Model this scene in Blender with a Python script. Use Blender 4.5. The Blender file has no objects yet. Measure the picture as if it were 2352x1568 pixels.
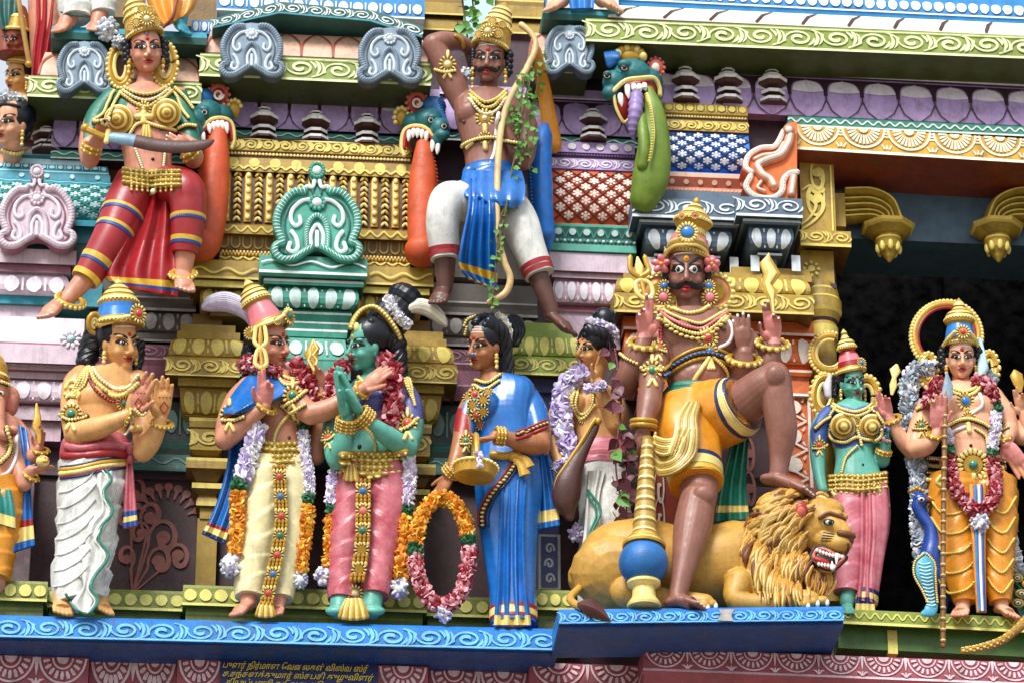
import bpy, math, random
import numpy as np
from mathutils import Vector, Matrix
from mathutils.bvhtree import BVHTree
random.seed(7); RNG = np.random.default_rng(7)
sc = bpy.context.scene; COL = sc.collection
S = 0.002                                   # metres per facade unit
rad = math.radians
def A(*a): return np.array(a if len(a) > 1 else a[0], float)
def nrm(v):
	v = np.asarray(v, float); l = np.linalg.norm(v, axis=-1, keepdims=True); return v / np.maximum(l, 1e-9)
TH, PS, FL = rad(26), rad(5), 9000.0
FWD = A(math.sin(PS)*math.cos(TH), math.cos(PS)*math.cos(TH), math.sin(TH))
RT = A(math.cos(PS), -math.sin(PS), 0.0)
UP = np.cross(RT, FWD)
CAM = -FWD*FL
def raydir(u, v): return FWD*FL + RT*(u-1176.0) - UP*(v-784.0)
def W(u, v, d=0.0):                         # a point of the place: sight line through (u,v) met at depth d before the wall
	r = raydir(u, v); return CAM + r*((-d-CAM[1])/r[1])
def WP(pts, d=None): return A([W(p[0], p[1], p[2] if d is None else d) for p in pts])
EX, EN, EZ = A(1., 0, 0), A(0, -1., 0), A(0, 0, 1.)
def lin(h, k=1.0):
	c = [int(h[i:i+2], 16)/255 for i in (0, 2, 4)]
	return tuple(k*((x/12.92) if x <= .04045 else ((x+.055)/1.055)**2.4)**1.16 for x in c)+(1,)
PAL = {}
def pal(name, hexc, rough=.43, metal=0., dirt=.6, bump=.35, hi=None, coat=0., alt=None, streak=.38): PAL[name] = (hexc, rough, metal, dirt, bump, hi, coat, alt, streak)
_M = {}
def M(name):
	if name in _M: return _M[name]
	hexc, rough, metal, dirt, bump, hi, coat, alt, streak = PAL[name]
	m = bpy.data.materials.new(name); m.use_nodes = True; nt = m.node_tree; N = nt.nodes; L = nt.links
	b = N['Principled BSDF']; geo = N.new('ShaderNodeNewGeometry')
	def noise(scale, det=4, rgh=.6, vec=None, dist=0):
		n = N.new('ShaderNodeTexNoise'); n.inputs['Scale'].default_value = scale; n.inputs['Detail'].default_value = det
		n.inputs['Roughness'].default_value = rgh; n.inputs['Distortion'].default_value = dist
		L.new(vec or geo.outputs['Position'], n.inputs['Vector']); return n.outputs['Fac']
	def ramp(src, a, b_, c0=0, c1=1):
		r = N.new('ShaderNodeMapRange'); r.inputs[1].default_value = a; r.inputs[2].default_value = b_
		r.inputs[3].default_value = c0; r.inputs[4].default_value = c1; L.new(src, r.inputs[0]); return r.outputs[0]
	def mix(fac, c0, c1, mode='MIX'):
		x = N.new('ShaderNodeMix'); x.data_type = 'RGBA'; x.blend_type = mode
		for s, i in ((fac, 0), (c0, 6), (c1, 7)):
			if isinstance(s, (int, float)): x.inputs[i].default_value = s
			elif isinstance(s, tuple): x.inputs[i].default_value = s
			else: L.new(s, x.inputs[i])
		return x.outputs[2]
	c = lin(hexc)
	c2 = lin(alt) if alt else tuple(min(1, x*1.18+.01) for x in c[:3])+(1,)
	col = mix(ramp(noise(14, 5), .3, .7), tuple(x*.84 for x in c[:3])+(1,), c2)
	col = mix(ramp(noise(70, 4), .56, .74, 0, .42), col, tuple(x*.62 for x in c[:3])+(1,))
	if streak > 0:                         # rain streaks run down the paint
		mp = N.new('ShaderNodeMapping'); mp.inputs['Scale'].default_value = (60, 60, 5); L.new(geo.outputs['Position'], mp.inputs['Vector'])
		col = mix(ramp(noise(1, 4, .6, mp.outputs[0]), .54, .8, 0, streak), col, (.07, .055, .04, 1))
	if dirt > 0:
		k = ramp(noise(7, 9, .74, None, .8), .5, .74, 0, dirt*1.25)
		col = mix(k, col, (.075, .06, .045, 1))
		sp = ramp(noise(150, 2), .70, .78, 0, dirt*1.1); col = mix(sp, col, (.12, .10, .08, 1))
	L.new(col, b.inputs['Base Color'])
	b.inputs['Metallic'].default_value = metal
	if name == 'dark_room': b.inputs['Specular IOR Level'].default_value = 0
	L.new(ramp(noise(40, 4), .3, .7, max(.05, rough-.08), min(1, rough+.14)), b.inputs['Roughness'])
	b.inputs['Coat Weight'].default_value = coat; b.inputs['Coat Roughness'].default_value = .25
	if bump:
		bp = N.new('ShaderNodeBump'); bp.inputs['Strength'].default_value = bump; bp.inputs['Distance'].default_value = .004
		L.new(noise(130, 5, .65), bp.inputs['Height']); L.new(bp.outputs[0], b.inputs['Normal'])
	_M[name] = m; return m
class MB:
	def __init__(s): s.v = []; s.f = []; s.m = []; s.mats = []; s.n = 0
	def mi(s, mat):
		if mat not in s.mats: s.mats.append(mat)
		return s.mats.index(mat)
	def add(s, verts, faces, mat):
		verts = np.asarray(verts, float).reshape(-1, 3); k = s.n; s.v.append(verts); s.n += len(verts); i = s.mi(mat)
		for f in faces: s.f.append([int(a)+k for a in f]); s.m.append(i)
	def grid(s, P, mat, closed_u=False, closed_v=False, flip=False):   # P[r, c, 3]
		R, Cn = P.shape[:2]; fs = []
		for r in range(R if closed_u else R-1):
			r2 = (r+1) % R
			for c in range(Cn if closed_v else Cn-1):
				c2 = (c+1) % Cn; q = [r*Cn+c, r*Cn+c2, r2*Cn+c2, r2*Cn+c]
				fs.append(q[::-1] if flip else q)
		s.add(P, fs, mat)
	def all_v(s): return np.concatenate(s.v) if s.v else np.zeros((0, 3))
	def mesh(s, name, org=(0, 0, 0), sharp=38):
		me = bpy.data.meshes.new(name); me.from_pydata((s.all_v()*S-np.asarray(org)).tolist(), [], s.f)
		for mt in s.mats: me.materials.append(M(mt))
		me.polygons.foreach_set('material_index', s.m); me.polygons.foreach_set('use_smooth', [True]*len(s.f))
		me.update(); me.validate()
		if sharp: me.set_sharp_from_angle(angle=rad(sharp))
		return me
	def build(s, name, parent=None, sharp=38, label=None, **tags):
		V = s.all_v()*S
		org = wloc(parent) if parent else A((V[:, 0].min()+V[:, 0].max())/2, (V[:, 1].min()+V[:, 1].max())/2, V[:, 2].min())
		o = bpy.data.objects.new(name, s.mesh(name, org, sharp)); COL.objects.link(o)
		if parent: o.parent = parent; o.location = (0, 0, 0)
		else: o.location = org
		if label: o['label'] = label
		for k, v in tags.items(): o[k] = v
		return o
	def bvh(s): return BVHTree.FromPolygons(s.all_v().tolist(), s.f)
def wloc(o):
	p = A(*o.location)
	while o.parent: o = o.parent; p = p+A(*o.location)
	return p
def thing(name, label, cat, at, group=None):
	o = bpy.data.objects.new(name, None); COL.objects.link(o); o.location = A(at)*S; o.empty_display_size = .05
	o['label'] = label; o['category'] = cat
	if group: o['group'] = group
	return o
def single(mb, name, label, cat, group=None, sharp=38, **k):
	o = mb.build(name, None, sharp, label, category=cat, **k)
	if group: o['group'] = group
	return o
def crom(P, k=6):
	P = np.asarray(P, float)
	if len(P) < 3: 
		t = np.linspace(0, 1, k+1)[:, None]; return P[0]*(1-t)+P[-1]*t
	Q = np.vstack([2*P[0]-P[1], P, 2*P[-1]-P[-2]]); out = []
	for i in range(1, len(Q)-2):
		a, b, c, d = Q[i-1:i+3]
		for j in range(k):
			t = j/k; out.append(.5*((2*b)+(-a+c)*t+(2*a-5*b+4*c-d)*t*t+(-a+3*b-3*c+d)*t**3))
	out.append(P[-1]); return np.array(out)
def resample(P, step):
	P = np.asarray(P, float); L = np.r_[0, np.cumsum(np.linalg.norm(np.diff(P[:, :3], axis=0), axis=1))]
	n = max(2, int(round(L[-1]/step))+1); t = np.linspace(0, L[-1], n)
	return np.stack([np.interp(t, L, P[:, i]) for i in range(P.shape[1])], 1)
def frames(P, hint=None, closed=False):
	P = np.asarray(P, float); T = np.gradient(P, axis=0)
	if closed: T = np.roll(P, -1, 0)-np.roll(P, 1, 0)
	T = nrm(T); n = A(hint) if hint is not None else EN
	Ns = []
	for t in T:
		n = n-t*np.dot(n, t)
		if np.linalg.norm(n) < 1e-3: n = np.cross(t, A(.3, .5, .8))
		n = nrm(n); Ns.append(n)
	Ns = np.array(Ns); return T, Ns, np.cross(T, Ns)
def tube(mb, P, r, mat, n=8, caps=True, hint=None, flat=(1, 1), fn=None, closed=False, rnd=False):
	P = np.asarray(P, float); k = len(P); r = np.broadcast_to(np.asarray(r, float), (k,)).copy()
	T, Nn, B = frames(P, hint, closed)
	if rnd and not closed:                  # rounded ends
		def cap(i, sgn):
			a = [.95, .7, .35] if sgn < 0 else [.35, .7, .95]
			return [(P[i]+sgn*T[i]*r[i]*x, r[i]*math.sqrt(1-x*x), i) for x in a]
		c0, c1 = cap(0, -1), cap(k-1, 1); idx = [c[2] for c in c0]+list(range(k))+[c[2] for c in c1]
		P = np.vstack([[c[0] for c in c0], P, [c[0] for c in c1]]); r = np.r_[[c[1] for c in c0], r, [c[1] for c in c1]]
		T, Nn, B = T[idx], Nn[idx], B[idx]; k = len(P)
	th = np.linspace(0, 2*math.pi, n, endpoint=False); ct, st = np.cos(th), np.sin(th)
	rr = np.repeat(r[:, None], n, 1)
	if fn is not None: rr = rr*fn(th[None, :], np.linspace(0, 1, k)[:, None])
	G = P[:, None, :]+Nn[:, None, :]*(rr*ct*flat[0])[..., None]+B[:, None, :]*(rr*st*flat[1])[..., None]
	mb.grid(G, mat, closed_u=closed, closed_v=True)
	if caps and not closed:
		mb.add(G[0], [list(range(n))[::-1]], mat); mb.add(G[-1], [list(range(n))], mat)
_sph = {}
def sph(n, m):
	if (n, m) not in _sph:
		V = [(0, 0, 1)]; 
		for i in range(1, m):
			p = math.pi*i/m
			for j in range(n): a = 2*math.pi*j/n; V.append((math.sin(p)*math.cos(a), math.sin(p)*math.sin(a), math.cos(p)))
		V.append((0, 0, -1)); F = []
		for j in range(n):
			k = (j+1) % n; F.append((0, 1+j, 1+k)); b = 1+(m-2)*n; F.append((len(V)-1, b+k, b+j))
			for i in range(m-2): q = 1+i*n; F.append((q+j, q+n+j, q+n+k, q+k))
		_sph[(n, m)] = (np.array(V, float), F)
	return _sph[(n, m)]
def ell(mb, c, r, mat, ax=None, n=12, m=8):
	V, F = sph(n, m); r = np.broadcast_to(np.asarray(r, float), (3,)); V = V*r
	if ax is not None: V = V@np.asarray(ax)       # rows of ax: images of x, y, z
	mb.add(V+c, F, mat)
def lathe(mb, c, prof, mat, ax=None, n=24, fn=None):   # prof: (height, radius[, mat])
	ax = np.eye(3) if ax is None else np.asarray(ax)
	th = np.linspace(0, 2*math.pi, n, endpoint=False); rows = []
	for i, p in enumerate(prof):
		r = p[1]*(fn(th, i) if fn else 1.0)
		rows.append(c+ax[2]*p[0]+(r*np.cos(th))[:, None]*ax[0]+(r*np.sin(th))[:, None]*ax[1])
	for i in range(len(prof)-1):
		mt = prof[i][2] if len(prof[i]) > 2 else mat
		mb.grid(np.stack([rows[i], rows[i+1]]), mt, closed_v=True)
	mb.add(rows[0], [list(range(n))[::-1]], prof[0][2] if len(prof[0]) > 2 else mat)
	mb.add(rows[-1], [list(range(n))], prof[-1][2] if len(prof[-1]) > 2 else mat)
def basis(z, hint=None):
	z = nrm(z); h = A(hint) if hint is not None else EZ
	x = np.cross(h, z)
	if np.linalg.norm(x) < 1e-4: x = np.cross(A(0, 1., .2), z)
	x = nrm(x); return np.array([x, np.cross(z, x), z])
class Surf:                                  # profile rows: points P0[i], P1[i] = left and right end, from bottom to top
	def __init__(s, L, R):
		s.L, s.R = np.asarray(L, float), np.asarray(R, float)
		s.h_ = np.r_[0, np.cumsum(np.linalg.norm(np.diff(s.L, axis=0), axis=1)*1.0)]
		hz = np.r_[0, np.cumsum([np.linalg.norm(((s.L[i+1]-s.L[i])+(s.R[i+1]-s.R[i]))/2) for i in range(len(s.L)-1)])]
		s.h_ = hz; s.h = hz[-1]; s.w = np.linalg.norm(s.R.mean(0)-s.L.mean(0))
	def __call__(s, xy, off=2.0):
		xy = np.asarray(xy, float).reshape(-1, 2); t = (xy[:, 0]/s.w)[:, None]; y = xy[:, 1]
		def at(y):
			l = np.stack([np.interp(y, s.h_, s.L[:, i]) for i in range(3)], 1); r = np.stack([np.interp(y, s.h_, s.R[:, i]) for i in range(3)], 1)
			return l*(1-t)+r*t
		P = at(y); e = s.h*.02; ty = at(np.clip(y+e, 0, s.h))-at(np.clip(y-e, 0, s.h)); tx = np.broadcast_to(nrm(s.R.mean(0)-s.L.mean(0)), P.shape)
		return P+nrm(np.cross(tx, ty))*off
def panel(u0, u1, v0, v1, d, d2=None):       # vertical (or leaning) plane piece
	d2 = d if d2 is None else d2; um, vm = (u0+u1)/2, (v0+v1)/2
	x0, x1 = W(u0, vm, (d+d2)/2)[0], W(u1, vm, (d+d2)/2)[0]; zt, zb = W(um, v0, d)[2], W(um, v1, d2)[2]
	return Surf([(x0, -d2, zb), (x0, -d, zt)], [(x1, -d2, zb), (x1, -d, zt)])
_lay = [0]
def lay(off): _lay[0] = (_lay[0]+1) % 16; return off+_lay[0]*.12      # each brush stroke lies a hair above the last
def stroke(mb, sf, P, w, mat, off=2.0):
	off = lay(off)
	P = np.asarray(P, float); T = nrm(np.gradient(P, axis=0)); Nn = np.stack([-T[:, 1], T[:, 0]], 1)
	w = np.broadcast_to(np.asarray(w, float), (len(P),))[:, None]/2
	mb.grid(np.stack([sf(P-Nn*w, off), sf(P+Nn*w, off)], 1), mat, flip=True)
def poly(mb, sf, P, mat, off=2.0, rings=1):
	off = lay(off)
	P = np.asarray(P, float); c = P.mean(0); n = len(P); V = [sf(P, off)]
	for k in range(1, rings): V.append(sf(c+(P-c)*(1-k/rings), off))
	V.append(sf(c[None], off)); V = np.vstack(V); F = []
	for k in range(rings-1):
		for i in range(n): j = (i+1) % n; F.append((k*n+i, k*n+j, (k+1)*n+j, (k+1)*n+i))
	k = rings-1
	for i in range(n): F.append((k*n+i, k*n+(i+1) % n, len(V)-1))
	mb.add(V, F, mat)
def disc(mb, sf, x, y, rx, mat, ry=None, off=2.0, n=14, jit=.06):
	ry = ry or rx; a = np.linspace(0, 2*math.pi, n, endpoint=False); j = 1+RNG.normal(0, jit*.5, n)
	poly(mb, sf, np.stack([x+rx*np.cos(a)*j, y+ry*np.sin(a)*j], 1), mat, off, 3 if len(sf.L) > 2 else 1)
def arc(x, y, r, a0, a1, n=12, ry=None):
	a = np.radians(np.linspace(a0, a1, n)); return np.stack([x+r*np.cos(a), y+(ry or r)*np.sin(a)], 1)
def spiral(x, y, r0, r1, a0, turns, n=22):
	t = np.linspace(0, 1, n); a = math.radians(a0)+turns*2*math.pi*t; r = r0+(r1-r0)*t**.8
	return np.stack([x+r*np.cos(a), y+r*np.sin(a)], 1)
def p_scroll(mb, sf, mat, cw=1.7, k=1.0, m=.12, flipx=False):
	h = sf.h; n = max(1, int(round(sf.w/(h*cw)))); c = sf.w/n
	for i in range(n):
		fy = 1 if i % 2 else -1
		def T(P):
			P = np.asarray(P, float).copy(); P[:, 1] = .5+fy*(P[:, 1]-.5)
			if flipx: P[:, 0] = 1-P[:, 0]
			return np.stack([(i+P[:, 0])*c, h*(m+(1-2*m)*P[:, 1])], 1)
		ws = h*.13*k*RNG.uniform(.9, 1.15)
		# main curl
		a = np.linspace(0, 1, 26); ang = rad(200)-a*rad(560); r = .44*(1-a)**.85+.07
		cx, cy = .60, .46
		P = np.stack([cx+r*np.cos(ang)*.72, cy+r*np.sin(ang)], 1)
		P = np.vstack([[[-.10, -.05], [.05, .06]], P])
		stroke(mb, sf, T(P), np.linspace(.5, 1.5, len(P))*ws*np.r_[np.ones(len(P)-3), .8, .6, .3], mat)
		for (q, wq) in (([(.02, .05), (.1, .45), (.06, .85), (-.02, 1.0)], 1.3), ([(.06, .02), (.2, .3), (.2, .7), (.12, .95)], .9), ([(.85, .0), (.98, .25), (1.0, .5)], 1.1)):
			Q = crom(q, 4); stroke(mb, sf, T(Q), ws*wq*np.sin(np.linspace(.25, math.pi-.15, len(Q))), mat)
def p_dots(mb, sf, mat, n=None, r=.36, bars=False, ry=None, y=.5, sp=1.35, bw=.12, off=2.):
	h = sf.h; n = n or max(1, int(round(sf.w/(h*sp)))); c = sf.w/n
	for i in range(n):
		disc(mb, sf, (i+.5)*c, h*y, min(r*h, c*(.33 if bars else .42))*RNG.uniform(.94, 1.06), mat, ry=(ry or r)*h*RNG.uniform(.95, 1.05), off=off)
		if bars and i < n-1: stroke(mb, sf, [((i+1)*c, h*(y-.33)), ((i+1)*c, h*(y+.33))], [min(bw*h, c*.1)*.8, min(bw*h, c*.1)*1.1], mat, off)
def p_wave(mb, sf, mat, n=None, amp=.2, w=.12, y=.5, sp=2.4):
	n = n or max(1, sf.w/(sf.h*sp)); x = np.linspace(0, sf.w, int(n*12)+8)
	stroke(mb, sf, np.stack([x, sf.h*(y+amp*np.sin(x/sf.w*n*2*math.pi))], 1), w*sf.h, mat)
def p_line(mb, sf, mat, y, w, off=2.0):
	x = np.linspace(0, sf.w, 12); stroke(mb, sf, np.stack([x, 0*x+y*sf.h+RNG.normal(0, .006*sf.h, 12)], 1), w*sf.h, mat, off)
def p_lotus(mb, sf, mat, n, full=False):     # half flowers with radiating dashes between double bars
	h = sf.h; c = sf.w/n
	for i in range(n):
		x = (i+.5)*c; R = min(c*.46, h*.98)
		if not full: y0 = h*.98; a0, a1 = 180, 360
		poly(mb, sf, np.vstack([arc(x, y0, R*.26, a0, a1, 10, h*.24)]), mat)
		stroke(mb, sf, arc(x, y0, R*.42, a0+4, a1-4, 14, h*.40), h*.06, mat)
		stroke(mb, sf, arc(x, y0, R*.97, a0+2, a1-2, 18, h*.90), h*.075, mat)
		for k in range(9):
			a = rad(a0+12+k*(a1-a0-24)/8); ca, sa = math.cos(a), math.sin(a)
			stroke(mb, sf, [(x+ca*R*.55, y0+sa*h*.50), (x+ca*R*.68, y0+sa*h*.62), (x+ca*R*.83, y0+sa*h*.78)], [h*.07, h*.12, h*.10], mat)
		for xs in (i*c,):
			if i: 
				stroke(mb, sf, [(xs, h*.97), (xs, h*.6), (xs, h*.33)], [h*.14, h*.10, h*.02], mat)
				for s_ in (-1, 1): stroke(mb, sf, [(xs+s_*h*.02, h*.02), (xs+s_*h*.14, h*.17), (xs+s_*h*.26, h*.2)], [h*.1, h*.09, h*.03], mat)
				stroke(mb, sf, [(xs, h*.0), (xs, h*.24)], [h*.12, h*.05], mat)
def p_petals(mb, sf, mat, n, dark, gap=.06, tip=.08, mat2=None):
	h = sf.h; c = sf.w/n; q = [(-.5+gap, .42), (-.5+gap, .68), (-.42+gap*.6, .84), (-.26, .93), (-.07, .955), (0, .955+tip*.45), (.07, .955), (.26, .93), (.42-gap*.6, .84), (.5-gap, .68), (.5-gap, .42), (.40, .22), (.2, .06), (0, .0), (-.2, .06), (-.40, .22)]
	for i in range(n): poly(mb, sf, crom(A([((i+.5+x)*c, y*h*.97) for x, y in q+[q[0]]]), 2)[:-1], mat, 1.6, 4)
def p_fans(mb, sf, mat, n, big=True):        # yellow frieze: half suns between festoons
	h = sf.h; c = sf.w/n
	for i in range(n):
		x = (i+.5)*c; y0 = h*1.0
		poly(mb, sf, arc(x, y0, h*.2, 180, 360, 9), mat)
		for k in range(13):
			a = rad(184+k*172/12); ca, sa = math.cos(a), math.sin(a); e = .86+.0*k
			stroke(mb, sf, [(x+ca*c*.17, y0+sa*h*.3), (x+ca*c*.36, y0+sa*h*.72)], [h*.05, h*.12], mat)
		stroke(mb, sf, arc(x, y0, c*.46, 180, 360, 16, h*.86), h*.1, mat)
		xs = i*c
		for k in range(3): stroke(mb, sf, [(xs-c*.06, h*(.92-k*.13)), (xs+c*.06, h*(.92-k*.13))], h*.06, mat)
		for s_ in (-1, 0, 1): stroke(mb, sf, [(xs+s_*c*.05, h*.1), (xs+s_*c*.11, h*.3)], [h*.1, h*.05], mat)
def p_lattice(mb, sf, line, flower, n, rows, w=.10, relief=2.5, leaf=None):
	cx, cy = sf.w/n, sf.h/rows
	def clip(a, b):
		t = np.linspace(0, 1, 40)[:, None]; P = a+(b-a)*t; k = (P[:, 0] >= 0) & (P[:, 0] <= sf.w); return P[k]
	for i in range(-rows, n+rows):
		for sgn in (1, -1):
			a = A(i*cx, 0.) if sgn > 0 else A(i*cx, sf.h); b = a+A(rows*cx, sgn*sf.h); P = clip(a, b)
			if len(P) > 2: tube(mb, sf(P, 1.0), w*cx*.5, line, 6)
	for r in range(-0, 2*rows+1):
		for i in range(n+1):
			x, y = (i+(.5 if (r % 2 == 0) else 0.0))*cx, r*cy/2
			if not (cx*.2 < x < sf.w-cx*.2 and cy*.2 < y < sf.h-cy*.15): continue
			q = RNG.uniform(.9, 1.1)
			disc(mb, sf, x, y, cx*.13*q, flower, cy*.13*q, off=3)
			for k in range(6):
				a = k*math.pi/3+.5; disc(mb, sf, x+cx*.21*math.cos(a), y+cy*.21*math.sin(a), cx*.085*q, flower, cy*.08*q, off=2.4, n=8)
def ribbons(mb, sf, P, w, h, mat, n=6): tube(mb, sf(P, h*.3), w, mat, n, flat=(h/w if np.isscalar(w) else .7, 1))
class Mould:                                 # stepped moulding with returned (mitred) ends; prof = (v, d, material) from top to bottom
	def __init__(s, mb, u0, u1, prof, back=0., ret=1.0, dv=0., retl=None, retr=None, smooth=0):
		s.mb = mb; rl = ret if retl is None else retl; rr = ret if retr is None else retr
		if smooth: prof = prof
		um = (u0+u1)/2; dm = max(p[1] for p in prof); vm = next(p[0] for p in prof if p[1] == dm)
		x0, x1 = W(u0, vm, dm)[0], W(u1, vm, dm)[0]; xm = (x0+x1)/2; s.L, s.R = [], []; rows = []; s.prof = prof
		for p in prof:
			v, d = p[0], p[1]; z = W(um, v, d)[2]; a, b = x0+(dm-d)*rl, x1-(dm-d)*rr
			t = lambda x: z-dv*(x-xm)/(x1-x0)*1.1
			s.L.append((a, -d, t(a))); s.R.append((b, -d, t(b))); bk = -min(back, d-1)
			rows.append([(a, bk, t(a)), (a, -d, t(a)), (b, -d, t(b)), (b, bk, t(b))])
		R = A(rows)
		for i in range(len(prof)-1): mb.grid(np.stack([R[i+1], R[i]]), prof[i][2])
		mb.add(R[0], [(3, 2, 1, 0)][0:1] if False else [(0, 1, 2, 3)], prof[0][2]); mb.add(R[-1], [(3, 2, 1, 0)], prof[-2][2])
		mb.add(np.vstack([R[:, 0], R[:, 3]]), [[i for i in range(len(R))]+[2*len(R)-1-i for i in range(len(R))]], prof[0][2])
	def sf(s, i, j=None, e=(0, 0)):          # surface between profile points i..j
		j = i+1 if j is None else j; return Surf(s.L[i:j+1][::-1], s.R[i:j+1][::-1])
def roll(v0, v1, d0, bulge, mat, n=6, d1=None):
	d1 = d0 if d1 is None else d1
	return [(v0+(v1-v0)*(1-math.cos(math.pi*i/n))/2, d0+(d1-d0)*i/n+bulge*math.sin(math.pi*i/n), mat) for i in range(n+1)]
def box(mb, u0, u1, v0, v1, d0, d1, mat, ret=0, dv=0.): return Mould(mb, u0, u1, [(v0, d1, mat), (v1, d1, mat)], d0, ret, dv)
def extr(mb, pts, d0, d1, mat, side=None, bev=0):      # outline (u,v) standing at depth d1, thickness to d0 straight back
	P = WP(pts, d1); n = len(P); c = P.mean(0); side = side or mat
	B = P.copy(); B[:, 1] += d1-d0
	if bev:
		F_ = P.copy(); Pc = c+(P-c)*(1-bev/np.maximum(np.linalg.norm(P-c, axis=1, keepdims=True), bev*2)); R = P.copy(); R[:, 1] += bev
		mb.add(Pc, [list(range(n))], mat); mb.grid(np.stack([Pc, R, B]), side, closed_v=True, flip=True)
	else:
		mb.add(P, [list(range(n))], mat); mb.grid(np.stack([P, B]), side, closed_v=True, flip=True)
	mb.add(B, [list(range(n))[::-1]], side)
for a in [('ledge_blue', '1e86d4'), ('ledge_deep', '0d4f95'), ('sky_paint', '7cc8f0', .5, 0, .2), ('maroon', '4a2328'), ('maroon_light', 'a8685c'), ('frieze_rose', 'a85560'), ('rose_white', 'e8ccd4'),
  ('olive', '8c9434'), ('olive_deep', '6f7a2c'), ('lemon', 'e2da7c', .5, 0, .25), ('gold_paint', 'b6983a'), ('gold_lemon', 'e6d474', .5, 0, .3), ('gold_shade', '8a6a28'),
  ('teal', '46a490'), ('teal_light', 'd4ece8', .5, 0, .2), ('teal_deep', '2b6f68'), ('turq', '2a9cb0'), ('turq_light', 'c4e8f0', .5, 0, .2), ('lilac', 'c2a8d8'), ('lilac_light', 'f2e8f2', .5, 0, .2), ('plum', '4c2c3c'), ('lilac_deep', '8a68a4'),
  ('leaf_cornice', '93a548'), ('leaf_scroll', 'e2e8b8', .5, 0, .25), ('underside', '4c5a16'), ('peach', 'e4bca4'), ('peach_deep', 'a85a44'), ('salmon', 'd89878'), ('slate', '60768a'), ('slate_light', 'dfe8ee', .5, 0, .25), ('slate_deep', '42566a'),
  ('blush', 'd6c4d0', .5, 0, .35), ('blush_deep', 'cdb2c2'), ('blush_line', 'a0687c'), ('blush_white', 'e8e2ea', .5, 0, .25), ('orange', 'd8601c', .45, 0, .4), ('orange_wall', 'e07830'), ('orange_white', 'f4e4d8', .5, 0, .2), ('red_lattice', '6c2414'),
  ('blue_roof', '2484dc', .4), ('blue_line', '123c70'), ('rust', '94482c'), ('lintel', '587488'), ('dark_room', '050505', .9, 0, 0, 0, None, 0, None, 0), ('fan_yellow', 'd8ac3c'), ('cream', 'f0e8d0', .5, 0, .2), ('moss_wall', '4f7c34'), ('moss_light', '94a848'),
  ('ash', '6c6660'), ('ash_light', 'b8b4b0'), ('kudu_grey', '8ea2b2', .5, 0, .3), ('kudu_white', 'd4dee6', .5, 0, .3), ('kudu_dark', '566878'), ('gold', 'c8a03c', .32, .2, .15, .3), ('gold_light', 'f2dc90', .32, .1, .08, .2), ('gold_dark', '5a3212', .5),
  ('finial_brown', '5a322c'), ('red_shaft', 'a8482c'), ('violet', '7078a8'), ('sand', '8c8474', .9, 0, .2), ('blue_plain', '2f90cc', .5, 0, .3), ('sign_navy', '16266a', .4, 0, .05, .1, None, 0, None, 0), ('sign_yellow', 'e8d040', .4, 0, 0, .1), ('line_white', 'f2f2ee', .5, 0, .15),
  ('teal_line', 'e8f4f0', .5, 0, .15), ('plum_wall', '5f4456'), ('moss_panel', '2f4c44'), ('moss_panel_light', '7fa49a'), ('concrete', '8c8880', .8)]:
	pal(*a)
g = MB(); zc = CAM[2]-850
g.add([(-60000, -60000, zc), (60000, -60000, zc), (60000, 60000, zc), (-60000, 60000, zc)], [(0, 1, 2, 3)], 'sand'); o = g.build('ground'); o['kind'] = 'structure'
wl = thing('temple_tower', 'carved and painted temple tower wall behind all the statues, with a dark doorway at right', 'temple tower', W(1176, 1700, 0))
b = MB()
for (u0, u1, v0, v1, d, m) in [(-200, 1905, 1085, 1750, 0, 'maroon'), (-200, 450, 890, 1090, 10, 'plum_wall'), (440, 1280, 890, 1090, 0, 'maroon'), (1270, 1905, 720, 1090, 0, 'maroon'),
	(455, 1000, 180, 900, -10, 'maroon'), (-80, 470, 230, 900, -12, 'plum_wall'), (990, 1300, 300, 900, -16, 'plum_wall'), (1300, 1900, 130, 730, -20, 'plum_wall'), (1990, 2500, 100, 300, 20, 'plum')]:
	box(b, u0, u1, v0, v1, d-60, d, m)
b.build('wall', wl)
b = MB()                                     # doorway: room behind the opening, its darkness put into near-black walls
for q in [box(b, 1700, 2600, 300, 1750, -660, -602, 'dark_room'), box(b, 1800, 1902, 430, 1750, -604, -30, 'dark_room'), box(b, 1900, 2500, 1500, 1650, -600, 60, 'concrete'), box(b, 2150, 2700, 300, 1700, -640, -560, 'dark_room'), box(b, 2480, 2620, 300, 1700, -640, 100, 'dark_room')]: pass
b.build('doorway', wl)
b = MB(); box(b, 1880, 2500, 430, 558, -240, -60, 'lintel', dv=2); b.build('lintel', wl)
b = MB(); sf = panel(262, 452, 1096, 1360, 2)
def vine(sf, mb, mat, base, spec):
	for (pts, w) in spec: P = crom([(p[0]*sf.w, p[1]*sf.h) for p in pts], 7); stroke(mb, sf, P, np.linspace(.35, 1.5, len(P))*w, mat); disc(mb, sf, P[-1][0], P[-1][1], w*1.25, mat)
sp = []
for (x, y, r, a0, tr, w) in [(.25, .86, .2, 250, -1.1, 10), (.45, .66, .17, 250, -1.1, 12), (.62, .46, .22, 200, -1.15, 13), (.58, .26, .17, 200, -1.1, 12), (.8, .3, .16, 200, -1.2, 11), (.3, .5, .14, 330, 1.1, 9), (.15, .3, .13, 300, 1., 9), (.12, .62, .12, 320, 1, 8)]:
	q = spiral(x, y, r, .03, a0, tr, 20); sp.append(([(.25, -.02), ((.25+q[0][0])/2, q[0][1]*.45)]+q.tolist(), w))
for a in range(9): c = math.radians(20+a*17); sp.append(([(.62+.27*math.cos(c), .62+.2*math.sin(c)), (.62+.4*math.cos(c), .62+.3*math.sin(c))], 8))
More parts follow.
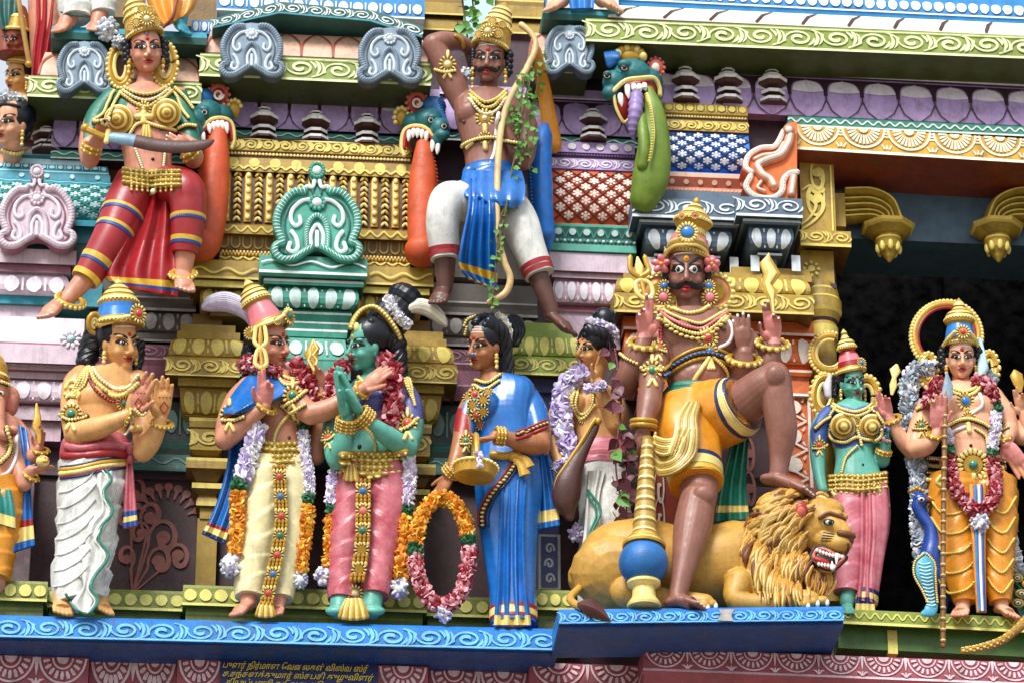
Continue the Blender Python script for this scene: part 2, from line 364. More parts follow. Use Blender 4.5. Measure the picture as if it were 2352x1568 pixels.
vine(sf, b, 'maroon_light', 0, sp); b.build('scroll_painting', wl)
b = MB(); sf = panel(1690, 1752, 1000, 1200, 2); vine(sf, b, 'maroon_light', 0, [(spiral(.5, .75, .3, .05, 200, -1.4, 24).tolist(), 9), (spiral(.5, .35, .3, .05, 200, -1.4, 24).tolist(), 9), ([(.2, 0), (.3, .4), (.2, .7), (.4, 1)], 9)]); b.build('scroll_painting', wl)
def ledge(u0, u1, v0, v1, d0, d1, dv, label, chip=False):
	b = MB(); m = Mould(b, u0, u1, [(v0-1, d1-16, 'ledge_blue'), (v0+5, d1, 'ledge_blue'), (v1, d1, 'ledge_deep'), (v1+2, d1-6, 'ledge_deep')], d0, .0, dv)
	sf = m.sf(1); p_scroll(b, sf, 'sky_paint', 1.9, .95, .1); p_line(b, sf, 'sky_paint', .04, .09, 2.4)
	if chip: poly(b, sf, [(335, 2), (370, 0), (366, sf.h*.5), (372, sf.h), (340, sf.h), (344, sf.h*.6)], 'ash_light', 4.5)
	return single(b, 'ledge', label, 'ledge')
ledge(-120, 1281, 1427, 1476, 60, 262, -10, 'long bright blue ledge with pale scrolls that carries the row of standing statues')
ledge(1284, 1937, 1396, 1428, 240, 420, -26, 'shorter projecting blue ledge with pale scrolls under the reclining lion', True)
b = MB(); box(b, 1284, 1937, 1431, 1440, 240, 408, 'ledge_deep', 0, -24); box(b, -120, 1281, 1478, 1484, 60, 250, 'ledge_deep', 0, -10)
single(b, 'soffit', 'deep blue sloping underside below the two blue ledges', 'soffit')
# rose friezes under the ledge
def frieze(u0, u1, v0, v1, d, n, label, dv=0, lower=None):
	b = MB(); m = Mould(b, u0, u1, [(v0, d, 'frieze_rose'), (v1, d, 'rose_white'), (v1+5, d+3, 'frieze_rose'), (v1+40, d-14, 'frieze_rose')], 20, 0.2, dv)
	p_lotus(b, m.sf(0), 'rose_white', n); single(b, 'frieze', label, 'frieze', 'rose friezes with lotus fans under the ledges')
frieze(-40, 202, 1506, 1572, 165, 2.0 and 2, 'rose frieze with white lotus fans at the far left corner under the blue ledge')
frieze(202, 404, 1510, 1590, 135, 2, 'recessed rose frieze with white lotus fans second from the left corner')
frieze(404, 508, 1514, 1580, 165, 1, 'short rose frieze panel touching the left side of the written sign')
frieze(866, 984, 1528, 1594, 165, 1, 'short rose frieze panel touching the right side of the written sign')
frieze(984, 1214, 1540, 1604, 135, 2, 'dark recessed rose frieze to the right of the written sign')
frieze(1216, 1484, 1524, 1582, 170, 2, 'rose frieze with white lotus fans left of the orange panels')
frieze(1478, 2480, 1506, 1552, 262, 10, 'long rose frieze with white lotus fans below the lion and the doorway', dv=6)
b = MB(); box(b, 1500, 2400, 1560, 1640, 20, 150, 'red_lattice')
for u in (1505, 1640, 1900): sf = panel(u, u+62, 1556, 1640, 154); stroke(b, sf, [(sf.w/2, 0), (sf.w/2, sf.h)], sf.w, 'orange_wall'); stroke(b, sf, [(2, 0), (2, sf.h)], 3, 'line_white', 3); stroke(b, sf, [(sf.w-2, 0), (sf.w-2, sf.h)], 3, 'line_white', 3)
single(b, 'panelled_wall', 'dark red wall strip with orange panels at the bottom edge', 'wall')
b = MB(); m = box(b, 507, 867, 1516, 1600, 60, 172, 'sign_navy', 0, 0); sg = single(b, 'sign', 'dark navy painted sign with yellow handwritten lettering below the blue ledge', 'sign')
def lettering(txt, u, v, hgt, wid, d, mat, parent):
	c = bpy.data.curves.new('writing', 'FONT'); c.body = txt; c.size = 1; c.shear = .35; c.extrude = .01; c.offset = .012
	o = bpy.data.objects.new('writing', c); COL.objects.link(o); bpy.context.view_layer.update()
	me = bpy.data.meshes.new_from_object(o.evaluated_get(bpy.context.evaluated_depsgraph_get())); bpy.data.objects.remove(o)
	co = np.zeros(len(me.vertices)*3); me.vertices.foreach_get('co', co); co = co.reshape(-1, 3)
	co[:, 0] -= co[:, 0].min(); k = wid/max(co[:, 0].max(), 1e-3)*1.0; p = W(u, v, d)
	X = np.stack([p[0]+co[:, 0]*k, p[1]-1.5-co[:, 2]*2, p[2]+co[:, 1]*hgt/.75-co[:, 0]*0], 1)*S-wloc(parent)
	me.vertices.foreach_set('co', X.ravel()); me.materials.clear(); me.materials.append(M(mat)); me.update()
	o = bpy.data.objects.new('writing', me); COL.objects.link(o); o.parent = parent
lettering('புனர் நிர்மான வேலைகள் விஸ்வ ஸ்ரீ'.replace('வே', 'ேவ').replace('லை', 'ைல'), 511, 1532, 14.5, 314, 174, 'sign_yellow', sg)
lettering('ச.சந்தனக்குமார் ஸ்தபதி குழுவினர்', 511, 1552, 14, 324, 174, 'sign_yellow', sg)
lettering('திருப்பணி வேலை செய்தனர்'[:18], 514, 1572, 14, 230, 174, 'sign_yellow', sg)
def plinth(u0, u1, v, d, n, label):
	b = MB(); m = Mould(b, u0, u1, [(v-3, d, 'olive'), (v+3, d+2, 'olive'), (v+37, d+2, 'lemon'), (v+43, d+2, 'olive_deep'), (v+46, d-18, 'olive_deep'), (v+58, d-18, 'olive'), (v+64, d-18, 'olive_deep'), (v+110, d-18, 'olive_deep')], -10, .4)
	p_dots(b, m.sf(1), 'lemon', n, .40); single(b, 'plinth', label, 'plinth', 'green plinths with yellow discs')
plinth(-60, 110, 1335, 150, 5, 'green plinth with yellow discs below the elephant headed statue')
plinth(105, 425, 1355, 100, 9, 'recessed green plinth with yellow discs behind the man in white dhoti')
plinth(420, 981, 1354, 150, 16, 'green plinth with yellow discs behind the garlanded couple')
plinth(975, 1240, 1374, 100, 7, 'recessed green plinth with yellow discs behind the flower garland ring')
plinth(1230, 1320, 1357, 150, 3, 'short green plinth with three yellow discs beside the blue sari')
b = MB(); m = Mould(b, 1930, 2480, [(1410, 150, 'moss_light'), (1438, 150, 'lemon'), (1444, 152, 'moss_wall'), (1450, 120, 'moss_wall'), (1500, 120, 'moss_wall')], -40, 0, 8); p_wave(b, m.sf(0), 'lemon', 22, .22, .13)
box(b, 2038, 2060, 1446, 1500, 60, 124, 'lemon'); single(b, 'door_plinth', 'green plinth with a yellow wave line below the doorway statues', 'plinth')
# pale pink pillar at the left edge
b = MB()
Mould(b, -90, 176, [(571, 92, 'blush'), (604, 92, 'blush_line'), (607, 74, 'blush'), (611, 80, 'blush_line'), (623, 80, 'blush'), (627, 62, 'blush')]+roll(629, 678, 62, 16, 'blush')+[(681, 44, 'blush_line'), (684, 52, 'blush'), (694, 52, 'blush_line'), (697, 44, 'blush'), (740, 44, 'blush')], -20, .9)
m = Mould(b, -90, 206, [(728, 96, 'blush_white'), (757, 96, 'blush'), (760, 108, 'blush_white'), (786, 108, 'blush_line'), (790, 112, 'blush'), (832, 112, 'blush_line'), (836, 90, 'blush'), (848, 90, 'blush_line'), (853, 78, 'blush'), (868, 78, 'blush_line')]+roll(872, 922, 70, 14, 'blush')+[(926, 58, 'blush_line'), (932, 64, 'blush'), (962, 64, 'blush_line'), (966, 50, 'blush_deep'), (1010, 50, 'blush_line'), (1016, 20, 'blush')], -20, .9)
p_scroll(b, m.sf(5), 'blush_white', 2.2, .7); sf = m.sf(10, 16); p_dots(b, sf, 'blush_white', 5, .34, True)
sf = panel(0, 156, 632, 676, 84); p_dots(b, sf, 'blush_white', 3, .42, True)
box(b, -70, 84, 1014, 1336, -20, 40, 'blush'); sf = panel(60, 82, 1014, 1336, 42)
pk = single(b, 'pilaster', 'pale pink and white stepped pilaster at the left edge', 'pilaster')
b = MB(); c = W(163, 779, 112)
for k in range(10): a = k*.628; ell(b, c+A(math.cos(a)*17, 0, math.sin(a)*17), (9, 5, 5), 'blush_white', basis(EN)[[0, 1, 2]]*0+np.array([[math.cos(a), 0, math.sin(a)], [0, 1, 0], [-math.sin(a), 0, math.cos(a)]]), 8, 6)
ell(b, c, (10, 9, 10), 'turq_light'); ell(b, c+A(0, 2, 0), (14, 6, 14), 'plum'); single(b, 'rosette', 'white plaster flower rosette on the pink pilaster', 'rosette')
# two gold capitals
def gold_pilaster(cu, dv0, w, sh, label, lo=True):
	k = lambda x: dv0+x; u0, u1 = cu-w[0], cu+w[1]; b = MB(); t = thing('pilaster', label, 'pilaster', W(cu, dv0+1360, 30), 'gold pilasters with stepped capitals')
	Mould(b, u0+66, u1-66, [(k(722), 70, 'gold_shade'), (k(746), 70, 'gold_paint')], -15, .6)
	Mould(b, u0+38, u1-36, [(k(746), 88, 'gold_paint'), (k(762), 88, 'gold_paint')], -15, .6)
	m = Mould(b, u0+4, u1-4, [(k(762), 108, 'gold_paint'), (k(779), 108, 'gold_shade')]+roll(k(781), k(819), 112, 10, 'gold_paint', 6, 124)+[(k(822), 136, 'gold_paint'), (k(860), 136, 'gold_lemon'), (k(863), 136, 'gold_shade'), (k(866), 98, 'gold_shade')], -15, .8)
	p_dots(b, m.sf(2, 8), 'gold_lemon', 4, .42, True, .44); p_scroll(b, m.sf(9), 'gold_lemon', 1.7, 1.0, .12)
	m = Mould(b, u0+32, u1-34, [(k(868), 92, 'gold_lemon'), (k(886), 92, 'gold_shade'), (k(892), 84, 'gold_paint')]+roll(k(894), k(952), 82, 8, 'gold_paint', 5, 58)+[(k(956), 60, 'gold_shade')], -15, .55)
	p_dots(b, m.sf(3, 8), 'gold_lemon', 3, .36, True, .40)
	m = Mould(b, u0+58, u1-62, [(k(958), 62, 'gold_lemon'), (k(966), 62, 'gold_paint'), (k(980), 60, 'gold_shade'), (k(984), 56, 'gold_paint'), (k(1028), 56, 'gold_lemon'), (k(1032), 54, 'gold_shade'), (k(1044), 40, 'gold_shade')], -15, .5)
	p_scroll(b, m.sf(3), 'gold_lemon', 1.3, 1.1)
	c = cu+(w[1]-w[0])/2
	Mould(b, c-49, c+49, [(k(1050), 72, 'gold_lemon'), (k(1057), 72, 'gold_paint'), (k(1074), 72, 'gold_shade'), (k(1082), 58, 'gold_shade'), (k(1104), 46, 'gold_paint')], -15, .9)
	Mould(b, c-36, c+36, [(k(1108), 58, 'gold_lemon'), (k(1120), 58, 'gold_shade'), (k(1134), 44, 'gold_paint'), (k(1136), 40, 'gold_paint'), (k(1150), 46, 'gold_lemon'), (k(1160), 46, 'gold_shade'), (k(1166), 36, 'gold_paint'), (k(1190), 36, 'gold_shade')], -15, .9)
	b.build('capital', t); b = MB(); Mould(b, c-23, c+23, [(k(1190), 32, 'gold_paint'), (k(1360), 32, 'gold_paint')], -15, 0); b.build('shaft', t)
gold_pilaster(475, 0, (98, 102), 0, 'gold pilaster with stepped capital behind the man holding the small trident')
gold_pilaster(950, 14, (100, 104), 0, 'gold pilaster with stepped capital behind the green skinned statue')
# gold base of the barrel roof
b = MB(); m = Mould(b, 438, 996, [(606, 150, 'gold_paint'), (643, 150, 'gold_lemon'), (648, 150, 'gold_shade'), (650, 136, 'gold_paint'), (654, 140, 'gold_lemon'), (668, 140, 'gold_shade'), (672, 118, 'gold_shade')]+roll(674, 716, 112, 12, 'gold_paint', 5, 104)+[(720, 90, 'gold_shade'), (734, 90, 'gold_paint')], -20, .8)
for (a, c) in ((438, 594), (845, 996)): sf = panel(a+4, c-4, 606+(a-500)*.03, 643+(a-500)*.03, 152); p_wave(b, sf, 'gold_lemon', 2.3, .16, .13)
p_dots(b, m.sf(7, 12), 'gold_lemon', 15, .42, True); single(b, 'stepped_course', 'stepped gold base carrying the gold barrel roof', 'course')
# teal pedestal
b = MB(); Mould(b, 596, 844, [(590, 196, 'teal'), (624, 196, 'teal_line'), (630, 196, 'teal'), (638, 190, 'teal_deep'), (641, 176, 'teal')], 20, .8)
m = Mould(b, 605, 836, [(643, 178, 'teal_line'), (649, 180, 'teal'), (656, 178, 'teal_deep'), (660, 164, 'teal')]+roll(662, 708, 160, 14, 'teal', 6, 148)+[(711, 136, 'teal_deep')], 20, .9); p_dots(b, m.sf(4, 10), 'teal_light', 5, .44, True, .42)
Mould(b, 628, 808, [(712, 140, 'teal'), (717, 144, 'teal_line'), (722, 144, 'teal'), (739, 134, 'teal_line'), (743, 134, 'teal'), (756, 130, 'teal_line'), (761, 130, 'teal'), (774, 128, 'teal')], 20, .6)
m = Mould(b, 552, 806, [(776, 136, 'teal'), (822, 150, 'teal_deep'), (826, 158, 'teal'), (868, 158, 'teal_deep'), (876, 120, 'teal_deep'), (1040, 90, 'teal_deep')], 20, .6); p_dots(b, m.sf(0), 'teal_light', 5, .40, True, .34)
sf = panel(600, 840, 594, 622, 198); p_wave(b, sf, 'teal_line', 2.6, .2, .14); single(b, 'pedestal', 'teal stepped pedestal with white ovals between the two gold capitals', 'pedestal')
# grey mouldings and recess courses between the pilasters
def recess(u0, u1, dv, label):
	b = MB(); k = lambda x: x+dv; m = Mould(b, u0, u1, [(k(640), 40, 'ash'), (k(680), 40, 'ash_light'), (k(684), 44, 'ash'), (k(694), 40, 'ash'), (k(706), 52, 'ash_light'), (k(712), 52, 'ash')]+roll(k(716), k(762), 38, 10, 'ash')+[(k(766), 40, 'ash'), (k(778), 44, 'ash_light'), (k(783), 44, 'plum'), (k(788), 14, 'plum')], -30, 0)
	p_dots(b, m.sf(6, 12), 'ash_light', 6, .32, True, .36)
	m = Mould(b, u0, u1, [(k(790), 40, 'blush_line'), (k(820), 40, 'blush_deep'), (k(824), 44, 'blush_line'), (k(838), 40, 'blush_line'), (k(870), 46, 'blush_deep'), (k(874), 46, 'blush_line'), (k(908), 40, 'plum'), (k(912), 20, 'plum')], -30, 0); p_scroll(b, m.sf(0), 'blush_deep', 2.4, .6)
	m = Mould(b, u0, u1, [(k(915), 24, 'moss_panel'), (k(920), 30, 'moss_panel'), (k(1010), 26, 'teal_deep'), (k(1016), 38, 'teal_deep'), (k(1026), 34, 'moss_panel'), (k(1040), 30, 'teal_deep'), (k(1072), 40, 'teal_deep'), (k(1078), 40, 'moss_panel'), (k(1086), 8, 'plum')], -30, 0); p_dots(b, m.sf(1), 'moss_panel_light', 6, .22, True, .3); p_wave(b, m.sf(5), 'moss_panel_light', 4, .2, .1)
	single(b, 'moulding', label, 'moulding')
recess(205, 450, 0, 'dark grey, rose and green courses between the pink and gold pilasters')
recess(985, 1235, 14, 'dark grey, rose and green courses behind the woman in blue sari')
# green capital
b = MB()
box(b, 1196, 1300, 742, 760, -15, 96, 'leaf_cornice'); box(b, 1180, 1320, 758, 776, -15, 112, 'leaf_cornice')
m = Mould(b, 1158, 1345, roll(776, 818, 124, 10, 'leaf_cornice', 6, 132)+[(820, 144, 'leaf_cornice'), (856, 144, 'lemon'), (861, 144, 'underside'), (865, 100, 'underside')], -15, .8); p_dots(b, m.sf(0, 6), 'lemon', 5, .44, True, .44); p_scroll(b, m.sf(7), 'lemon', 1.7, 1, .12)
Mould(b, 1196, 1318, [(866, 90, 'violet'), (900, 90, 'violet'), (904, 70, 'violet'), (950, 66, 'violet'), (955, 76, 'violet'), (1000, 76, 'violet'), (1004, 60, 'violet'), (1100, 56, 'violet'), (1104, 66, 'violet'), (1120, 66, 'violet'), (1124, 40, 'violet'), (1230, 40, 'violet')], -15, .6)
m = box(b, 1237, 1287, 1226, 1352, -15, 50, 'line_white'); sf = panel(1243, 1281, 1232, 1348, 52); stroke(b, sf, [(sf.w/2, 0), (sf.w/2, sf.h)], sf.w, 'violet', .8)
for k in range(3): P = spiral(.5, .2+k*.3, .3, .06, 200 if k % 2 else 340, -1.2 if k % 2 else 1.2, 20)*A(sf.w, sf.h*.42)+A(0, sf.h*(.08+.17*k)); stroke(b, sf, P, 5, 'line_white')
single(b, 'pilaster', 'green and yellow capital on a violet pilaster to the right of the blue sari woman', 'pilaster')
# slate pedestal, gold capital and orange pilaster behind the big deity
b = MB()
def slate_part(u0, u1, dd, dv):
	k = lambda x: x+dv
	m = Mould(b, u0, u1, [(k(458), 150+dd, 'slate'), (k(496), 150+dd, 'slate_light'), (k(502), 150+dd, 'slate_deep'), (k(508), 126+dd, 'slate')], -30, .9); p_scroll(b, m.sf(0), 'slate_light', 1.7, .8)
	m = Mould(b, u0+16, u1-2, [(k(508), 134+dd, 'slate_light'), (k(514), 136+dd, 'slate'), (k(520), 130+dd, 'slate_deep'), (k(524), 116+dd, 'slate')]+roll(k(526), k(578), 112+dd, 14, 'slate', 6, 96+dd)+[(k(582), 84+dd, 'slate_deep'), (k(586), 92+dd, 'slate_light'), (k(591), 92+dd, 'slate'), (k(596), 80+dd, 'slate_deep'), (k(640), 80+dd, 'slate_deep')], -30, .9); p_dots(b, m.sf(4, 10), 'slate_light', max(3, int((u1-u0)/48)), .40, True, .36)
	for uu in (u0+34, u1-24): sf = panel(uu, uu+20, k(592), k(628), 82+dd); stroke(b, sf, [(sf.w/2, 0), (sf.w/2, sf.h)], sf.w, 'slate_light')
slate_part(1452, 1700, 0, 0); slate_part(1690, 1842, 34, -4); single(b, 'pedestal', 'slate blue stepped pedestal with white ovals behind the crown of the big deity', 'pedestal')
b = MB()
def gcap(u0, u1, dd, dv):
	k = lambda x: x+dv
	box(b, u0+40, u1-8, k(618), k(634), -30, 60+dd, 'gold_paint'); box(b, u0+22, u1-4, k(632), k(646), -30, 76+dd, 'gold_paint')
	m = Mould(b, u0, u1, roll(k(644), k(676), 92+dd, 10, 'gold_paint', 6, 100+dd)+[(k(678), 112+dd, 'gold_paint'), (k(716), 112+dd, 'gold_lemon'), (k(721), 112+dd, 'gold_shade'), (k(725), 70+dd, 'gold_shade')], -30, .8); p_dots(b, m.sf(0, 6), 'gold_lemon', max(3, int((u1-u0)/46)), .42, True, .46); p_scroll(b, m.sf(7), 'gold_lemon', 1.7, 1., .1)
gcap(1410, 1660, 0, 0); gcap(1640, 1868, 36, -2); single(b, 'capital', 'wide gold capital with scrolls behind the shoulders of the big deity', 'capital')
b = MB()
m = Mould(b, 1432, 1868, [(734, 76, 'orange_wall'), (758, 76, 'orange_white'), (764, 76, 'orange'), (768, 60, 'orange_wall')]+roll(770, 834, 58, 16, 'orange_wall')+[(838, 56, 'orange'), (842, 66, 'orange_white'), (847, 66, 'orange_wall'), (856, 62, 'orange'), (860, 54, 'orange_wall'), (896, 54, 'orange_white'), (901, 58, 'orange')], -15, .5); p_dots(b, m.sf(4, 10), 'orange_white', 10, .36, True, .36); p_scroll(b, m.sf(14), 'orange_white', 2.2, .7)
m = box(b, 1790, 1868, 902, 1250, -15, 44, 'orange_wall', 0); sf = panel(1794, 1867, 902, 1250, 46)
stroke(b, sf, [(sf.w-4, 0), (sf.w-4, sf.h)], 7, 'line_white')
for k in range(5):
	y = sf.h*(.9-k*.19); disc(b, sf, sf.w*.42, y, 19, 'orange_white'); 
	for s_ in (-1, 1): stroke(b, sf, [(sf.w*.1, y-33+s_*30), (sf.w*.85, y-33)], 5, 'orange_white'); stroke(b, sf, [(sf.w*.72, y+14*s_), (sf.w*.8, y+24*s_)], [6, 2], 'orange_white')
box(b, 1476, 1560, 800, 1240, -15, 30, 'red_shaft')
for v in (800, 838, 884, 930, 976): Mould(b, 1462, 1574, [(v, 56, 'red_shaft'), (v+6, 58, 'orange_wall'), (v+13, 58, 'red_shaft'), (v+18, 40, 'red_shaft'), (v+30, 44, 'red_shaft')], -15, .5)
sf = panel(1492, 1540, 1010, 1240, 32); vine(sf, b, 'orange_white', 0, [(spiral(.5, .2+.3*k, .3, .06, 200, -1.2, 20).tolist(), 4) for k in range(3)])
single(b, 'pilaster', 'orange pilaster with white painted ovals behind the big deity on the lion', 'pilaster')
dcol = thing('column', 'gold painted column with scrolls at the left side of the doorway', 'column', W(1880, 1400, 0))
b = MB(); m = box(b, 1836, 1914, 372, 532, -60, 60, 'gold_paint'); sf = panel(1838, 1908, 380, 530, 62); vine(sf, b, 'gold_lemon', 0, [(spiral(.62, .82, .3, .08, 100, 1.1, 22).tolist(), 9), (spiral(.45, .5, .42, .08, 90, -1.3, 24).tolist(), 9), ([(.0, .0), (.5, .18), (.75, .4), (.5, .62)], 9), ([(0, .08), (.3, .2), (.5, .38), (.3, .5)], 7), ([(.05, .6), (.35, .68), (.7, .62)], 7)])
stroke(b, sf, [(sf.w+2, 0), (sf.w+2, sf.h)], 4, 'gold_lemon')
m = Mould(b, 1838, 1954, [(530, 92, 'gold_paint'), (560, 92, 'gold_lemon'), (566, 92, 'gold_shade'), (574, 40, 'gold_shade')], -60, .4); p_scroll(b, m.sf(0), 'gold_lemon', 2., .8)
box(b, 1838, 1914, 576, 654, -60, 50, 'gold_paint'); sf = panel(1842, 1900, 582, 650, 52); disc(b, sf, 22, 36, 8, 'gold_lemon')
for k in range(8): a = k*.785; stroke(b, sf, [(22+13*math.cos(a), 36+13*math.sin(a)), (22+20*math.cos(a), 36+20*math.sin(a))], [4, 7], 'gold_lemon')
box(b, 1838, 1920, 650, 660, -60, 56, 'plum')
c = W(1880, 660, 20); prof = [(0, 40), (-14, 41, 'gold_lemon'), (-20, 44), (-38, 46, 'gold_lemon'), (-44, 50), (-70, 50, 'gold_lemon'), (-78, 46), (-94, 40, 'plum'), (-102, 36), (-112, 40, 'gold_lemon'), (-140, 38), (-150, 34), (-760, 33), (-764, 40), (-800, 40)]
lathe(b, c+A(2, 0, 0), [(p[0], p[1])+((p[2],) if len(p) > 2 else ()) for p in prof], 'gold_paint', None, 28); b.build('shaft', dcol)
def bracket(u, sgn, label):
	t = thing('bracket', label, 'bracket', W(u+sgn*80, 600, -20), 'curved gold brackets under the doorway lintel'); b = MB()
	for k, (r, w) in enumerate([(0, 17), (17, 11), (31, 11), (45, 10), (58, 12)]):
		pts = crom([(u, 448+r, -20), (u+sgn*62, 448+r*.95, -20), (u+sgn*108-sgn*r*.35, 470+r*.75, -20), (u+sgn*128-sgn*r*.75, 512+r*.2, -20), (u+sgn*140-sgn*r*1.25, 524, -20)], 6)
		tube(b, WP(pts), w*.62, 'gold_paint', 8, flat=(3.2, 1)); P = WP(pts); P[:, 1] -= w*2.0; tube(b, P, 2.2, 'gold_lemon', 5)
	b.build('volute', t); b = MB()
	cx = u+sgn*103; c = W(cx, 523, -20)
	ax = np.array([[.924, .383, 0], [-.383, .924, 0], [0, 0, 1.]])
	lathe(b, c, [(0, 66), (-8, 64, 'gold_lemon'), (-12, 58), (-26, 40), (-27, 34)], 'gold_paint', ax, 8)
	lathe(b, c, [(-22, 30), (-32, 30, 'gold_lemon'), (-38, 33), (-44, 30), (-60, 26), (-74, 15), (-80, 12), (-92, 3)], 'gold_paint', None, 20)
	for k in range(8): a = k*.785; ell(b, c+A(math.cos(a)*25, math.sin(a)*25, -56), (7, 7, 15), 'gold_lemon', None, 8, 6)
	b.build('pendant', t)
bracket(1936, 1, 'curved gold bracket with hanging bud beside the gold doorway column'); bracket(2392, -1, 'curved gold bracket with hanging bud at the right edge of the doorway')
box_ = MB(); box(box_, 1912, 1940, 444, 520, -50, 10, 'gold_paint'); box_.build('bracket_block', dcol)
b = MB(); m = Mould(b, 1400, 2560, [(-30, 60, 'blue_plain'), (-4, 60, 'blue_plain'), (4, 66, 'blue_plain'), (28, 66, 'blue_plain'), (52, 60, 'blue_plain')], -30, 0, 4); p_dots(b, m.sf(1, 3), 'line_white', 44, .32, y=.55); sf = m.sf(1, 3); p_line(b, sf, 'line_white', .05, .10)
single(b, 'frieze', 'bright blue band with white dots at the top right edge', 'frieze')
b = MB(); m = Mould(b, 1395, 2560, [(38, 148, 'cream'), (48, 172, 'cream'), (64, 186, 'cream'), (66, 186, 'plum'), (69, 190, 'plum')], 40, .6, 0)
sf = m.sf(0, 2)
for k in range(11): x = sf.w*(k+.35)/11; stroke(b, sf, [(x-16, 0), (x-2, sf.h*.5), (x+20, sf.h)], [9, 8, 5], 'plum')
single(b, 'eave', 'peeling white eave with dark petal lines above the green scroll cornice', 'eave')
def cornice(u0, u1, v0, v1, d, label, dv=0, back=20, sc=1.8):
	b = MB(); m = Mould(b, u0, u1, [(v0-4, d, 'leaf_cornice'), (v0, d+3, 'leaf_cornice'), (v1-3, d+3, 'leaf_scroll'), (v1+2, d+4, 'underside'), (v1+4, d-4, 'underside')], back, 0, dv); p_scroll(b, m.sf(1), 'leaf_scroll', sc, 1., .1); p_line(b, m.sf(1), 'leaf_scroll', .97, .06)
	return single(b, 'cornice', label, 'cornice', 'green cornices with pale scrolls')
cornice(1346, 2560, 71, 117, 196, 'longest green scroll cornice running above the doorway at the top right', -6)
def petal_frieze(u0, u1, v, d, n, label, dv=0, teal=True, dk=1.0):
	k = lambda x: x+v; b = MB(); m = Mould(b, u0, u1, [(k(0), d+4, 'lilac'), (k(22*dk), d+6, 'lilac_light'), (k(26*dk), d+6, 'plum'), (k(30*dk), d-4, 'lilac')]+[(k(30*dk+4+86*dk*t), d-2+22*math.sin(t*2.2), 'lilac') for t in np.linspace(0, 1, 7)]+[(k(122*dk), d-4, 'teal_deep')]+([(k(124*dk), d-8, 'teal_deep'), (k(128*dk), d+6, 'teal'), (k(146*dk), d+6, 'teal_line'), (k(150*dk), d+6, 'plum'), (k(154*dk), d-10, 'plum')] if teal else []), -20, 0, dv)
	sf0 = m.sf(4, 10); sf = Surf(sf0.L, sf0.R); stroke(b, sf, [(0, sf.h*.5), (sf.w, sf.h*.5)], 0.01, 'plum')
	# dark ground behind the petals
	G = np.stack([sf(np.stack([np.full(9, x), np.linspace(sf.h*.5, sf.h, 9)], 1), .9) for x in (0, sf.w)], 1); b.grid(G, 'plum', flip=True)
	p_petals(b, sf, 'lilac_light' if False else 'lilac', n, 'plum'); 
	# pale upper half of each petal, a painted tip
	c = sf.w/n
	for i in range(n): poly(b, sf, crom(A([((i+.5+x)*c, y*sf.h*.97) for x, y in [(-.42, .62), (-.40, .70), (-.34, .82), (-.2, .90), (0, .94), (.2, .90), (.34, .82), (.40, .70), (.42, .62), (0, .58), (-.42, .62)]]), 2)[:-1], 'lilac_light', 2.4, 3)
	for i in range(n+1):
		x = i*c; stroke(b, sf, [(x, sf.h*.6), (x, sf.h*.38), (x+c*.14, sf.h*.14), (x+c*.4, sf.h*.0)], [4, 3.5, 3, 2], 'plum', 2.6); stroke(b, sf, [(x, sf.h*.38), (x-c*.14, sf.h*.14), (x-c*.4, sf.h*.0)], [3.5, 3, 2], 'plum', 2.6)
	if teal: p_wave(b, m.sf(13), 'teal_line', sf.w/40, .2, .16)
	return single(b, 'frieze', label, 'frieze', 'lilac friezes of lotus petals')
petal_frieze(1480, 2560, 156, 70, 13, 'long lilac frieze of rounded lotus petals above the doorway', 8, False)
b = MB(); m = Mould(b, 1810, 2560, [(278, 80, 'teal_deep'), (284, 92, 'teal'), (302, 92, 'teal_line'), (306, 92, 'plum'), (310, 70, 'plum')], -20, 0, 2); p_wave(b, m.sf(1), 'teal_line', 30, .22, .2)
single(b, 'band', 'narrow teal band with a white wave line above the yellow fan frieze', 'band')
b = MB(); m = Mould(b, 1828, 2560, [(310, 120, 'fan_yellow'), (359, 120, 'cream'), (365, 122, 'rust'), (368, 118, 'rust')], -62, 0, 14); p_fans(b, m.sf(0), 'cream', 7); single(b, 'frieze', 'yellow frieze of white fans with a rust red underside over the doorway', 'frieze')
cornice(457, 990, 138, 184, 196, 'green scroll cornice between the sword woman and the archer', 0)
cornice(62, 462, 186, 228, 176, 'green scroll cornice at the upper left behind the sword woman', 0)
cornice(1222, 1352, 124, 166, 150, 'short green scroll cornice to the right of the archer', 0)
def peach_row(u0, u1, v0, v1, d, n, label):
	b = MB(); m = Mould(b, u0, u1, [(v0, d-40, 'peach')]+[(v0+(v1-v0)*t, d-40+34*math.sin(t*1.57), 'peach') for t in (.2, .4, .6, .8)]+[(v1, d-4, 'plum'), (v1+5, d, 'plum')], -20, .3); sf = m.sf(0, 5); c = sf.w/n
	for i in range(n+1): 
		for s_ in (-1, 1):
			if (i == 0 and s_ < 0) or (i == n and s_ > 0): continue
			P = [(i*c, 0), (i*c+s_*c*.05, sf.h*.5), (i*c+s_*c*.28, sf.h*.85), (i*c+s_*c*.5, sf.h)]; stroke(b, sf, crom(P, 4), 5, 'peach_deep')
	return single(b, 'eave', label, 'eave', 'peach eaves painted as lotus petals')
peach_row(470, 985, 82, 131, 190, 7, 'peach petal eave between the two grey horseshoe ornaments'); peach_row(86, 460, 128, 180, 170, 5, 'peach petal eave behind the head of the sword woman'); peach_row(1215, 1352, 80, 124, 145, 2, 'peach petal eave at the right of the archer')
petal_frieze(455, 1010, 194, 70, 8, 'lilac frieze of lotus petals behind the four pot finials', 0, True, .88)
petal_frieze(118, 470, 236, 56, 6, 'lilac frieze of lotus petals behind the sword woman', 0, True, .9)
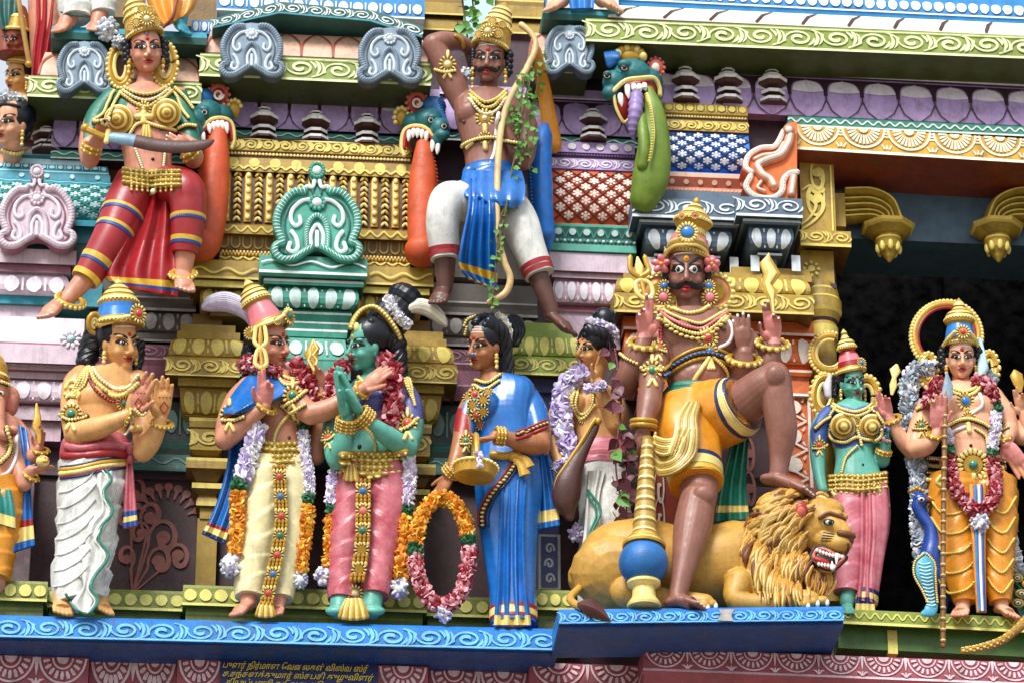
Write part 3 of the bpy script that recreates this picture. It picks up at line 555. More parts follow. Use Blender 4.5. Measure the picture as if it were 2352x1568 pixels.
petal_frieze(1010, 1500, 204, 40, 7, 'lilac frieze of lotus petals behind the archer and the climbing plant', 0, True, .85)
# arched teal band
b = MB(); top = [(488, 44), (640, 4), (855, 24), (972, 62)]; bot = [(488, 66), (640, 32), (850, 50), (970, 88)]
for i in range(3):
	L = [W(*bot[i], 215), W(*top[i], 215)]; R = [W(*bot[i+1], 215), W(*top[i+1], 215)]; sf = Surf(L, R)
	Q = [L[0], R[0], R[1], L[1]]; Bk = [q+A(0, 200, 0) for q in Q]; b.add(Q+Bk, [(0, 1, 2, 3), (4, 7, 6, 5), (0, 4, 5, 1), (3, 2, 6, 7), (0, 3, 7, 4), (1, 5, 6, 2)], 'teal_deep'); p_scroll(b, sf, 'turq_light' if i == 9 else 'teal_line', 1.9, .7, .16)
	p_line(b, sf, 'turq', .06, .12)
single(b, 'band', 'angular dark teal band with scrolls at the top between the statues', 'band')
b = MB(); m = Mould(b, 500, 976, [(-30, 120, 'blue_plain'), (-2, 120, 'blue_plain'), (30, 120, 'line_white'), (34, 120, 'blue_plain')], -30, 0); p_dots(b, m.sf(1), 'line_white', 14, .36, True)
single(b, 'band', 'blue band with white dots above the angular teal band', 'band')
b = MB(); Mould(b, 960, 1250, [(-40, 30, 'gold_paint'), (-4, 30, 'gold_lemon'), (0, 30, 'gold_shade'), (10, 44, 'gold_paint'), (34, 44, 'gold_lemon'), (38, 44, 'gold_shade'), (42, 24, 'gold_shade'), (50, 34, 'gold_paint'), (70, 34, 'gold_lemon'), (74, 34, 'plum'), (90, 20, 'plum'), (240, 20, 'plum')], -30, 0)
Mould(b, 1066, 1136, [(-30, 56, 'turq_light'), (90, 56, 'turq_light')], -30, 0); single(b, 'moulding', 'gold mouldings behind the crown of the archer', 'moulding')
b = MB(); Mould(b, 1247, 1420, [(20, 176, 'teal_deep'), (26, 182, 'turq'), (34, 182, 'teal_deep'), (48, 176, 'teal_deep')], -20, .3); m = Mould(b, 1258, 1420, [(-40, 110, 'blue_plain'), (-4, 110, 'line_white'), (24, 110, 'blue_plain')], -20, 0); single(b, 'ledge', 'small dark teal ledge with two bare feet at the top', 'ledge')
b = MB(); Mould(b, 116, 476, [(68, 196, 'turq'), (80, 204, 'teal_deep'), (96, 200, 'teal_deep'), (104, 180, 'teal_deep')], -20, .3); box(b, 430, 500, -40, 62, -20, 110, 'gold_shade'); m = Mould(b, 440, 500, [(48, 130, 'blue_plain'), (78, 130, 'blue_plain')], 0, 0); p_dots(b, m.sf(0), 'line_white', 3, .36, True)
box(b, 232, 335, -40, 40, -20, 80, 'gold_shade'); single(b, 'ledge', 'dark teal ledge under the legs of the statues at the top left', 'ledge')
def proj(P):
	q = np.asarray(P)-CAM; w = q@FWD
	return np.stack([q@RT/w*FL+1176, 784-q@UP/w*FL, -np.asarray(P)[..., 1]], -1)
def inpoly(uv, poly_):
	x, y = uv[:, 0], uv[:, 1]; p = A(poly_); ins = np.zeros(len(x), bool); j = len(p)-1
	for i in range(len(p)):
		c = ((p[i, 1] > y) != (p[j, 1] > y)) & (x < (p[j, 0]-p[i, 0])*(y-p[i, 1])/((p[j, 1]-p[i, 1]) or 1e-9)+p[i, 0]); ins ^= c; j = i
	return ins
def rotv(v, ax, deg):
	a = rad(deg); ax = nrm(ax); v = np.asarray(v, float); return v*math.cos(a)+np.cross(ax, v)*math.sin(a)+ax*np.dot(ax, v)*(1-math.cos(a))
def idir(deg, tilt=0):                       # direction in the picture plane (0 right, 90 up), tilted towards the viewer
	a, t = rad(deg), rad(tilt); return (RT*math.cos(a)+UP*math.sin(a))*math.cos(t)-FWD*math.sin(t)
def remesh(mb, name, vox, smooth=3, sm=.5):
	me = mb.mesh(name+'_raw', (0, 0, 0), 0); o = bpy.data.objects.new('tmp', me); COL.objects.link(o)
	m = o.modifiers.new('r', 'REMESH'); m.mode = 'VOXEL'; m.voxel_size = vox*S; m.use_smooth_shade = True
	if smooth: q = o.modifiers.new('s', 'SMOOTH'); q.factor = sm; q.iterations = smooth
	dg = bpy.context.evaluated_depsgraph_get(); dg.update(); r = bpy.data.meshes.new_from_object(o.evaluated_get(dg)); bpy.data.objects.remove(o); bpy.data.meshes.remove(me)
	return r
def petal(mb, c, r, mat, dirn=None, flat=.45, n=6, m=4):
	z = RNG.normal(size=3) if dirn is None else A(dirn)+RNG.normal(size=3)*.5
	ax = basis(z, RNG.normal(size=3)); ell(mb, c, (r*.62, r*flat, r), mat, ax, n, m)
def medal(mb, p, n, r, gem='gem_red', rg=.42, petals=14, mat='gold', lite='gold_light'):
	n = nrm(n); ax = basis(n, UP); lathe(mb, p-n*r*.15, [(0, r*.98), (r*.12, r*.98, 'gold_dark'), (r*.16, r*.74, 'gold_dark'), (r*.14, r*.64), (r*.26, r*.58), (r*.26, .01)], mat, ax, 20)
	for k in range(petals):
		a = 2*math.pi*k/petals; d = ax[0]*math.cos(a)+ax[1]*math.sin(a); ell(mb, p+d*r*.86+n*r*.04, (r*.13, r*.12, r*.24), lite, basis(d, n), 6, 5)
	if gem: ell(mb, p+n*r*.1, (r*rg, r*rg, r*.28), gem, ax, 12, 8)
class Fig:
	def __init__(s, name, label, cat, base, skin, group=None):
		s.t = thing(name, label, cat, W(*base), group); s.skin = skin; s.mb = MB(); s.bv = []; s.parts = {}; s.tips = []; s.slim = .9
	# -- flesh
	def limb(s, pts, k=5, mat=None, flat=(1, 1), hint=None, mb=None):
		P = crom([(*W(p[0], p[1], p[2]), p[3]) for p in pts], k); P[:, 3] *= 1 if mb else s.slim; tube(mb or s.mb, P[:, :3], P[:, 3], mat or s.skin, 22, rnd=True, flat=flat, hint=hint)
	def torso(s, secs, k=4, mat=None, mb=None, n=24, ex=2.3):
		q = A([(*W(p[0], p[1], p[2]), p[3], p[4], p[5] if len(p) > 5 else 0, p[6] if len(p) > 6 else 0) for p in secs]); q = crom(q, k); th = np.linspace(0, 2*math.pi, n, endpoint=False); rows = []
		for r in q:
			y, ro = rad(r[5]), rad(r[6]); lat = A(math.cos(y)*math.cos(ro), math.sin(y), -math.sin(ro)); dep = A(math.sin(y), -math.cos(y), 0)
			c, s_ = np.cos(th), np.sin(th); rr = (np.abs(c)**ex+np.abs(s_)**ex)**(-1/ex)
			rows.append(r[:3]+(rr*c*r[3])[:, None]*lat+(rr*s_*r[4])[:, None]*dep)
		G = np.stack(rows); mb = mb or s.mb; mat = mat or s.skin; mb.grid(G, mat, closed_v=True); mb.add(G[0], [list(range(n))[::-1]], mat); mb.add(G[-1], [list(range(n))], mat)
	def ball(s, u, v, d, r, mat=None, ang=0, mb=None, n=14):
		x, y = idir(-ang), idir(90-ang); r = np.broadcast_to(A(r) if not np.isscalar(r) else r, (3,)); ell(mb or s.mb, W(u, v, d), r, mat or s.skin, np.array([x, y, -FWD]), n, 10)
	def hand(s, w, ang, L, tilt=0, roll=0, thumb=1, curl=(12, 10, 12, 16), spread=5, tc=15, ta=42, nail=None, wr=None, pw=1.0):
		w = W(*w) if len(w) == 3 else A(w); d = idir(ang, tilt); n = -FWD-d*np.dot(-FWD, d); n = rotv(nrm(n), d, roll); sd = nrm(np.cross(d, n))*thumb
		m = s.skin; pl = .47*L; hw = .205*L*pw
		P = np.array([w-d*L*.06, w+d*L*.02, w+d*pl*.35, w+d*pl*.75, w+d*pl]); tube(s.mb, P, [.105*L, .11*L, .175*L*pw, .2*L*pw, .185*L*pw], m, 14, rnd=True, hint=n, flat=(.52, 1))
		ell(s.mb, w+d*pl*.36+sd*hw*.55+n*L*.03, (L*.085, L*.15, L*.08), m, np.array([sd, nrm(d+sd*.35), n]))
		tips = []
		for i, (off, ln, cu) in enumerate(zip((.76, .27, -.24, -.72), (.43, .49, .455, .36), curl)):
			b = w+d*(pl*.93-abs(off)*L*.03)+sd*hw*off; dd = rotv(d, n, -off*thumb*spread*1.6); ax = np.cross(dd, n); pts = [b-dd*L*.06, b]; c = 0
			for j, (f, cf) in enumerate(((.45, .32), (.31, .36), (.24, .32))):
				c += cu*cf; q = rotv(dd, ax, c); pts.append(pts[-1]+q*ln*L*f)
			r = L*(.054 if i < 3 else .046); tube(s.mb, pts, [r*1.1, r*1.1, r, r*.92, r*.78], m, 10, rnd=True); tips.append((pts[-1], q, rotv(n, ax, c), r))
		b = w+d*pl*.22+sd*hw*.7; t0 = nrm(d*math.cos(rad(ta))+sd*math.sin(rad(ta))+n*.18); pts = [b]; ax = np.cross(t0, n+sd*.0)
		for j, f in enumerate((.17, .15, .12)): q = rotv(t0, np.cross(t0, nrm(d*.7-sd*.6+n*.4)), tc*j); pts.append(pts[-1]+q*L*f)
		tube(s.mb, pts, [L*.075, L*.066, L*.058, L*.045], m, 10, rnd=True); tips.append((pts[-1], q, -np.cross(q, np.cross(n, q)), L*.05))
		if nail:
			for p, q, nn, r in tips: ell(s.P('fingernails' if False else 'nail_paint'), p+q*r*.35-nn*r*.35, (r*.62, r*.45, r*.95), nail, basis(q, nn), 8, 6)
		return tips
	def foot(s, ank, toe, w, h=None, nail=None, heel=.35):
		a, t = W(*ank), W(*toe); d = t-a; d[2] *= 1; L = np.linalg.norm(d); dn = nrm(d); h = h or w*.9; side = nrm(np.cross(dn, EZ))
		z = a[2]*.0
		P = np.array([a-dn*L*heel+A(0, 0, -h*.6), a+A(0, 0, -h*.15), a+d*.45+A(0, 0, -h*.05), a+d*.75, t-dn*w*.45]); tube(s.mb, P, [w*.72, w*.86, w*.92, w*1.0, w*.85], s.skin, 14, rnd=True, hint=EZ, flat=(.62, 1))
		for i in range(5):
			o = (i-2)/2.; p = t+side*o*w*.82+dn*(w*.42-abs(o+.35)*w*.30)*1.0; r = w*(.30-.05*i*.8) if True else 0
			r = w*.30 if abs(o) == 1 and i == 0 else w*.24; tube(s.mb, [p-dn*w*.8, p-dn*w*.2, p+dn*w*.18], [r*.9, r*.95, r], s.skin, 10, rnd=True)
			if nail: ell(s.P('nail_paint'), p+dn*w*.30+EZ*r*.35, (r*.7, r*.9, r*.4), nail, None, 8, 6)
	def head(s, u, v, d, F, yaw=0, pitch=8, roll=0, wide=1.0, jaw=1.0, nose=1.0, ear=True, long=1.0):
		ex, ey, ez = RT, UP, -FWD; y, p, r = rad(yaw), rad(pitch), rad(roll)
		ez, ex = ez*math.cos(y)+ex*math.sin(y), ex*math.cos(y)-ez*math.sin(y); ez, ey = ez*math.cos(p)+ey*math.sin(p), ey*math.cos(p)-ez*math.sin(p)
		R_ = lambda q: rotv(q, -FWD, -roll); ex, ey, ez = R_(ex), R_(ey), R_(ez); s.hb = np.array([ex, ey, ez]); s.hc = W(u, v, d)-FWD*F*.10; s.F = F
		L = lambda x, yy, z: s.hc+(x*ex+yy*ey+z*ez)*F; s.L = L; m = s.skin; E = lambda c, r: ell(s.mb, L(*c), A(*r)*F, m, s.hb, 20, 14)
		k = wide
		E((0, .20, -.13), (.385*k, .47, .47)); E((0, -.04, .02), (.345*k, .46, .35)); E((0, -.27, .04), (.25*jaw*k, .22, .27)); E((0, -.41, .235), (.115*jaw, .09, .10))
		for sx in (-1, 1):
			E((sx*.175*k, -.13, .20), (.135, .13, .12)); E((sx*.16*k, .185, .27), (.14, .042, .075)); E((sx*.062, -.155, .385), (.05, .038, .055))
			if ear: E((sx*.37*k, .0, -.06), (.05, .125, .085)); E((sx*.375*k, -.12, -.05), (.035, .07, .04))
		for (a, b, r0, r1) in (((0, .20, .30), (0, .03, .385), .045, .05), ((0, .03, .385), (0, -.12, .455*nose), .05, .062)): tube(s.mb, np.linspace(L(*a), L(*b), 4), np.linspace(r0, r1, 4)*F, m, 10, rnd=True)
		E((0, -.125, .445*nose), (.058, .05, .06)); E((0, -.255, .315), (.115, .035, .05)); E((0, -.31, .305), (.085, .04, .055)); E((0, -.20, .30), (.10, .06, .05))
	def finish(s, vox=1.9, smooth=5, paint=(), name='body'):
		me = remesh(s.mb, name, vox, smooth); n = len(me.vertices); co = np.zeros(n*3); me.vertices.foreach_get('co', co); co = co.reshape(-1, 3)/S; s.bco = co
		fs = [list(p.vertices) for p in me.polygons]; s.body_bvh = BVHTree.FromPolygons(co.tolist(), fs); s.bv.append(s.body_bvh)
		me.materials.clear(); me.materials.append(M(s.skin))
		if paint:
			npoly = len(me.polygons); c = np.zeros(npoly*3); me.polygons.foreach_get('center', c); c = c.reshape(-1, 3)/S; nn = np.zeros(npoly*3); me.polygons.foreach_get('normal', nn); nn = nn.reshape(-1, 3); uvd = proj(c); idx = np.zeros(npoly, int)
			for pl_, mat, *cond in paint:
				me.materials.append(M(mat)); k = inpoly(uvd, pl_)
				if cond: k &= (uvd[:, 2] > cond[0]) & (uvd[:, 2] < cond[1])
				if len(cond) > 2: k &= (nn@(-FWD)) > cond[2]
				idx[k] = len(me.materials)-1
			me.polygons.foreach_set('material_index', idx)
		o = wloc(s.t); me.vertices.foreach_set('co', (co*S-o).ravel()); me.update(); me.polygons.foreach_set('use_smooth', [True]*len(me.polygons))
		ob = bpy.data.objects.new(name, me); COL.objects.link(ob); ob.parent = s.t; s.body = ob; return ob
	# -- parts
	def P(s, name):
		if name not in s.parts: s.parts[name] = MB()
		return s.parts[name]
	def new(s, name):                        # a further part of the same name
		k = name
		while k in s.parts: k += ' '
		s.parts[k] = MB(); return s.parts[k]
	def solid(s, mb): s.bv.append(mb.bvh()); return mb
	def flush(s):
		done = {}
		for k, mb in sorted(s.parts.items(), key=lambda q: '/' in q[0]):
			if mb.n: done[k] = mb.build(k.split('/')[-1].strip(), done.get(k.rsplit('/', 1)[0], s.t) if '/' in k else s.t, 50)
		s.parts = {}
	def cast(s, u, v, d0=None):
		r = nrm(raydir(u, v)); best = None
		for b in s.bv:
			h = b.ray_cast(Vector(CAM), Vector(r))
			if h[0] is not None and (best is None or h[3] < best[2]): best = (A(*h[0]), A(*h[1]), h[3])
		if best is None: return (None, None) if d0 is None else (W(u, v, d0), -FWD)
		n = best[1]; return best[0], (n if np.dot(n, FWD) < 0 else -n)
	def drape(s, uv, off=0, step=5, k=6, d0=None):
		q = resample(crom(A(uv), k) if len(uv) > 2 else A(uv), step); Ts = []; Ns = []
		for a in q:
			p, n = s.cast(a[0], a[1], d0); Ts.append(np.nan if p is None else np.linalg.norm(p-CAM)); Ns.append(-FWD if n is None else n)
		Ts = np.array(Ts); ok = ~np.isnan(Ts)
		if not ok.any(): Ts[:] = np.linalg.norm(W(q[0][0], q[0][1], 200)-CAM); ok[:] = True
		Ts = np.interp(np.arange(len(Ts)), np.where(ok)[0], Ts[ok])
		if len(Ts) > 4: T2 = np.convolve(np.pad(Ts, 2, 'edge'), [.1, .2, .4, .2, .1], 'valid'); Ts = np.minimum(Ts, T2)*.5+T2*.5
		Ns = nrm(np.array(Ns)-FWD*.6); D = nrm(np.stack([raydir(*a[:2]) for a in q])); return CAM+D*Ts[:, None]+Ns*off, Ns
	def cord(s, part, uv, r, mat, beads=None, off=None, step=4, d0=None, nb=8):
		if beads and mat == 'gold': mat = 'gold_dark'
		if beads and mat == 'gold_dark': r = r*.8
		mb = s.P(part) if isinstance(part, str) else part; P, N_ = s.drape(uv, r*.5 if off is None else off, step, d0=d0)
		if mat: tube(mb, P, r, mat, 8, rnd=True)
		if beads:
			bm, br, bs = beads[:3]; up = beads[3] if len(beads) > 3 else r*.6; Q = resample(np.hstack([P, N_]), bs*.86)
			for q in Q: ell(mb, q[:3]+nrm(q[3:])*up, br if np.isscalar(br) else A(br), bm, None if np.isscalar(br) else basis(q[3:], UP), nb, 6)
		return P
	def medal(s, part, u, v, r, gem='gem_red', d0=None, off=2, **k):
		p, n = s.cast(u, v, d0); n = nrm(n*.6-FWD) if n is not None else -FWD; p = W(u, v, 220) if p is None else p; medal(s.P(part) if isinstance(part, str) else part, p+n*off, n, r, gem, **k)
	def ring(s, part, a, b, r, mat, tilt=18, d=None, beads=None, n=1, gap=None, ext=1.0, flat=(1, 1)):
		mb = s.P(part) if isinstance(part, str) else part; a, b = A(a), A(b); R = np.linalg.norm(b-a)/2*ext+r*.4; m = (a+b)/2; dv = nrm(b-a); ax2 = A(-dv[1], dv[0])
		if d is None:
			p, _ = s.cast(*m); c0 = (p if p is not None else W(m[0], m[1], 220))+FWD*R*.8
		else: c0 = W(m[0], m[1], d)
		x = RT*dv[0]-UP*dv[1]; axis = RT*ax2[0]-UP*ax2[1]; z = -FWD; t = rad(tilt); z2 = z*math.cos(t)+axis*math.sin(t); a2 = np.cross(x, z2)
		for k in range(n):
			c = c0+a2*(k-(n-1)/2)*(gap or r*1.7); th = np.linspace(0, 2*math.pi, 36, endpoint=False); P = c+np.outer(np.cos(th), x)*R+np.outer(np.sin(th), z2)*R
			tube(mb, P, r, mat, 8, closed=True, hint=a2, flat=flat)
			if beads:
				nb = max(6, int(2*math.pi*R/beads[2])); 
				for j in range(nb): q = 2*math.pi*j/nb; dd = x*math.cos(q)+z2*math.sin(q); ell(mb, c+dd*(R+r*.7), beads[1], beads[0], None, 7, 5)
		return c0
	def leg(s, part, pts, mat, ridges=0, amp=.06, twist=3., k=6, n=56, borders=(), lobes=0, lamp=.05, flat=(1, 1), solid=True):
		mb = s.P(part) if isinstance(part, str) else part; P = crom([(*W(p[0], p[1], p[2]), p[3]) for p in pts], k)
		P = resample(P, 3.5)
		def fn(th, t):
			f = 1+0*th+0*t
			if ridges: ph = t*ridges-((th+math.pi*.9) % (2*math.pi))/(2*math.pi)*twist+.16*np.sin(t*9+th); q = ph % 1.0; f = f+amp*(np.minimum(q/.16, 1)*(1-q)**1.3*1.5-.4)+.007*np.sin(ph*2*math.pi*5)+amp*.45*np.exp(-((q-.12)/.05)**2)*(np.sin(th*70)>0)
			if lobes: f = f+lamp*np.sin(th*lobes+t*4)
			return f
		sub = MB(); tube(sub, P[:, :3], P[:, 3], mat, n, fn=fn, flat=flat, hint=EN)
		for (t0, t1, bm) in borders:
			i0, i1 = int(t0*(len(P)-1)), max(int(t0*(len(P)-1))+1, int(round(t1*(len(P)-1)))); tube(sub, P[i0:i1+1, :3], P[i0:i1+1, 3]*1.0+1.8, bm, n, fn=None if not ridges else (lambda th, t: 1.03+0*th+0*t), hint=EN, flat=flat)
		mb.v += sub.v; off = mb.n; mb.n += sub.n
		mp = [mb.mi(x) for x in sub.mats]; mb.f += [[i+off for i in f] for f in sub.f]; mb.m += [mp[i] for i in sub.m]
		if solid: s.bv.append(sub.bvh())
	def cloth(s, part, rows, mat, pleats=4, amp=6, thick=6, borders=(), bulge=0, k=5, nc=30, flare=0, solid=True, phase=0, sharp=False):
		mb = s.P(part) if isinstance(part, str) else part
		q = crom(A(rows), k); t = np.linspace(0, 1, nc); R = []
		for i, r in enumerate(q):
			dl, dr = (r[4], r[5]) if len(r) > 5 else (r[4], r[4]); row = []
			for x in t:
				w = math.sin(pleats*2*math.pi*x+phase); w = (abs(w)**.7*(1 if w > 0 else -1)) if sharp else w
				row.append(W(r[0]+(r[2]-r[0])*x, r[1]+(r[3]-r[1])*x, dl+(dr-dl)*x+amp*w*(1+flare*i/len(q))+bulge*math.sin(math.pi*x)))
			R.append(row)
		G = np.array(R); B = G.copy(); B[:, :, 1] += thick; sub = MB(); nr = len(G)
		def mt(f):
			for (a, b, m_) in borders:
				if a <= f < b: return m_
			return mat
		for i in range(nr-1): sub.grid(G[i:i+2], mt(i/(nr-1)), flip=False); sub.grid(B[i:i+2], mt(i/(nr-1)), flip=True)
		for (a, b) in ((G[:, 0], B[:, 0]), (B[:, -1], G[:, -1]), (G[0], B[0]) , (B[-1], G[-1])): sub.grid(np.stack([a, b]), mat)
		mb.v += sub.v; off = mb.n; mb.n += sub.n; mp = [mb.mi(x) for x in sub.mats]; mb.f += [[i+off for i in f] for f in sub.f]; mb.m += [mp[i] for i in sub.m]
		if solid: s.bv.append(sub.bvh())
	def garland(s, part, uvd, R, mats, step=.36, drape=False, per=10, size=.56, off=0):
		mb = s.P(part) if isinstance(part, str) else part
		if drape: P, _ = s.drape(uvd, R*.35+off, 4)
		else: P = crom(WP(uvd), 8)
		P = resample(P, R*step); T, N_, B_ = frames(P); n = len(P); tube(mb, P, R*.55, mats[0][2][0] if isinstance(mats[0][2], tuple) else mats[0][2], 8, rnd=True)
		for i in range(n):
			f = i/max(1, n-1); opts = [m for a, b, m in mats if a <= f <= b] or [mats[-1][2]]; mt = opts[-1]
			mts = mt if isinstance(mt, tuple) else (mt,)
			for k in range(per):
				a = 2*math.pi*(k+RNG.uniform(-.3, .3)+.5*(i % 2))/per; d = N_[i]*math.cos(a)+B_[i]*math.sin(a)
				if np.dot(d, FWD) > .55: continue
				petal(mb, P[i]+d*R*RNG.uniform(.5, .72), R*size*RNG.uniform(.8, 1.15), mts[int(RNG.integers(len(mts)))], d*.8+T[i]*RNG.uniform(-1.2, 1.2), .24)
	def puff(s, part, u, v, d, R, mats, n=46):
		mb = s.P(part) if isinstance(part, str) else part; c = W(u, v, d); ell(mb, c, R*.62, mats[0])
		for i in range(n):
			q = nrm(RNG.normal(size=3)); petal(mb, c+q*R*.66*A(1, 1, 1.15), R*.34*RNG.uniform(.8, 1.2), mats[int(RNG.integers(len(mats)))], q, .5)
	# -- face
	def fc(s, x, y, off=.0):
		o = s.L(x, y, 1.2); h = s.body_bvh.ray_cast(Vector(o), Vector(-s.hb[2]))
		return (A(*h[0]) if h[0] is not None else s.L(x, y, .25))+s.hb[2]*off*s.F
	def eyes(s, size=1.15, y=.055, x=.165, iris='eye_dark', look=(0, 0), liner=1.0, tilt=.012, wide=1.0, white='eye_white', brow=True, by=.2, bt=.03, bw=1.0, fierce=0, ring=None, sides=(-1, 1)):
		F, ex, ey, ez = s.F, *s.hb
		for sx in sides:
			cx = sx*x; w = .105*size; h = .046*size*wide; zc = [np.dot(s.fc(cx+q*w, y)-s.hc, ez)/F for q in (-1, 0, 1)]; zz = lambda t: (zc[0]*(t*t-t)/2+zc[1]*(1-t*t)+zc[2]*(t*t+t)/2)
			mb = s.new('eye'); ib = s.new(list(s.parts)[-1]+'/iris')
			def alm(k, kh, zoff, mat, n=11, bul=.03):
				t = np.linspace(-1, 1, n); V = [[], [], []]
				up = h*kh*(1-np.abs(t)**2.2); lo = -h*.72*kh*(1-np.abs(t)**2.0)
				rows = []
				for f in (0, .25, .5, .75, 1.0):
					rows.append([s.L(cx+q*w*k, y+sx*q*tilt+lo[i]+(up[i]-lo[i])*f, zz(q)+zoff+bul*(1-q*q)*math.sin(math.pi*f)) for i, q in enumerate(t)])
				mb.grid(np.array(rows), mat)
			alm(1.13, 1.16+.2*(liner-1), .004, 'liner'); alm(.98, .98, .012, white)
			sl = (zc[2]-zc[0])/(2*w); c = s.L(cx+look[0]*.03, y+.004+look[1]*.02, zc[1]+.046+look[0]*.03*sl); en = nrm(ez-ex*sl); r = .047*size*(.86 if wide > 1.2 else 1); ax = basis(en, ey)
			for (rr, zo, mt_) in ((1., 0, iris), (.5, .006, 'liner')): lathe(ib, c+en*zo*F, [(-.012*F, rr*r*F), (0, rr*r*F*.96), (.003*F, .01)], mt_, ax, 14)
			ell(ib, c+(ex*-.012+ey*.014+ez*.011)*F, .009*F, 'eye_white', None, 6, 4)  # white dot painted in as the eye's highlight
			t = np.linspace(-1, 1, 9); P = np.array([s.L(cx+q*w*1.04, y+sx*q*tilt+h*1.02*(1-abs(q)**2.2), zz(q)+.022) for q in t]); tube(mb, P, .011*F, s.skin if False else 'liner', 5, rnd=True)
			P = np.array([s.L(cx+q*w*.95, y+.035*size+h*1.1*(1-q*q), zz(q)+.010) for q in t]); tube(mb, P, .006*F, 'brow', 5, rnd=True)
			if brow:
				mb = s.new('eyebrow'); pts = [(-.085, -.035-fierce*.02), (.0, .01), (.10, .035+fierce*.045), (.20, .0+fierce*.03), (.255, -.045)]
				P = crom([s.fc(sx*(x-.02+a*bw), by+b, .008) for a, b in pts], 4); tube(mb, P, F*bt*np.interp(np.linspace(0, 1, len(P)), [0, .2, .6, 1], [.6, 1, .75, .2]), 'brow', 7, rnd=True, hint=ez, flat=(.5, 1))
	def lips(s, mat='lip', y=-.275, w=.115, th=1.0, smile=.01):
		mb = s.P('lips'); F, ez = s.F, s.hb[2]
		up = [(-1, smile), (-.55, .022), (-.2, .034), (0, .026), (.2, .034), (.55, .022), (1, smile)]; P = crom([s.fc(a*w, y+b, .004) for a, b in up], 4); tube(mb, P, F*.026*th*np.interp(np.linspace(-1, 1, len(P)), [-1, -.5, 0, .5, 1], [.15, .8, .9, .8, .15]), mat, 8, rnd=True, hint=ez, flat=(.7, 1))
		lo = [(-.95, smile), (-.5, -.022), (0, -.034), (.5, -.022), (.95, smile)]; P = crom([s.fc(a*w*.95, y+b, .004) for a, b in lo], 5); tube(mb, P, F*.034*th*np.interp(np.linspace(-1, 1, len(P)), [-1, -.5, 0, .5, 1], [.12, .85, 1, .85, .12]), mat, 8, rnd=True, hint=ez, flat=(.7, 1))
		tube(mb, crom([s.fc(-w*.98, y+smile, .016), s.fc(0, y+.002, .026), s.fc(w*.98, y+smile, .016)], 6), F*.006, 'liner', 5, rnd=True)
	def moustache(s, w=.33, y=-.19, up=.06, th=1.0):
		mb = s.P('moustache'); F, ez = s.F, s.hb[2]
		for sx in (-1, 1):
			pts = [(.0, y), (.09, y-.01), (.2, y-.045), (w-.05, y-.03), (w, y+up*.5), (w-.03, y+up)]; P = crom([s.fc(sx*a, b, .02)for a, b in pts], 5); k = len(P)
			for j in range(7): o = (j-3)/3.; Q = P+s.hb[1]*o*F*.030*np.sin(np.linspace(.6, math.pi-.15, k))[:, None]+ez*F*.01*(1-abs(o)); tube(mb, Q, F*.022*th*np.interp(np.linspace(0, 1, k), [0, .3, .8, 1], [.8, 1.2, .8, .35]), 'hair', 6, rnd=True)
	def mark(s, kind='bindi', mat='mark_red', y=.30, r=.035, x=0):
		mb = s.P('forehead_mark'); F, ez = s.F, s.hb[2]
		if kind == 'stripes':
			for k in range(3): P = crom([s.fc(a, y+.09+k*.06+.02*math.cos(a*6), .006) for a in (-.24, -.12, 0, .12, .24)], 4); tube(mb, P, F*.016, 'line_white', 6, rnd=True, hint=ez, flat=(.4, 1))
		elif kind == 'u':
			P = crom([s.fc(x+a, b, .006) for a, b in ((-.06, y+.2), (-.05, y+.05), (0, y-.02), (.05, y+.05), (.06, y+.2))], 4); tube(mb, P, F*.012, mat, 6, rnd=True)
		else:
			ax = s.hb; ell(mb, s.fc(x, y, .004), (r*F, r*F*1.25, r*F*.5), mat, ax, 12, 8)
			if kind == 'ring': ell(mb, s.fc(x, y, .012), (r*F*.45, r*F*.45, r*F*.5), 'mark_red', ax, 10, 6)
	def hair(s, r=(.425, .47, .45), c=(0, .22, -.20), mat='hair', strands=46, part=None):
		mb = s.P('hair'); V, Fc = sph(40, 24); V = V.copy(); a = np.arctan2(V[:, 1], V[:, 0]); V = V[:, [0, 2, 1]]*A(1, 1, -1)
		k = 1+.018*np.sin(np.arctan2(V[:, 0], V[:, 1]*.6+V[:, 2])*strands*.5); V = V*k[:, None]*A(*r)*s.F; mb.add(V@s.hb+s.L(*c), Fc, mat)
	def lock(s, uv, r0, r1, mat='hair', d0=None, off=0, n=3, spread=.5, wav=0.12):
		mb = s.P('hair')
		P0 = crom([W(*p) for p in uv], 6) if len(uv[0]) == 3 else s.drape(uv, off, 5, d0=d0)[0]
		T, N_, B_ = frames(P0); k = len(P0)
		for j in range(n):
			ph = 2*math.pi*j/n; tt = np.linspace(0, 1, k)[:, None]; rr = np.linspace(r0, r1, k)[:, None]; a = ph+tt*7
			tube(mb, P0+(N_*np.cos(a)+B_*np.sin(a))*rr*spread, np.linspace(r0, r1, k)*(.62 if n > 1 else 1)*(1+wav*np.sin(np.linspace(0, 26, k))), mat, 7, rnd=True)
	def crown(s, prof, c=(0, .5, -.08), tilt=-8, part='crown', mat='gold', beads=(), n=32, lean=0, fn=None):
		q = []
		for p in prof: q += ([(p[0]-.016, p[1]*.985, 'gold_dark')] if len(p) > 2 and p[2] == 'gold_light' and q else [])+[p]
		prof = q; mb = s.P(part); ey = rotv(s.hb[1], s.hb[0], tilt); ey = rotv(ey, s.hb[2], -lean); ez = nrm(np.cross(s.hb[0], ey)); ex = np.cross(ey, ez); ax = np.array([ex, ez, ey]); o = s.L(*c); F = s.F; s.cax = (o, ax)
		lathe(mb, o, [(p[0]*F, max(p[1]*F, .3))+((p[2],) if len(p) > 2 else ()) for p in prof], mat, ax, n, fn)
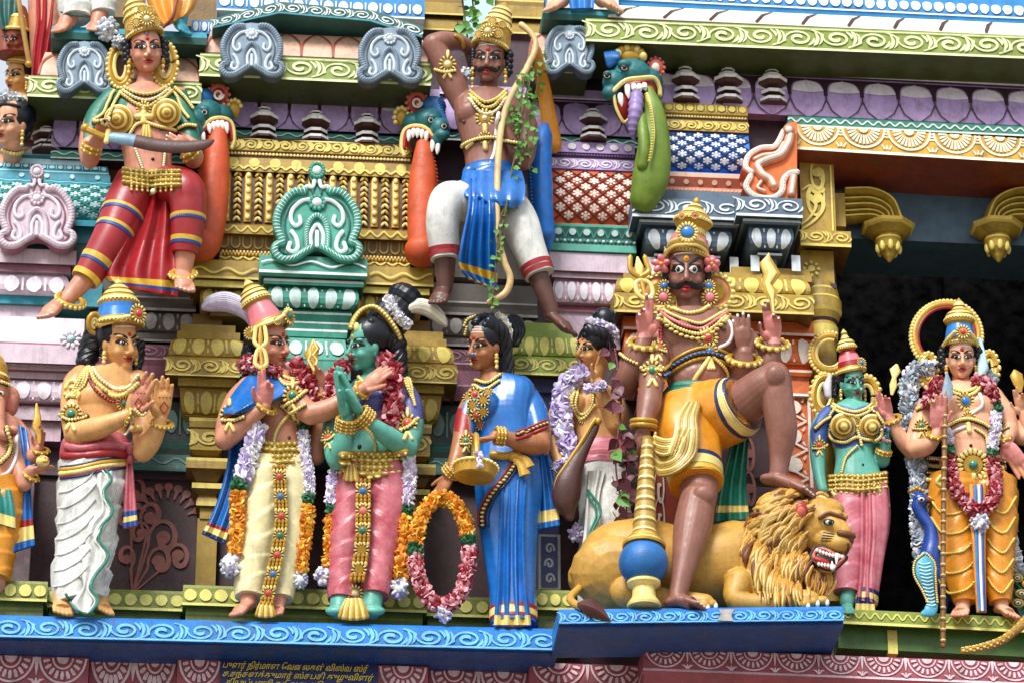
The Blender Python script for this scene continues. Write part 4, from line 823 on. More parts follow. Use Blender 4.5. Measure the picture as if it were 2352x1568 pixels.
		for (y, r, nb, sz, bm) in beads:
			for k in range(nb):
				a = 2*math.pi*k/nb; d = ex*math.cos(a)+ez*math.sin(a)
				if np.dot(d, -FWD) < -.35: continue
				ell(mb, o+ey*y*F+d*r*F, A(sz*.8, sz*.55, sz)*F if np.isscalar(sz) else A(sz)*F, bm, basis(ey, d) if False else np.array([np.cross(ey, d), d, ey]), 7, 5)
		s.bv.append(mb.bvh())
	def on(s, x, y, z, *a): return s.L(x, y, z)
	def loc(s, part, x, y, z, r, gem='gem_red', dirn=None, **k):
		p = s.L(x, y, z); n = s.hb.T@nrm(A(dirn if dirn is not None else (0, .1, 1))); medal(s.new(part+'/jewel'), p, n, r*s.F, gem, **k)
	def earring(s, sx, drop=.22, r=.05, kind=0):
		mb = s.new('earring'); F = s.F; p = s.L(sx*.40, -.16, 0.0); dn = -EZ
		for k, (q, rr, mt_) in enumerate(((.0, .045, 'gold_light'), (.07, .06, 'gold'), (.15, .05, 'gold_light'), (.22, .035, 'gold'), (.27, .045, 'gold_light'))): ell(mb, p+dn*q*F*drop/.27*1.0, rr*F, mt_, None, 10, 7)
def pants_strip(f, name, pts, d, r=13, gems=('gem_red', 'gem_blue', 'gem_red', 'gem_green', 'gem_red', 'gem_blue')):
	mb = f.new(name); P = resample(crom(A([(u, v) for u, v in pts]), 6), 9); n = len(P); gi = 0
	for i, (u, v) in enumerate(P):
		q = i % 5; c = W(u, v, d)
		if q in (0, 1, 4): 
			for k in (-1.5, -.5, .5, 1.5): ell(mb, c+RT*k*r*.52, (r*.24, r*.4, 6.5), 'gold_light' if q == 1 else 'gold', None, 7, 5)
		if q == 2: medal(mb, W(u, v+4, d), -FWD, r*.92, gems[gi % len(gems)], .5, 12); gi += 1
	tube(mb, WP([(u, v, d-6) for u, v in P]), r*.7, 'gold_dark', 8, flat=(.4, 1.3))
def fringe(f, name, u, v, d, w, h, n=7, mat='gold_light'):
	mb = f.P(name)
	for k in range(n):
		x = (k-(n-1)/2)/(n/2); tube(mb, WP([(u+x*w*.55, v, d), (u+x*w*.85, v+h*.5, d+4), (u+x*w, v+h*(1-.12*x*x), d)]), [w*.12, w*.15, w*.19], mat if k % 2 else 'gold', 7, rnd=True)
def belt(f, u0, u1, v0, v1, tilt, mat='gold', n=9, drop=True):
	mb = f.P('belt'); um = (u0+u1)/2
	q = (v1-v0)*.19
	for k, (t, r) in enumerate(((0, q), (.3, q), (.6, q), (.9, q))):
		v = v0+(v1-v0)*t; f.cord(mb, [(u0, v-tilt), (u0*.7+u1*.3, v+3), (um, v+5), (u0*.3+u1*.7, v+3), (u1, v+tilt)], r*.95, 'gold_paint', ('gold_light', (r*.75, r*.4, r*.8), r*1.9, r*.85) if k % 2 else ('gold_light', r*.4, r*1.6, r*.85), off=1)
	if drop:
		for k in range(n):
			x = (k-(n-1)/2)/(n/2)*.42; uu = um+x*(u1-u0); f.cord(mb, [(uu, v0+2), (uu, v1+8+6*(1-abs(x)))], (u1-u0)*.026, 'gold_paint', ('gold_light', (u1-u0)*.024, 9), off=3)
def bangles(f, a, b, n=3, r=4, d=None, tilt=18, mat='gold'): f.ring(f.new('bangle'), a, b, r, mat, tilt, d, ('gold_light', r*.55, r*2.0), n)
def armlet(f, u, v, r, gem, a, b):
	mb = f.new('armlet'); f.cord(mb, [a, ((a[0]+b[0])/2, (a[1]+b[1])/2+5), b], r*.3, 'gold_dark', ('gold_light', r*.2, r*.36)); f.medal(mb, u, v, r, gem, petals=12)
	for s_ in (-1, 1): f.cord(mb, [(u+s_*r*.1, v+r), (u+s_*r*.4, v+r*1.6)], r*.2, 'gold_light')
	f.cord(mb, [(u, v-r), (u, v-r*1.5)], r*.22, 'gold_light')
KIRITA = [(-.04, .46), (.02, .47, 'gold_light'), (.08, .45), (.12, .42)]
for a in [('skin_honey', 'dcaa70', .42, 0, .1, .12), ('skin_rose', 'd0947a', .42, 0, .1, .12), ('skin_brown', '97695a', .4, 0, .1, .12), ('skin_umber', '6a463c', .4, 0, .1, .12), ('skin_green', '6ab4a4', .42, 0, .1, .12), ('skin_pale', 'e6b090', .42, 0, .1, .12), ('skin_tan', 'b47c54', .42, 0, .1, .12), ('palm_pink', 'e49a94', .45, 0, .15, .1),
  ('hair', '14161c', .32, 0, 0, .3, None, 0, '1e2838', 0), ('brow', '10182c', .4, 0, 0, 0, None, 0, None, 0), ('liner', '16100e', .5, 0, 0, 0, None, 0, None, 0), ('eye_white', 'f6f2ea', .25, 0, 0, 0, None, 0, None, 0), ('eye_dark', '2a160c', .2, 0, 0, 0, None, 0, None, 0), ('lip', 'b42a22', .35, 0, .05, .05, None, 0, None, 0), ('mark_red', 'c43018', .4, 0, 0, 0, None, 0, None, 0), ('mark_yellow', 'e8b020', .4, 0, 0, 0, None, 0, None, 0),
  ('gem_red', 'd84858', .15, 0, 0, 0, None, .6, None, 0), ('gem_pink', 'e88890', .15, 0, .05, 0, None, .6, None, 0), ('gem_blue', '2a86d0', .15, 0, 0, 0, None, .6, None, 0), ('gem_green', '2f8c80', .15, 0, 0, 0, None, .6, None, 0), ('pearl', 'f2e8c4', .3, 0, 0, 0, None, .3, None, 0),
  ('cloth_white', 'dedfda', .5, 0, .35, .2), ('cloth_cream', 'e6dcae', .5, 0, .3, .2), ('cloth_red', 'a81c28', .38, 0, .2, .15, None, .2), ('cloth_rose', 'bc4456', .4, 0, .22, .15, None, .15, 'd88a94'), ('cloth_blue', '0474c0', .28, 0, .12, .12, None, .5), ('cloth_navy', '14306c', .4, 0, .15), ('cloth_yellow', 'e09a20', .4, 0, .2, .15, None, .2), ('cloth_green', '2f8a76', .42, 0, .2), ('cloth_teal', '2c8c84', .42, 0, .2), ('band_yellow', 'dcb840', .42, 0, .2), ('band_blue', '2456a0', .42, 0, .1), ('cloth_pink', 'd06a7c', .42, 0, .2, .15, None, .15, 'e09aa4'), ('blouse_green', '1f7a64', .4, 0, .15), ('blouse_blue', '4a6cb0', .4, 0, .2), ('cloth_violet', '5a5c98', .4, 0, .2), ('sash_gold', 'b89a50', .4, .1, .25),
  ('flower_white', 'e6e6ea', .6, 0, .12, 0, None, 0, None, 0), ('flower_lilac', 'c4b4dc', .6, 0, .1, 0, None, 0, None, 0), ('flower_red', '9c2434', .5, 0, .05, 0, None, 0, None, 0), ('flower_pink', 'e0a4ac', .5, 0, .05, 0, None, 0, None, 0), ('flower_orange', 'e09420', .5, 0, .08, 0, None, 0, None, 0), ('flower_yellow', 'f0c850', .5, 0, .05, 0, None, 0, None, 0), ('flower_green', '1f6c44', .5, 0, .05, 0, None, 0, None, 0), ('flower_grey', 'a8b4c0', .6, 0, .15, 0, None, 0, None, 0),
  ('nail_white', 'f4eef0', .3, 0, 0, 0, None, .3, None, 0), ('plume', 'd4d2dc', .55, 0, .3), ('steel', '7c98a8', .35, .3, .2), ('wood', '5c3a34', .4, 0, .3), ('bow_cream', 'd8bc88', .45, 0, .3), ('lion_gold', 'caa04c', .42, 0, .18, .15), ('lion_mane', 'b8822c', .45, 0, .15, .2, None, 0, 'e0b458'), ('mane_light', 'ecd898', .45, 0, .1), ('mane_dark', '7c4a1c', .5, 0, .1), ('claw', 'f2ece4', .3, 0, .05), ('mouth_dark', '2a0c0a', .5, 0, 0), ('mouth_red', 'b8301c', .35, 0, .1), ('beast_green', '1d7478', .42, 0, .2), ('beast_blue', '1f74b4', .42, 0, .2), ('coral', 'd87464', .42, 0, .2), ('trunk_green', '76902c', .42, 0, .25), ('tongue_lilac', 'a08cc0', .4, 0, .2), ('tongue_orange', 'cc5a22', .5, 0, .35),
  ('peacock_blue', '0c4fa4', .3, 0, .1, .1, None, .4), ('cobra_blue', '58b0c8', .4, 0, .15), ('leaf', '4c8c34', .5, 0, 0, .1, None, 0, '74a848', 0), ('leaf_purple', '5c2c3c', .5, 0, 0, .1, None, 0, '7c4450', 0), ('stem', '6a5c34', .7, 0, .1), ('wood_gold', '8c6420', .45, 0, .3), ('tuft', '5c2c28', .5, 0, .2), ('rope_gold', 'b08a3c', .45, .1, .3), ('dress_red', 'b42834', .4, 0, .2)]:
	pal(*a)
def groom():
	f = Fig('embracing_man_statue', 'four armed man statue in cream trousers and blue cape with a feathered pink crown', 'statue', (610, 1415, 235), 'skin_rose')
	f.torso([(640, 1100, 200, 55, 44), (640, 1050, 202, 54, 44, 10), (644, 1000, 206, 50, 42, 14), (648, 950, 208, 62, 46, 20), (650, 905, 206, 72, 46, 22), (646, 872, 202, 60, 38, 22), (636, 852, 204, 24, 26, 20)])
	f.ball(628, 925, 246, (30, 28, 14)); f.ball(684, 920, 246, (26, 26, 14)); f.limb([(632, 872, 202, 26), (632, 845, 202, 22), (628, 820, 204, 22)])
	f.limb([(572, 885, 205, 26), (548, 920, 212, 33), (526, 970, 226, 31), (515, 1008, 238, 24)]); f.limb([(516, 1010, 240, 25), (545, 985, 258, 26), (585, 952, 282, 19), (609, 934, 292, 15)])
	f.hand((608, 936, 292), 86, 92, 6, 0, -1, (8, 10, 95, 110), 3, 22, 40, wr=1)
	f.limb([(628, 878, 226, 28), (660, 900, 250, 31), (698, 938, 270, 29), (716, 951, 276, 26)]); f.limb([(714, 950, 276, 27), (752, 940, 282, 26), (800, 912, 290, 19), (832, 893, 294, 15)])
	f.hand((832, 894, 294), 42, 88, -12, 150, -1, (14, 14, 16, 20), 2, 8, 26)
	f.limb([(690, 890, 190, 24), (720, 960, 190, 26), (726, 1048, 196, 22)]); f.limb([(724, 1046, 196, 23), (734, 990, 210, 22), (739, 930, 226, 17), (738, 898, 232, 14)]); f.hand((738, 898, 232), 104, 78, 5, -10, -1, (8, 10, 60, 80), 3, 20, 34)
	f.limb([(742, 900, 208, 17), (744, 880, 214, 15), (750, 866, 220, 15)]); f.hand((749, 870, 222), 40, 64, 0, 160, -1, (40, 42, 45, 48), 2, 10, 30)
	f.head(626, 796, 222, 97, 52, 4, 2, .96)
	f.limb([(610, 1100, 205, 40), (590, 1220, 214, 34), (572, 1340, 226, 26), (570, 1385, 236, 18)]); f.limb([(668, 1100, 200, 40), (662, 1220, 208, 34), (646, 1330, 218, 26), (640, 1385, 226, 18)])
	f.foot((568, 1384, 238), (545, 1406, 262), 20); f.foot((638, 1386, 228), (632, 1404, 246), 18)
	f.finish(paint=[([(575, 838), (640, 838), (640, 925), (575, 925)], 'palm_pink', 268, 400, .2)])
	f.eyes(1.15, look=(.3, -.2)); f.lips(); f.mark('bindi', y=.26, r=.045); f.hair(); f.lock([(592, 770, 205), (580, 808, 200), (574, 842, 205)], 22, 14, n=5, spread=.8); f.lock([(604, 790, 236), (604, 820, 232), (598, 842, 226)], 10, 7, n=3)
	f.crown(KIRITA+[(.14, .41, 'gem_pink'), (.30, .38, 'gem_pink'), (.60, .30, 'gold'), (.66, .35), (.72, .36, 'gold_light'), (.80, .33), (.84, .34, 'gold_light'), (.92, .28), (.95, .29, 'gold_light'), (1.03, .20), (1.08, .13), (1.12, .14, 'gold_light'), (1.22, .07), (1.32, .01)], (0, .42, -.1), -26, beads=((.02, .46, 34, .035, 'gold_light'), (.68, .36, 30, .03, 'gold_light')), lean=-6)
	f.loc('crown', .12, .68, .42, .20, 'gem_green', (.1, .2, 1)); f.loc('crown', -.22, .56, .36, .10, None, (-.5, .2, 1)); f.loc('crown', .34, .56, .30, .10, None, (.6, .2, 1))
	for P in ([(-.46, .42, -.1), (-.36, .5, .18), (-.15, .62, .38), (.05, .8, .42)], [(.46, .42, -.1), (.40, .5, .16), (.3, .6, .32), (.18, .8, .42)]): tube(f.P('crown'), crom([f.L(*p) for p in P], 5), .05*f.F, 'gold_light', 8, rnd=True)
	mb = f.P('plume'); P = WP(crom(A([(581, 762, 205), (577, 735, 212), (560, 710, 216), (520, 694, 214), (480, 698, 210), (466, 706, 208)]), 6)); k = len(P)
	for j in range(9):
		o = (j-4)/4.; tube(mb, P+np.outer(np.sin(np.linspace(.3, math.pi*.92, k)), UP*o*17)+(-FWD)*(1-o*o)*7, np.interp(np.linspace(0, 1, k), [0, .3, .7, 1], [4, 6, 7, 3]), 'plume' if j % 3 else 'flower_lilac', 6, rnd=True)
	f.medal('crown', 575, 766, 14, None, d0=225); f.earring(1); f.earring(-1)
	# cape
	f.cloth('cape', [(568, 862, 640, 858, 226, 246), (548, 884, 676, 878, 232, 268), (528, 912, 660, 900, 246, 280), (518, 934, 622, 922, 262, 290), (512, 948, 566, 945, 262, 288)], 'cloth_blue', 2.2, 4, 10, bulge=26, phase=1)
	f.cloth('cape', [(528, 990, 570, 1005, 190), (522, 1060, 566, 1070, 190), (505, 1130, 550, 1140, 190), (482, 1190, 530, 1205, 190), (464, 1222, 516, 1246, 190)], 'cloth_blue', 2, 6, 10, [(.8, .84, 'cloth_red'), (.84, .93, 'gold_light'), (.93, .96, 'cloth_navy'), (.96, 1, 'cloth_red')])
	# ornaments and garland
	f.cord('necklace', [(640, 850), (652, 866), (672, 872), (690, 862)], 5, 'gold', ('gold_light', 4, 7)); f.cord('necklace', [(632, 852), (655, 884), (690, 878)], 4, 'gold_dark', ('gold_light', 4, 7))
	f.cord('body_chain', [(645, 932), (668, 946), (700, 930)], 6, 'gold', ('gold_light', 4, 7)); f.cord('body_chain', [(664, 950), (640, 980), (630, 1010), (632, 1030)], 5, 'gold_dark', ('gold_light', 4.4, 7)); f.cord('body_chain', [(676, 950), (690, 985), (690, 1030)], 5, 'gold_dark', ('gold_light', 4.4, 7)); f.medal('body_chain', 658, 938, 12, None); f.medal('body_chain', 670, 958, 9, None)
	ell(f.P('navel'), f.cast(664, 1004)[0], (4, 3, 5), 'skin_umber')
	armlet(f, 672, 908, 22, 'gem_green', (655, 930), (702, 898)); armlet(f, 528, 952, 22, 'gem_red', (512, 966), (560, 958)); bangles(f, (594, 924), (626, 944), 1, 6); bangles(f, (822, 884), (838, 908), 1, 6, tilt=30); bangles(f, (722, 896), (754, 906), 1, 5)
	belt(f, 588, 692, 1016, 1062, 4)
	f.leg('trouser_leg', [(612, 1062, 210, 44), (606, 1110, 212, 46), (594, 1180, 216, 44), (586, 1250, 220, 40), (576, 1310, 226, 36), (572, 1370, 232, 30)], 'cloth_cream', 6, .07, 3.4); f.leg(f.new('trouser_leg'), [(666, 1062, 206, 40), (668, 1120, 208, 40), (668, 1190, 208, 38), (662, 1260, 212, 34), (652, 1320, 218, 30), (646, 1374, 222, 26)], 'cloth_cream', 6, .07, -3.2)
	pants_strip(f, 'gem_strip', [(641, 1072), (644, 1130), (646, 1190), (640, 1250), (630, 1300), (618, 1350), (612, 1384)], 268, 15); fringe(f, 'gem_strip ', 610, 1384, 268, 26, 30) if False else fringe(f, 'tassel', 610, 1382, 266, 24, 32)
	f.flush()
	red = ('flower_red', 'flower_red', 'flower_pink'); lil = ('flower_white', 'flower_white', 'flower_lilac'); org = ('flower_orange', 'flower_orange', 'flower_yellow')
	t = Fig('flower_garland', 'long flower garland of red, white and orange hanging on the man with the feathered crown', 'garland', (610, 1330, 240), 'flower_red'); t.bv = f.bv
	t.garland('strand', [(606, 842, 262), (580, 832, 240), (562, 838, 214), (572, 850, 200)], 19, [(0, 1, red)]); t.garland(t.new('strand'), [(606, 842, 262), (624, 850, 266), (640, 858, 262)], 17, [(0, 1, red)])
	t.garland(t.new('strand'), [(676, 836, 244), (700, 866, 246), (712, 900, 240), (712, 940, 228), (706, 966, 222)], 22, [(0, 1, red)]); t.garland(t.new('strand'), [(698, 968, 234), (694, 986, 236)], 14, [(0, 1, 'flower_green')]); t.garland(t.new('strand'), [(696, 992, 240), (700, 1040, 238), (708, 1090, 234), (710, 1134, 232)], 14, [(0, 1, lil)]); t.garland(t.new('strand'), [(706, 1138, 234), (706, 1152, 234)], 15, [(0, 1, 'flower_green')]); t.garland(t.new('strand'), [(706, 1162, 234), (702, 1220, 232), (694, 1270, 230), (688, 1312, 228)], 17, [(0, 1, org)]); t.puff('tassel', 687, 1332, 228, 21, lil+('flower_grey',))
	t.garland(t.new('strand'), [(592, 980, 262), (574, 1040, 258), (556, 1100, 256)], 22, [(0, 1, lil)]); t.garland(t.new('strand'), [(550, 1108, 258), (547, 1122, 258)], 19, [(0, 1, 'flower_green')]); t.garland(t.new('strand'), [(546, 1134, 258), (546, 1190, 256), (543, 1240, 254), (540, 1270, 252)], 18, [(0, 1, org)]); t.puff(t.new('tassel'), 532, 1300, 250, 28, lil+('flower_grey',)); t.flush()
	q = MB(); P = [(u, v, 306) for u, v in ((606, 900), (603, 850), (598, 800))]; tube(q, WP(P), [3.5, 5, 4], 'gold', 8, rnd=True)
	for s_ in (-1, 1): tube(q, crom(WP([(598, 800, 306), (598+s_*13, 786, 306), (598+s_*12, 765, 306), (598+s_*10, 750, 306)]), 5), [5]*15+[3], 'gold_light', 7, rnd=True); tube(q, crom(WP([(599, 845, 306), (599+s_*13, 835, 306), (599+s_*9, 808, 306), (598, 800, 306)]), 5), 5, 'gold_light', 7, rnd=True)
	tube(q, WP([(598, 800, 306), (598, 775, 306), (598, 748, 306)]), [4, 6, 2], 'gold', 8, rnd=True); single(q, 'trident', 'small gold trident in the raised hand of the man with the feathered crown', 'trident')
	q = MB(); P = WP([(722, 858, 262), (720, 836, 262), (714, 815, 262), (722, 796, 262), (720, 780, 262)]); tube(q, P, [3, 8, 16, 13, 2], 'gold', 8, flat=(.45, 1))
	for s_ in (-1, 1): tube(q, WP([(721, 850, 267), (718+s_*10, 826, 267), (716+s_*3, 815, 268), (721+s_*8, 800, 267), (720, 782, 266)]), 2.6, 'gold_light', 6, rnd=True)
	single(q, 'thunderbolt', 'small gold pointed emblem held up between the two embracing statues', 'emblem')
groom()
def bride():
	f = Fig('green_devotee_statue', 'green skinned statue in rose trousers with palms joined and a tall black hair bun', 'statue', (830, 1415, 235), 'skin_green')
	f.torso([(850, 1110, 205, 66, 48), (850, 1060, 206, 64, 46, -6), (848, 1015, 208, 54, 44, -10), (852, 965, 210, 68, 46, -14), (866, 915, 208, 78, 46, -18), (872, 880, 204, 66, 38, -18), (862, 862, 202, 26, 26, -16)])
	f.ball(846, 930, 246, (40, 34, 24)); f.limb([(860, 875, 202, 25), (852, 850, 204, 22), (848, 820, 206, 22)])
	f.limb([(928, 890, 206, 24), (940, 930, 214, 33), (944, 985, 232, 31), (936, 1026, 250, 25)]); f.limb([(938, 1026, 252, 25), (905, 1010, 276, 26), (862, 980, 306, 20), (832, 957, 318, 15)])
	f.limb([(800, 900, 214, 22), (768, 960, 226, 27), (768, 1034, 256, 25), (774, 1056, 266, 24)]); f.limb([(774, 1054, 266, 25), (784, 1025, 288, 25), (792, 985, 308, 18), (798, 958, 316, 15)])
	f.hand((800, 958, 318), 101, 122, 4, 62, -1, (3, 3, 3, 5), 1, 4, 20); f.hand((826, 952, 320), 116, 118, 4, -70, 1, (3, 3, 3, 5), 1, 4, 18)
	f.head(838, 800, 224, 98, -54, 2, -2, .95)
	f.limb([(800, 1110, 206, 36), (790, 1220, 214, 30), (782, 1340, 228, 24), (780, 1398, 238, 24)]); f.limb([(890, 1110, 206, 40), (880, 1220, 212, 34), (858, 1340, 226, 28), (852, 1398, 234, 26)]); f.ball(774, 1402, 246, (26, 12, 18)); f.ball(858, 1402, 246, (26, 12, 18))
	f.finish(paint=[([(812, 880), (960, 850), (985, 960), (930, 965), (905, 962), (860, 968), (800, 960), (790, 900)], 'cloth_violet', 0, 272)])
	f.eyes(1.15, look=(-.3, -.2)); f.lips(); f.mark('ring', 'mark_yellow', y=.26, r=.05); ell(f.P('nose_stud'), f.fc(.09, -.15, .02), 4.5, 'gem_red'); f.hair((.43, .46, .50), (0, .27, -.22)); f.lock([(850, 742, 262), (882, 770, 250), (900, 800, 226)], 13, 10, n=5, spread=.8)
	f.lock([(884, 770, 215), (902, 800, 206), (912, 840, 202), (924, 878, 206)], 30, 12, n=7, spread=.8)
	mb = f.P('hair'); ax = basis(W(938, 690, 218)-W(872, 772, 214)); o = W(880, 752, 214); F = f.F
	lathe(mb, o, [(-20, 38), (0, 44), (25, 46), (50, 44), (66, 40), (74, 30)], 'hair', ax, 48, lambda th, i: 1+.04*np.sin(th*16)); lathe(mb, o+ax[2]*62, [(0, 28), (8, 38), (20, 43), (32, 42), (44, 34), (52, 22), (57, 8), (58, 1)], 'hair', ax, 48, lambda th, i: 1+.04*np.sin(th*14))
	b = f.P('headband'); tube(b, crom([W(806, 752, 262), W(816, 730, 258), W(834, 712, 258), W(860, 706, 262), W(886, 726, 262), W(908, 756, 252), W(918, 776, 236)], 6), 7, 'gold', 8, rnd=True)
	for p in resample(crom([W(806, 752, 268), W(816, 730, 266), W(834, 710, 266), W(860, 704, 270), W(886, 724, 270), W(908, 754, 260), W(918, 776, 244)], 6), 8): ell(b, p, 4.6, 'gold_light', None, 7, 5)
	ell(b, W(819, 752, 266), (7, 7, 12), 'gold_light')
	f.garland('flower_ring', [(890, 686, 250), (900, 706, 258), (918, 730, 258), (938, 748, 248)], 13, [(0, 1, ('flower_white', 'plume'))])
	mb = f.P('plume'); P = WP(crom(A([(930, 716, 236), (955, 704, 240), (985, 710, 238), (1012, 730, 234), (1024, 744, 232)]), 6)); k = len(P)
	for j in range(8): o = (j-3.5)/3.5; tube(mb, P+np.outer(np.sin(np.linspace(.3, math.pi*.9, k)), UP*o*13)-FWD*(1-o*o)*7, np.interp(np.linspace(0, 1, k), [0, .3, .7, 1], [4, 6, 7, 4]), 'pearl' if j % 2 else 'plume', 6, rnd=True)
	f.cord('necklace', [(826, 868), (838, 880), (858, 884), (880, 878)], 6, 'gold_dark', ('gold_light', 4.4, 7)); f.cord('necklace', [(826, 878), (846, 892), (880, 890)], 4, 'gold', ('gold_light', 3.6, 7))
	f.cord('body_chain', [(842, 980), (858, 1000), (862, 1026), (860, 1040)], 4, 'gold', ('gold_light', 4, 7)); ell(f.P('navel'), f.cast(826, 1025)[0], (5, 4, 6), 'liner')
	bangles(f, (776, 972), (812, 978), 4, 4.5); bangles(f, (822, 974), (848, 944), 4, 4.5); armlet(f, 936, 972, 22, 'gem_red', (918, 990), (958, 962)); armlet(f, 754, 1004, 15, 'gem_red', (742, 1010), (768, 1000))
	mb = f.new('shoulder_ornament'); 
	for k in range(3): f.cord(mb, [(928+k*5, 872-k*2), (936+k*5, 896+k*3), (950+k, 920+k*5)], 4, 'gold', ('gold_light', 4, 7))
	belt(f, 786, 930, 1040, 1090, -4); fringe(f, 'belt', 806, 1066, 262, 18, 36)
	f.leg('trouser_leg', [(812, 1082, 212, 44), (806, 1140, 214, 42), (796, 1210, 218, 38), (788, 1290, 224, 33), (784, 1376, 232, 29)], 'cloth_rose', 6, .08, 3.2); f.leg(f.new('trouser_leg'), [(884, 1076, 208, 46), (888, 1130, 210, 46), (882, 1200, 214, 44), (872, 1270, 220, 38), (860, 1368, 230, 31)], 'cloth_rose', 6, .08, -3.4)
	pants_strip(f, 'gem_strip', [(834, 1104), (834, 1160), (833, 1220), (828, 1280), (820, 1330)], 270, 17, ('gem_blue', 'gem_pink', 'gem_green', None, None, None)); f.medal('gem_strip', 814, 1362, 18, 'pearl', d0=268); fringe(f, 'tassel', 812, 1376, 266, 34, 42, 9)
	f.flush()
	red = ('flower_red', 'flower_red', 'flower_pink'); lil = ('flower_white', 'flower_white', 'flower_lilac'); org = ('flower_orange', 'flower_orange', 'flower_yellow')
	t = Fig('flower_garland', 'long flower garland of red, lilac and orange hanging on the green skinned statue', 'garland', (850, 1340, 240), 'flower_red')
	t.garland('strand', [(792, 836, 228), (770, 870, 238), (760, 920, 240), (764, 980, 236), (774, 1010, 230)], 20, [(0, 1, red)]); t.garland(t.new('strand'), [(886, 826, 236), (900, 860, 252), (904, 910, 262), (896, 955, 262), (884, 984, 258)], 25, [(0, 1, red)])
	t.garland(t.new('strand'), [(932, 1030, 238), (940, 1080, 236), (938, 1130, 234), (934, 1158, 232)], 17, [(0, 1, lil)]); t.garland(t.new('strand'), [(934, 1164, 232), (931, 1180, 232)], 16, [(0, 1, 'flower_green')]); t.garland(t.new('strand'), [(930, 1190, 232), (926, 1240, 230), (922, 1290, 228), (919, 1324, 226)], 19, [(0, 1, org)]); t.puff('tassel', 918, 1350, 226, 26, lil+('flower_grey',))
	t.garland(t.new('strand'), [(772, 1078, 226), (766, 1120, 226), (762, 1156, 226)], 17, [(0, 1, lil)]); t.garland(t.new('strand'), [(762, 1160, 226), (760, 1176, 226)], 14, [(0, 1, 'flower_green')]); t.garland(t.new('strand'), [(759, 1186, 226), (757, 1240, 226), (754, 1298, 226)], 14, [(0, 1, org)]); t.puff(t.new('tassel'), 740, 1324, 228, 23, lil+('flower_grey',)); t.flush()
bride()
def devotee():
	f = Fig('devotee_statue', 'long haired man statue in white dhoti and red waist cloth holding up both palms', 'statue', (190, 1412, 235), 'skin_honey')
	f.torso([(222, 1090, 205, 62, 48), (228, 1040, 208, 66, 48, 12), (232, 985, 212, 58, 46, 18), (238, 930, 216, 68, 50, 22), (242, 890, 214, 72, 48, 22), (252, 862, 210, 62, 40, 20), (268, 845, 212, 26, 26, 20)])
	f.ball(215, 915, 258, (36, 30, 16)); f.ball(285, 912, 262, (34, 28, 16)); f.limb([(266, 868, 206, 26), (273, 838, 208, 22), (276, 815, 210, 22)])
	f.limb([(186, 862, 208, 27), (174, 885, 214, 33), (168, 945, 228, 31), (171, 993, 250, 26), (182, 1000, 258, 27)]); f.limb([(172, 996, 254, 28), (215, 985, 278, 29), (262, 968, 300, 22), (296, 952, 310, 16)])
	f.limb([(316, 872, 214, 26), (330, 930, 222, 30), (330, 1000, 240, 27), (328, 1036, 252, 25)]); f.limb([(328, 1038, 254, 25), (345, 1015, 266, 26), (362, 985, 282, 20), (370, 962, 290, 15)])
	f.hand((297, 952, 312), 63, 112, 5, -20, 1, (8, 6, 10, 14), 3, 8, 38); f.hand((370, 962, 292), 84, 100, 0, 8, -1, (8, 6, 8, 12), 3, 8, 32)
	f.head(278, 794, 224, 104, 38, 2, 3, .95)
	f.foot((140, 1382, 240), (144, 1402, 262), 21); f.foot((232, 1380, 236), (242, 1400, 250), 19)
	f.limb([(190, 1085, 206, 40), (180, 1220, 215, 30), (150, 1330, 225, 24), (142, 1384, 236, 21)]); f.limb([(240, 1085, 206, 40), (222, 1220, 214, 30), (222, 1330, 222, 24), (232, 1384, 232, 21)])
	f.finish(paint=[([(300, 850), (345, 850), (350, 945), (300, 945)], 'skin_rose', 250, 400, .3)])
	f.eyes(1.0, look=(.2, -.2)); f.lips(); f.mark('stripes'); f.mark('bindi', y=.24, r=.04)
	for u in (243, 293): pass
	f.P('nipple'); ell(f.P('nipple'), f.cast(241, 899)[0], 5, 'skin_brown')
	f.hair(); f.lock([(236, 742, 220), (222, 775, 205), (206, 808, 196), (196, 836, 200)], 26, 15, n=6, spread=.8); f.lock([(250, 752, 238), (240, 790, 232), (236, 815, 225)], 14, 8, n=3); f.lock([(316, 790, 186), (318, 825, 186), (312, 858, 190)], 13, 7, n=5, spread=.8); f.lock([(225, 760, 190), (205, 800, 180), (190, 830, 186)], 22, 12, n=5, spread=.8)
	f.crown([(-.04, .50), (.03, .54, 'gold_light'), (.09, .53), (.13, .49, 'gem_blue'), (.34, .43, 'gem_blue'), (.44, .42), (.52, .44, 'gold_light'), (.60, .39), (.66, .36, 'gold_light'), (.74, .29), (.79, .26, 'gold_light'), (.88, .14), (.93, .09, 'gold_light'), (1.0, .06), (1.08, .01)], (0, .42, -.10), -12, beads=((.02, .54, 38, .035, 'gold_light'), (.50, .44, 30, .03, 'gold_light')), lean=5)
	f.loc('crown', .1, .68, .50, .20, 'gem_red', (.1, .2, 1)); f.loc('crown', -.20, .58, .36, .09, None, (-.5, .2, 1))
	for P in ([(-.48, .42, -.1), (-.36, .5, .16), (-.2, .58, .34), (.05, .62, .42)], [(.48, .42, -.1), (.36, .5, .16), (.25, .58, .34), (.1, .62, .42)]): tube(f.P('crown'), crom([f.L(*p) for p in P], 5), .055*f.F, 'gold_light', 8, rnd=True)
	th = np.linspace(-.3, 4.6, 20); tube(f.P('crown'), [f.L(-.60+.15*math.cos(a), .45+.20*math.sin(a), -.12) for a in th], .05*f.F, 'gold', 8, rnd=True, fn=lambda t, z: 1+.12*np.sin(z*70)); tube(f.P('crown'), [f.L(-.60+.07*math.cos(a), .45+.10*math.sin(a), -.12) for a in th], .04*f.F, 'gold_light', 8, rnd=True)
	f.earring(-1); f.earring(1)
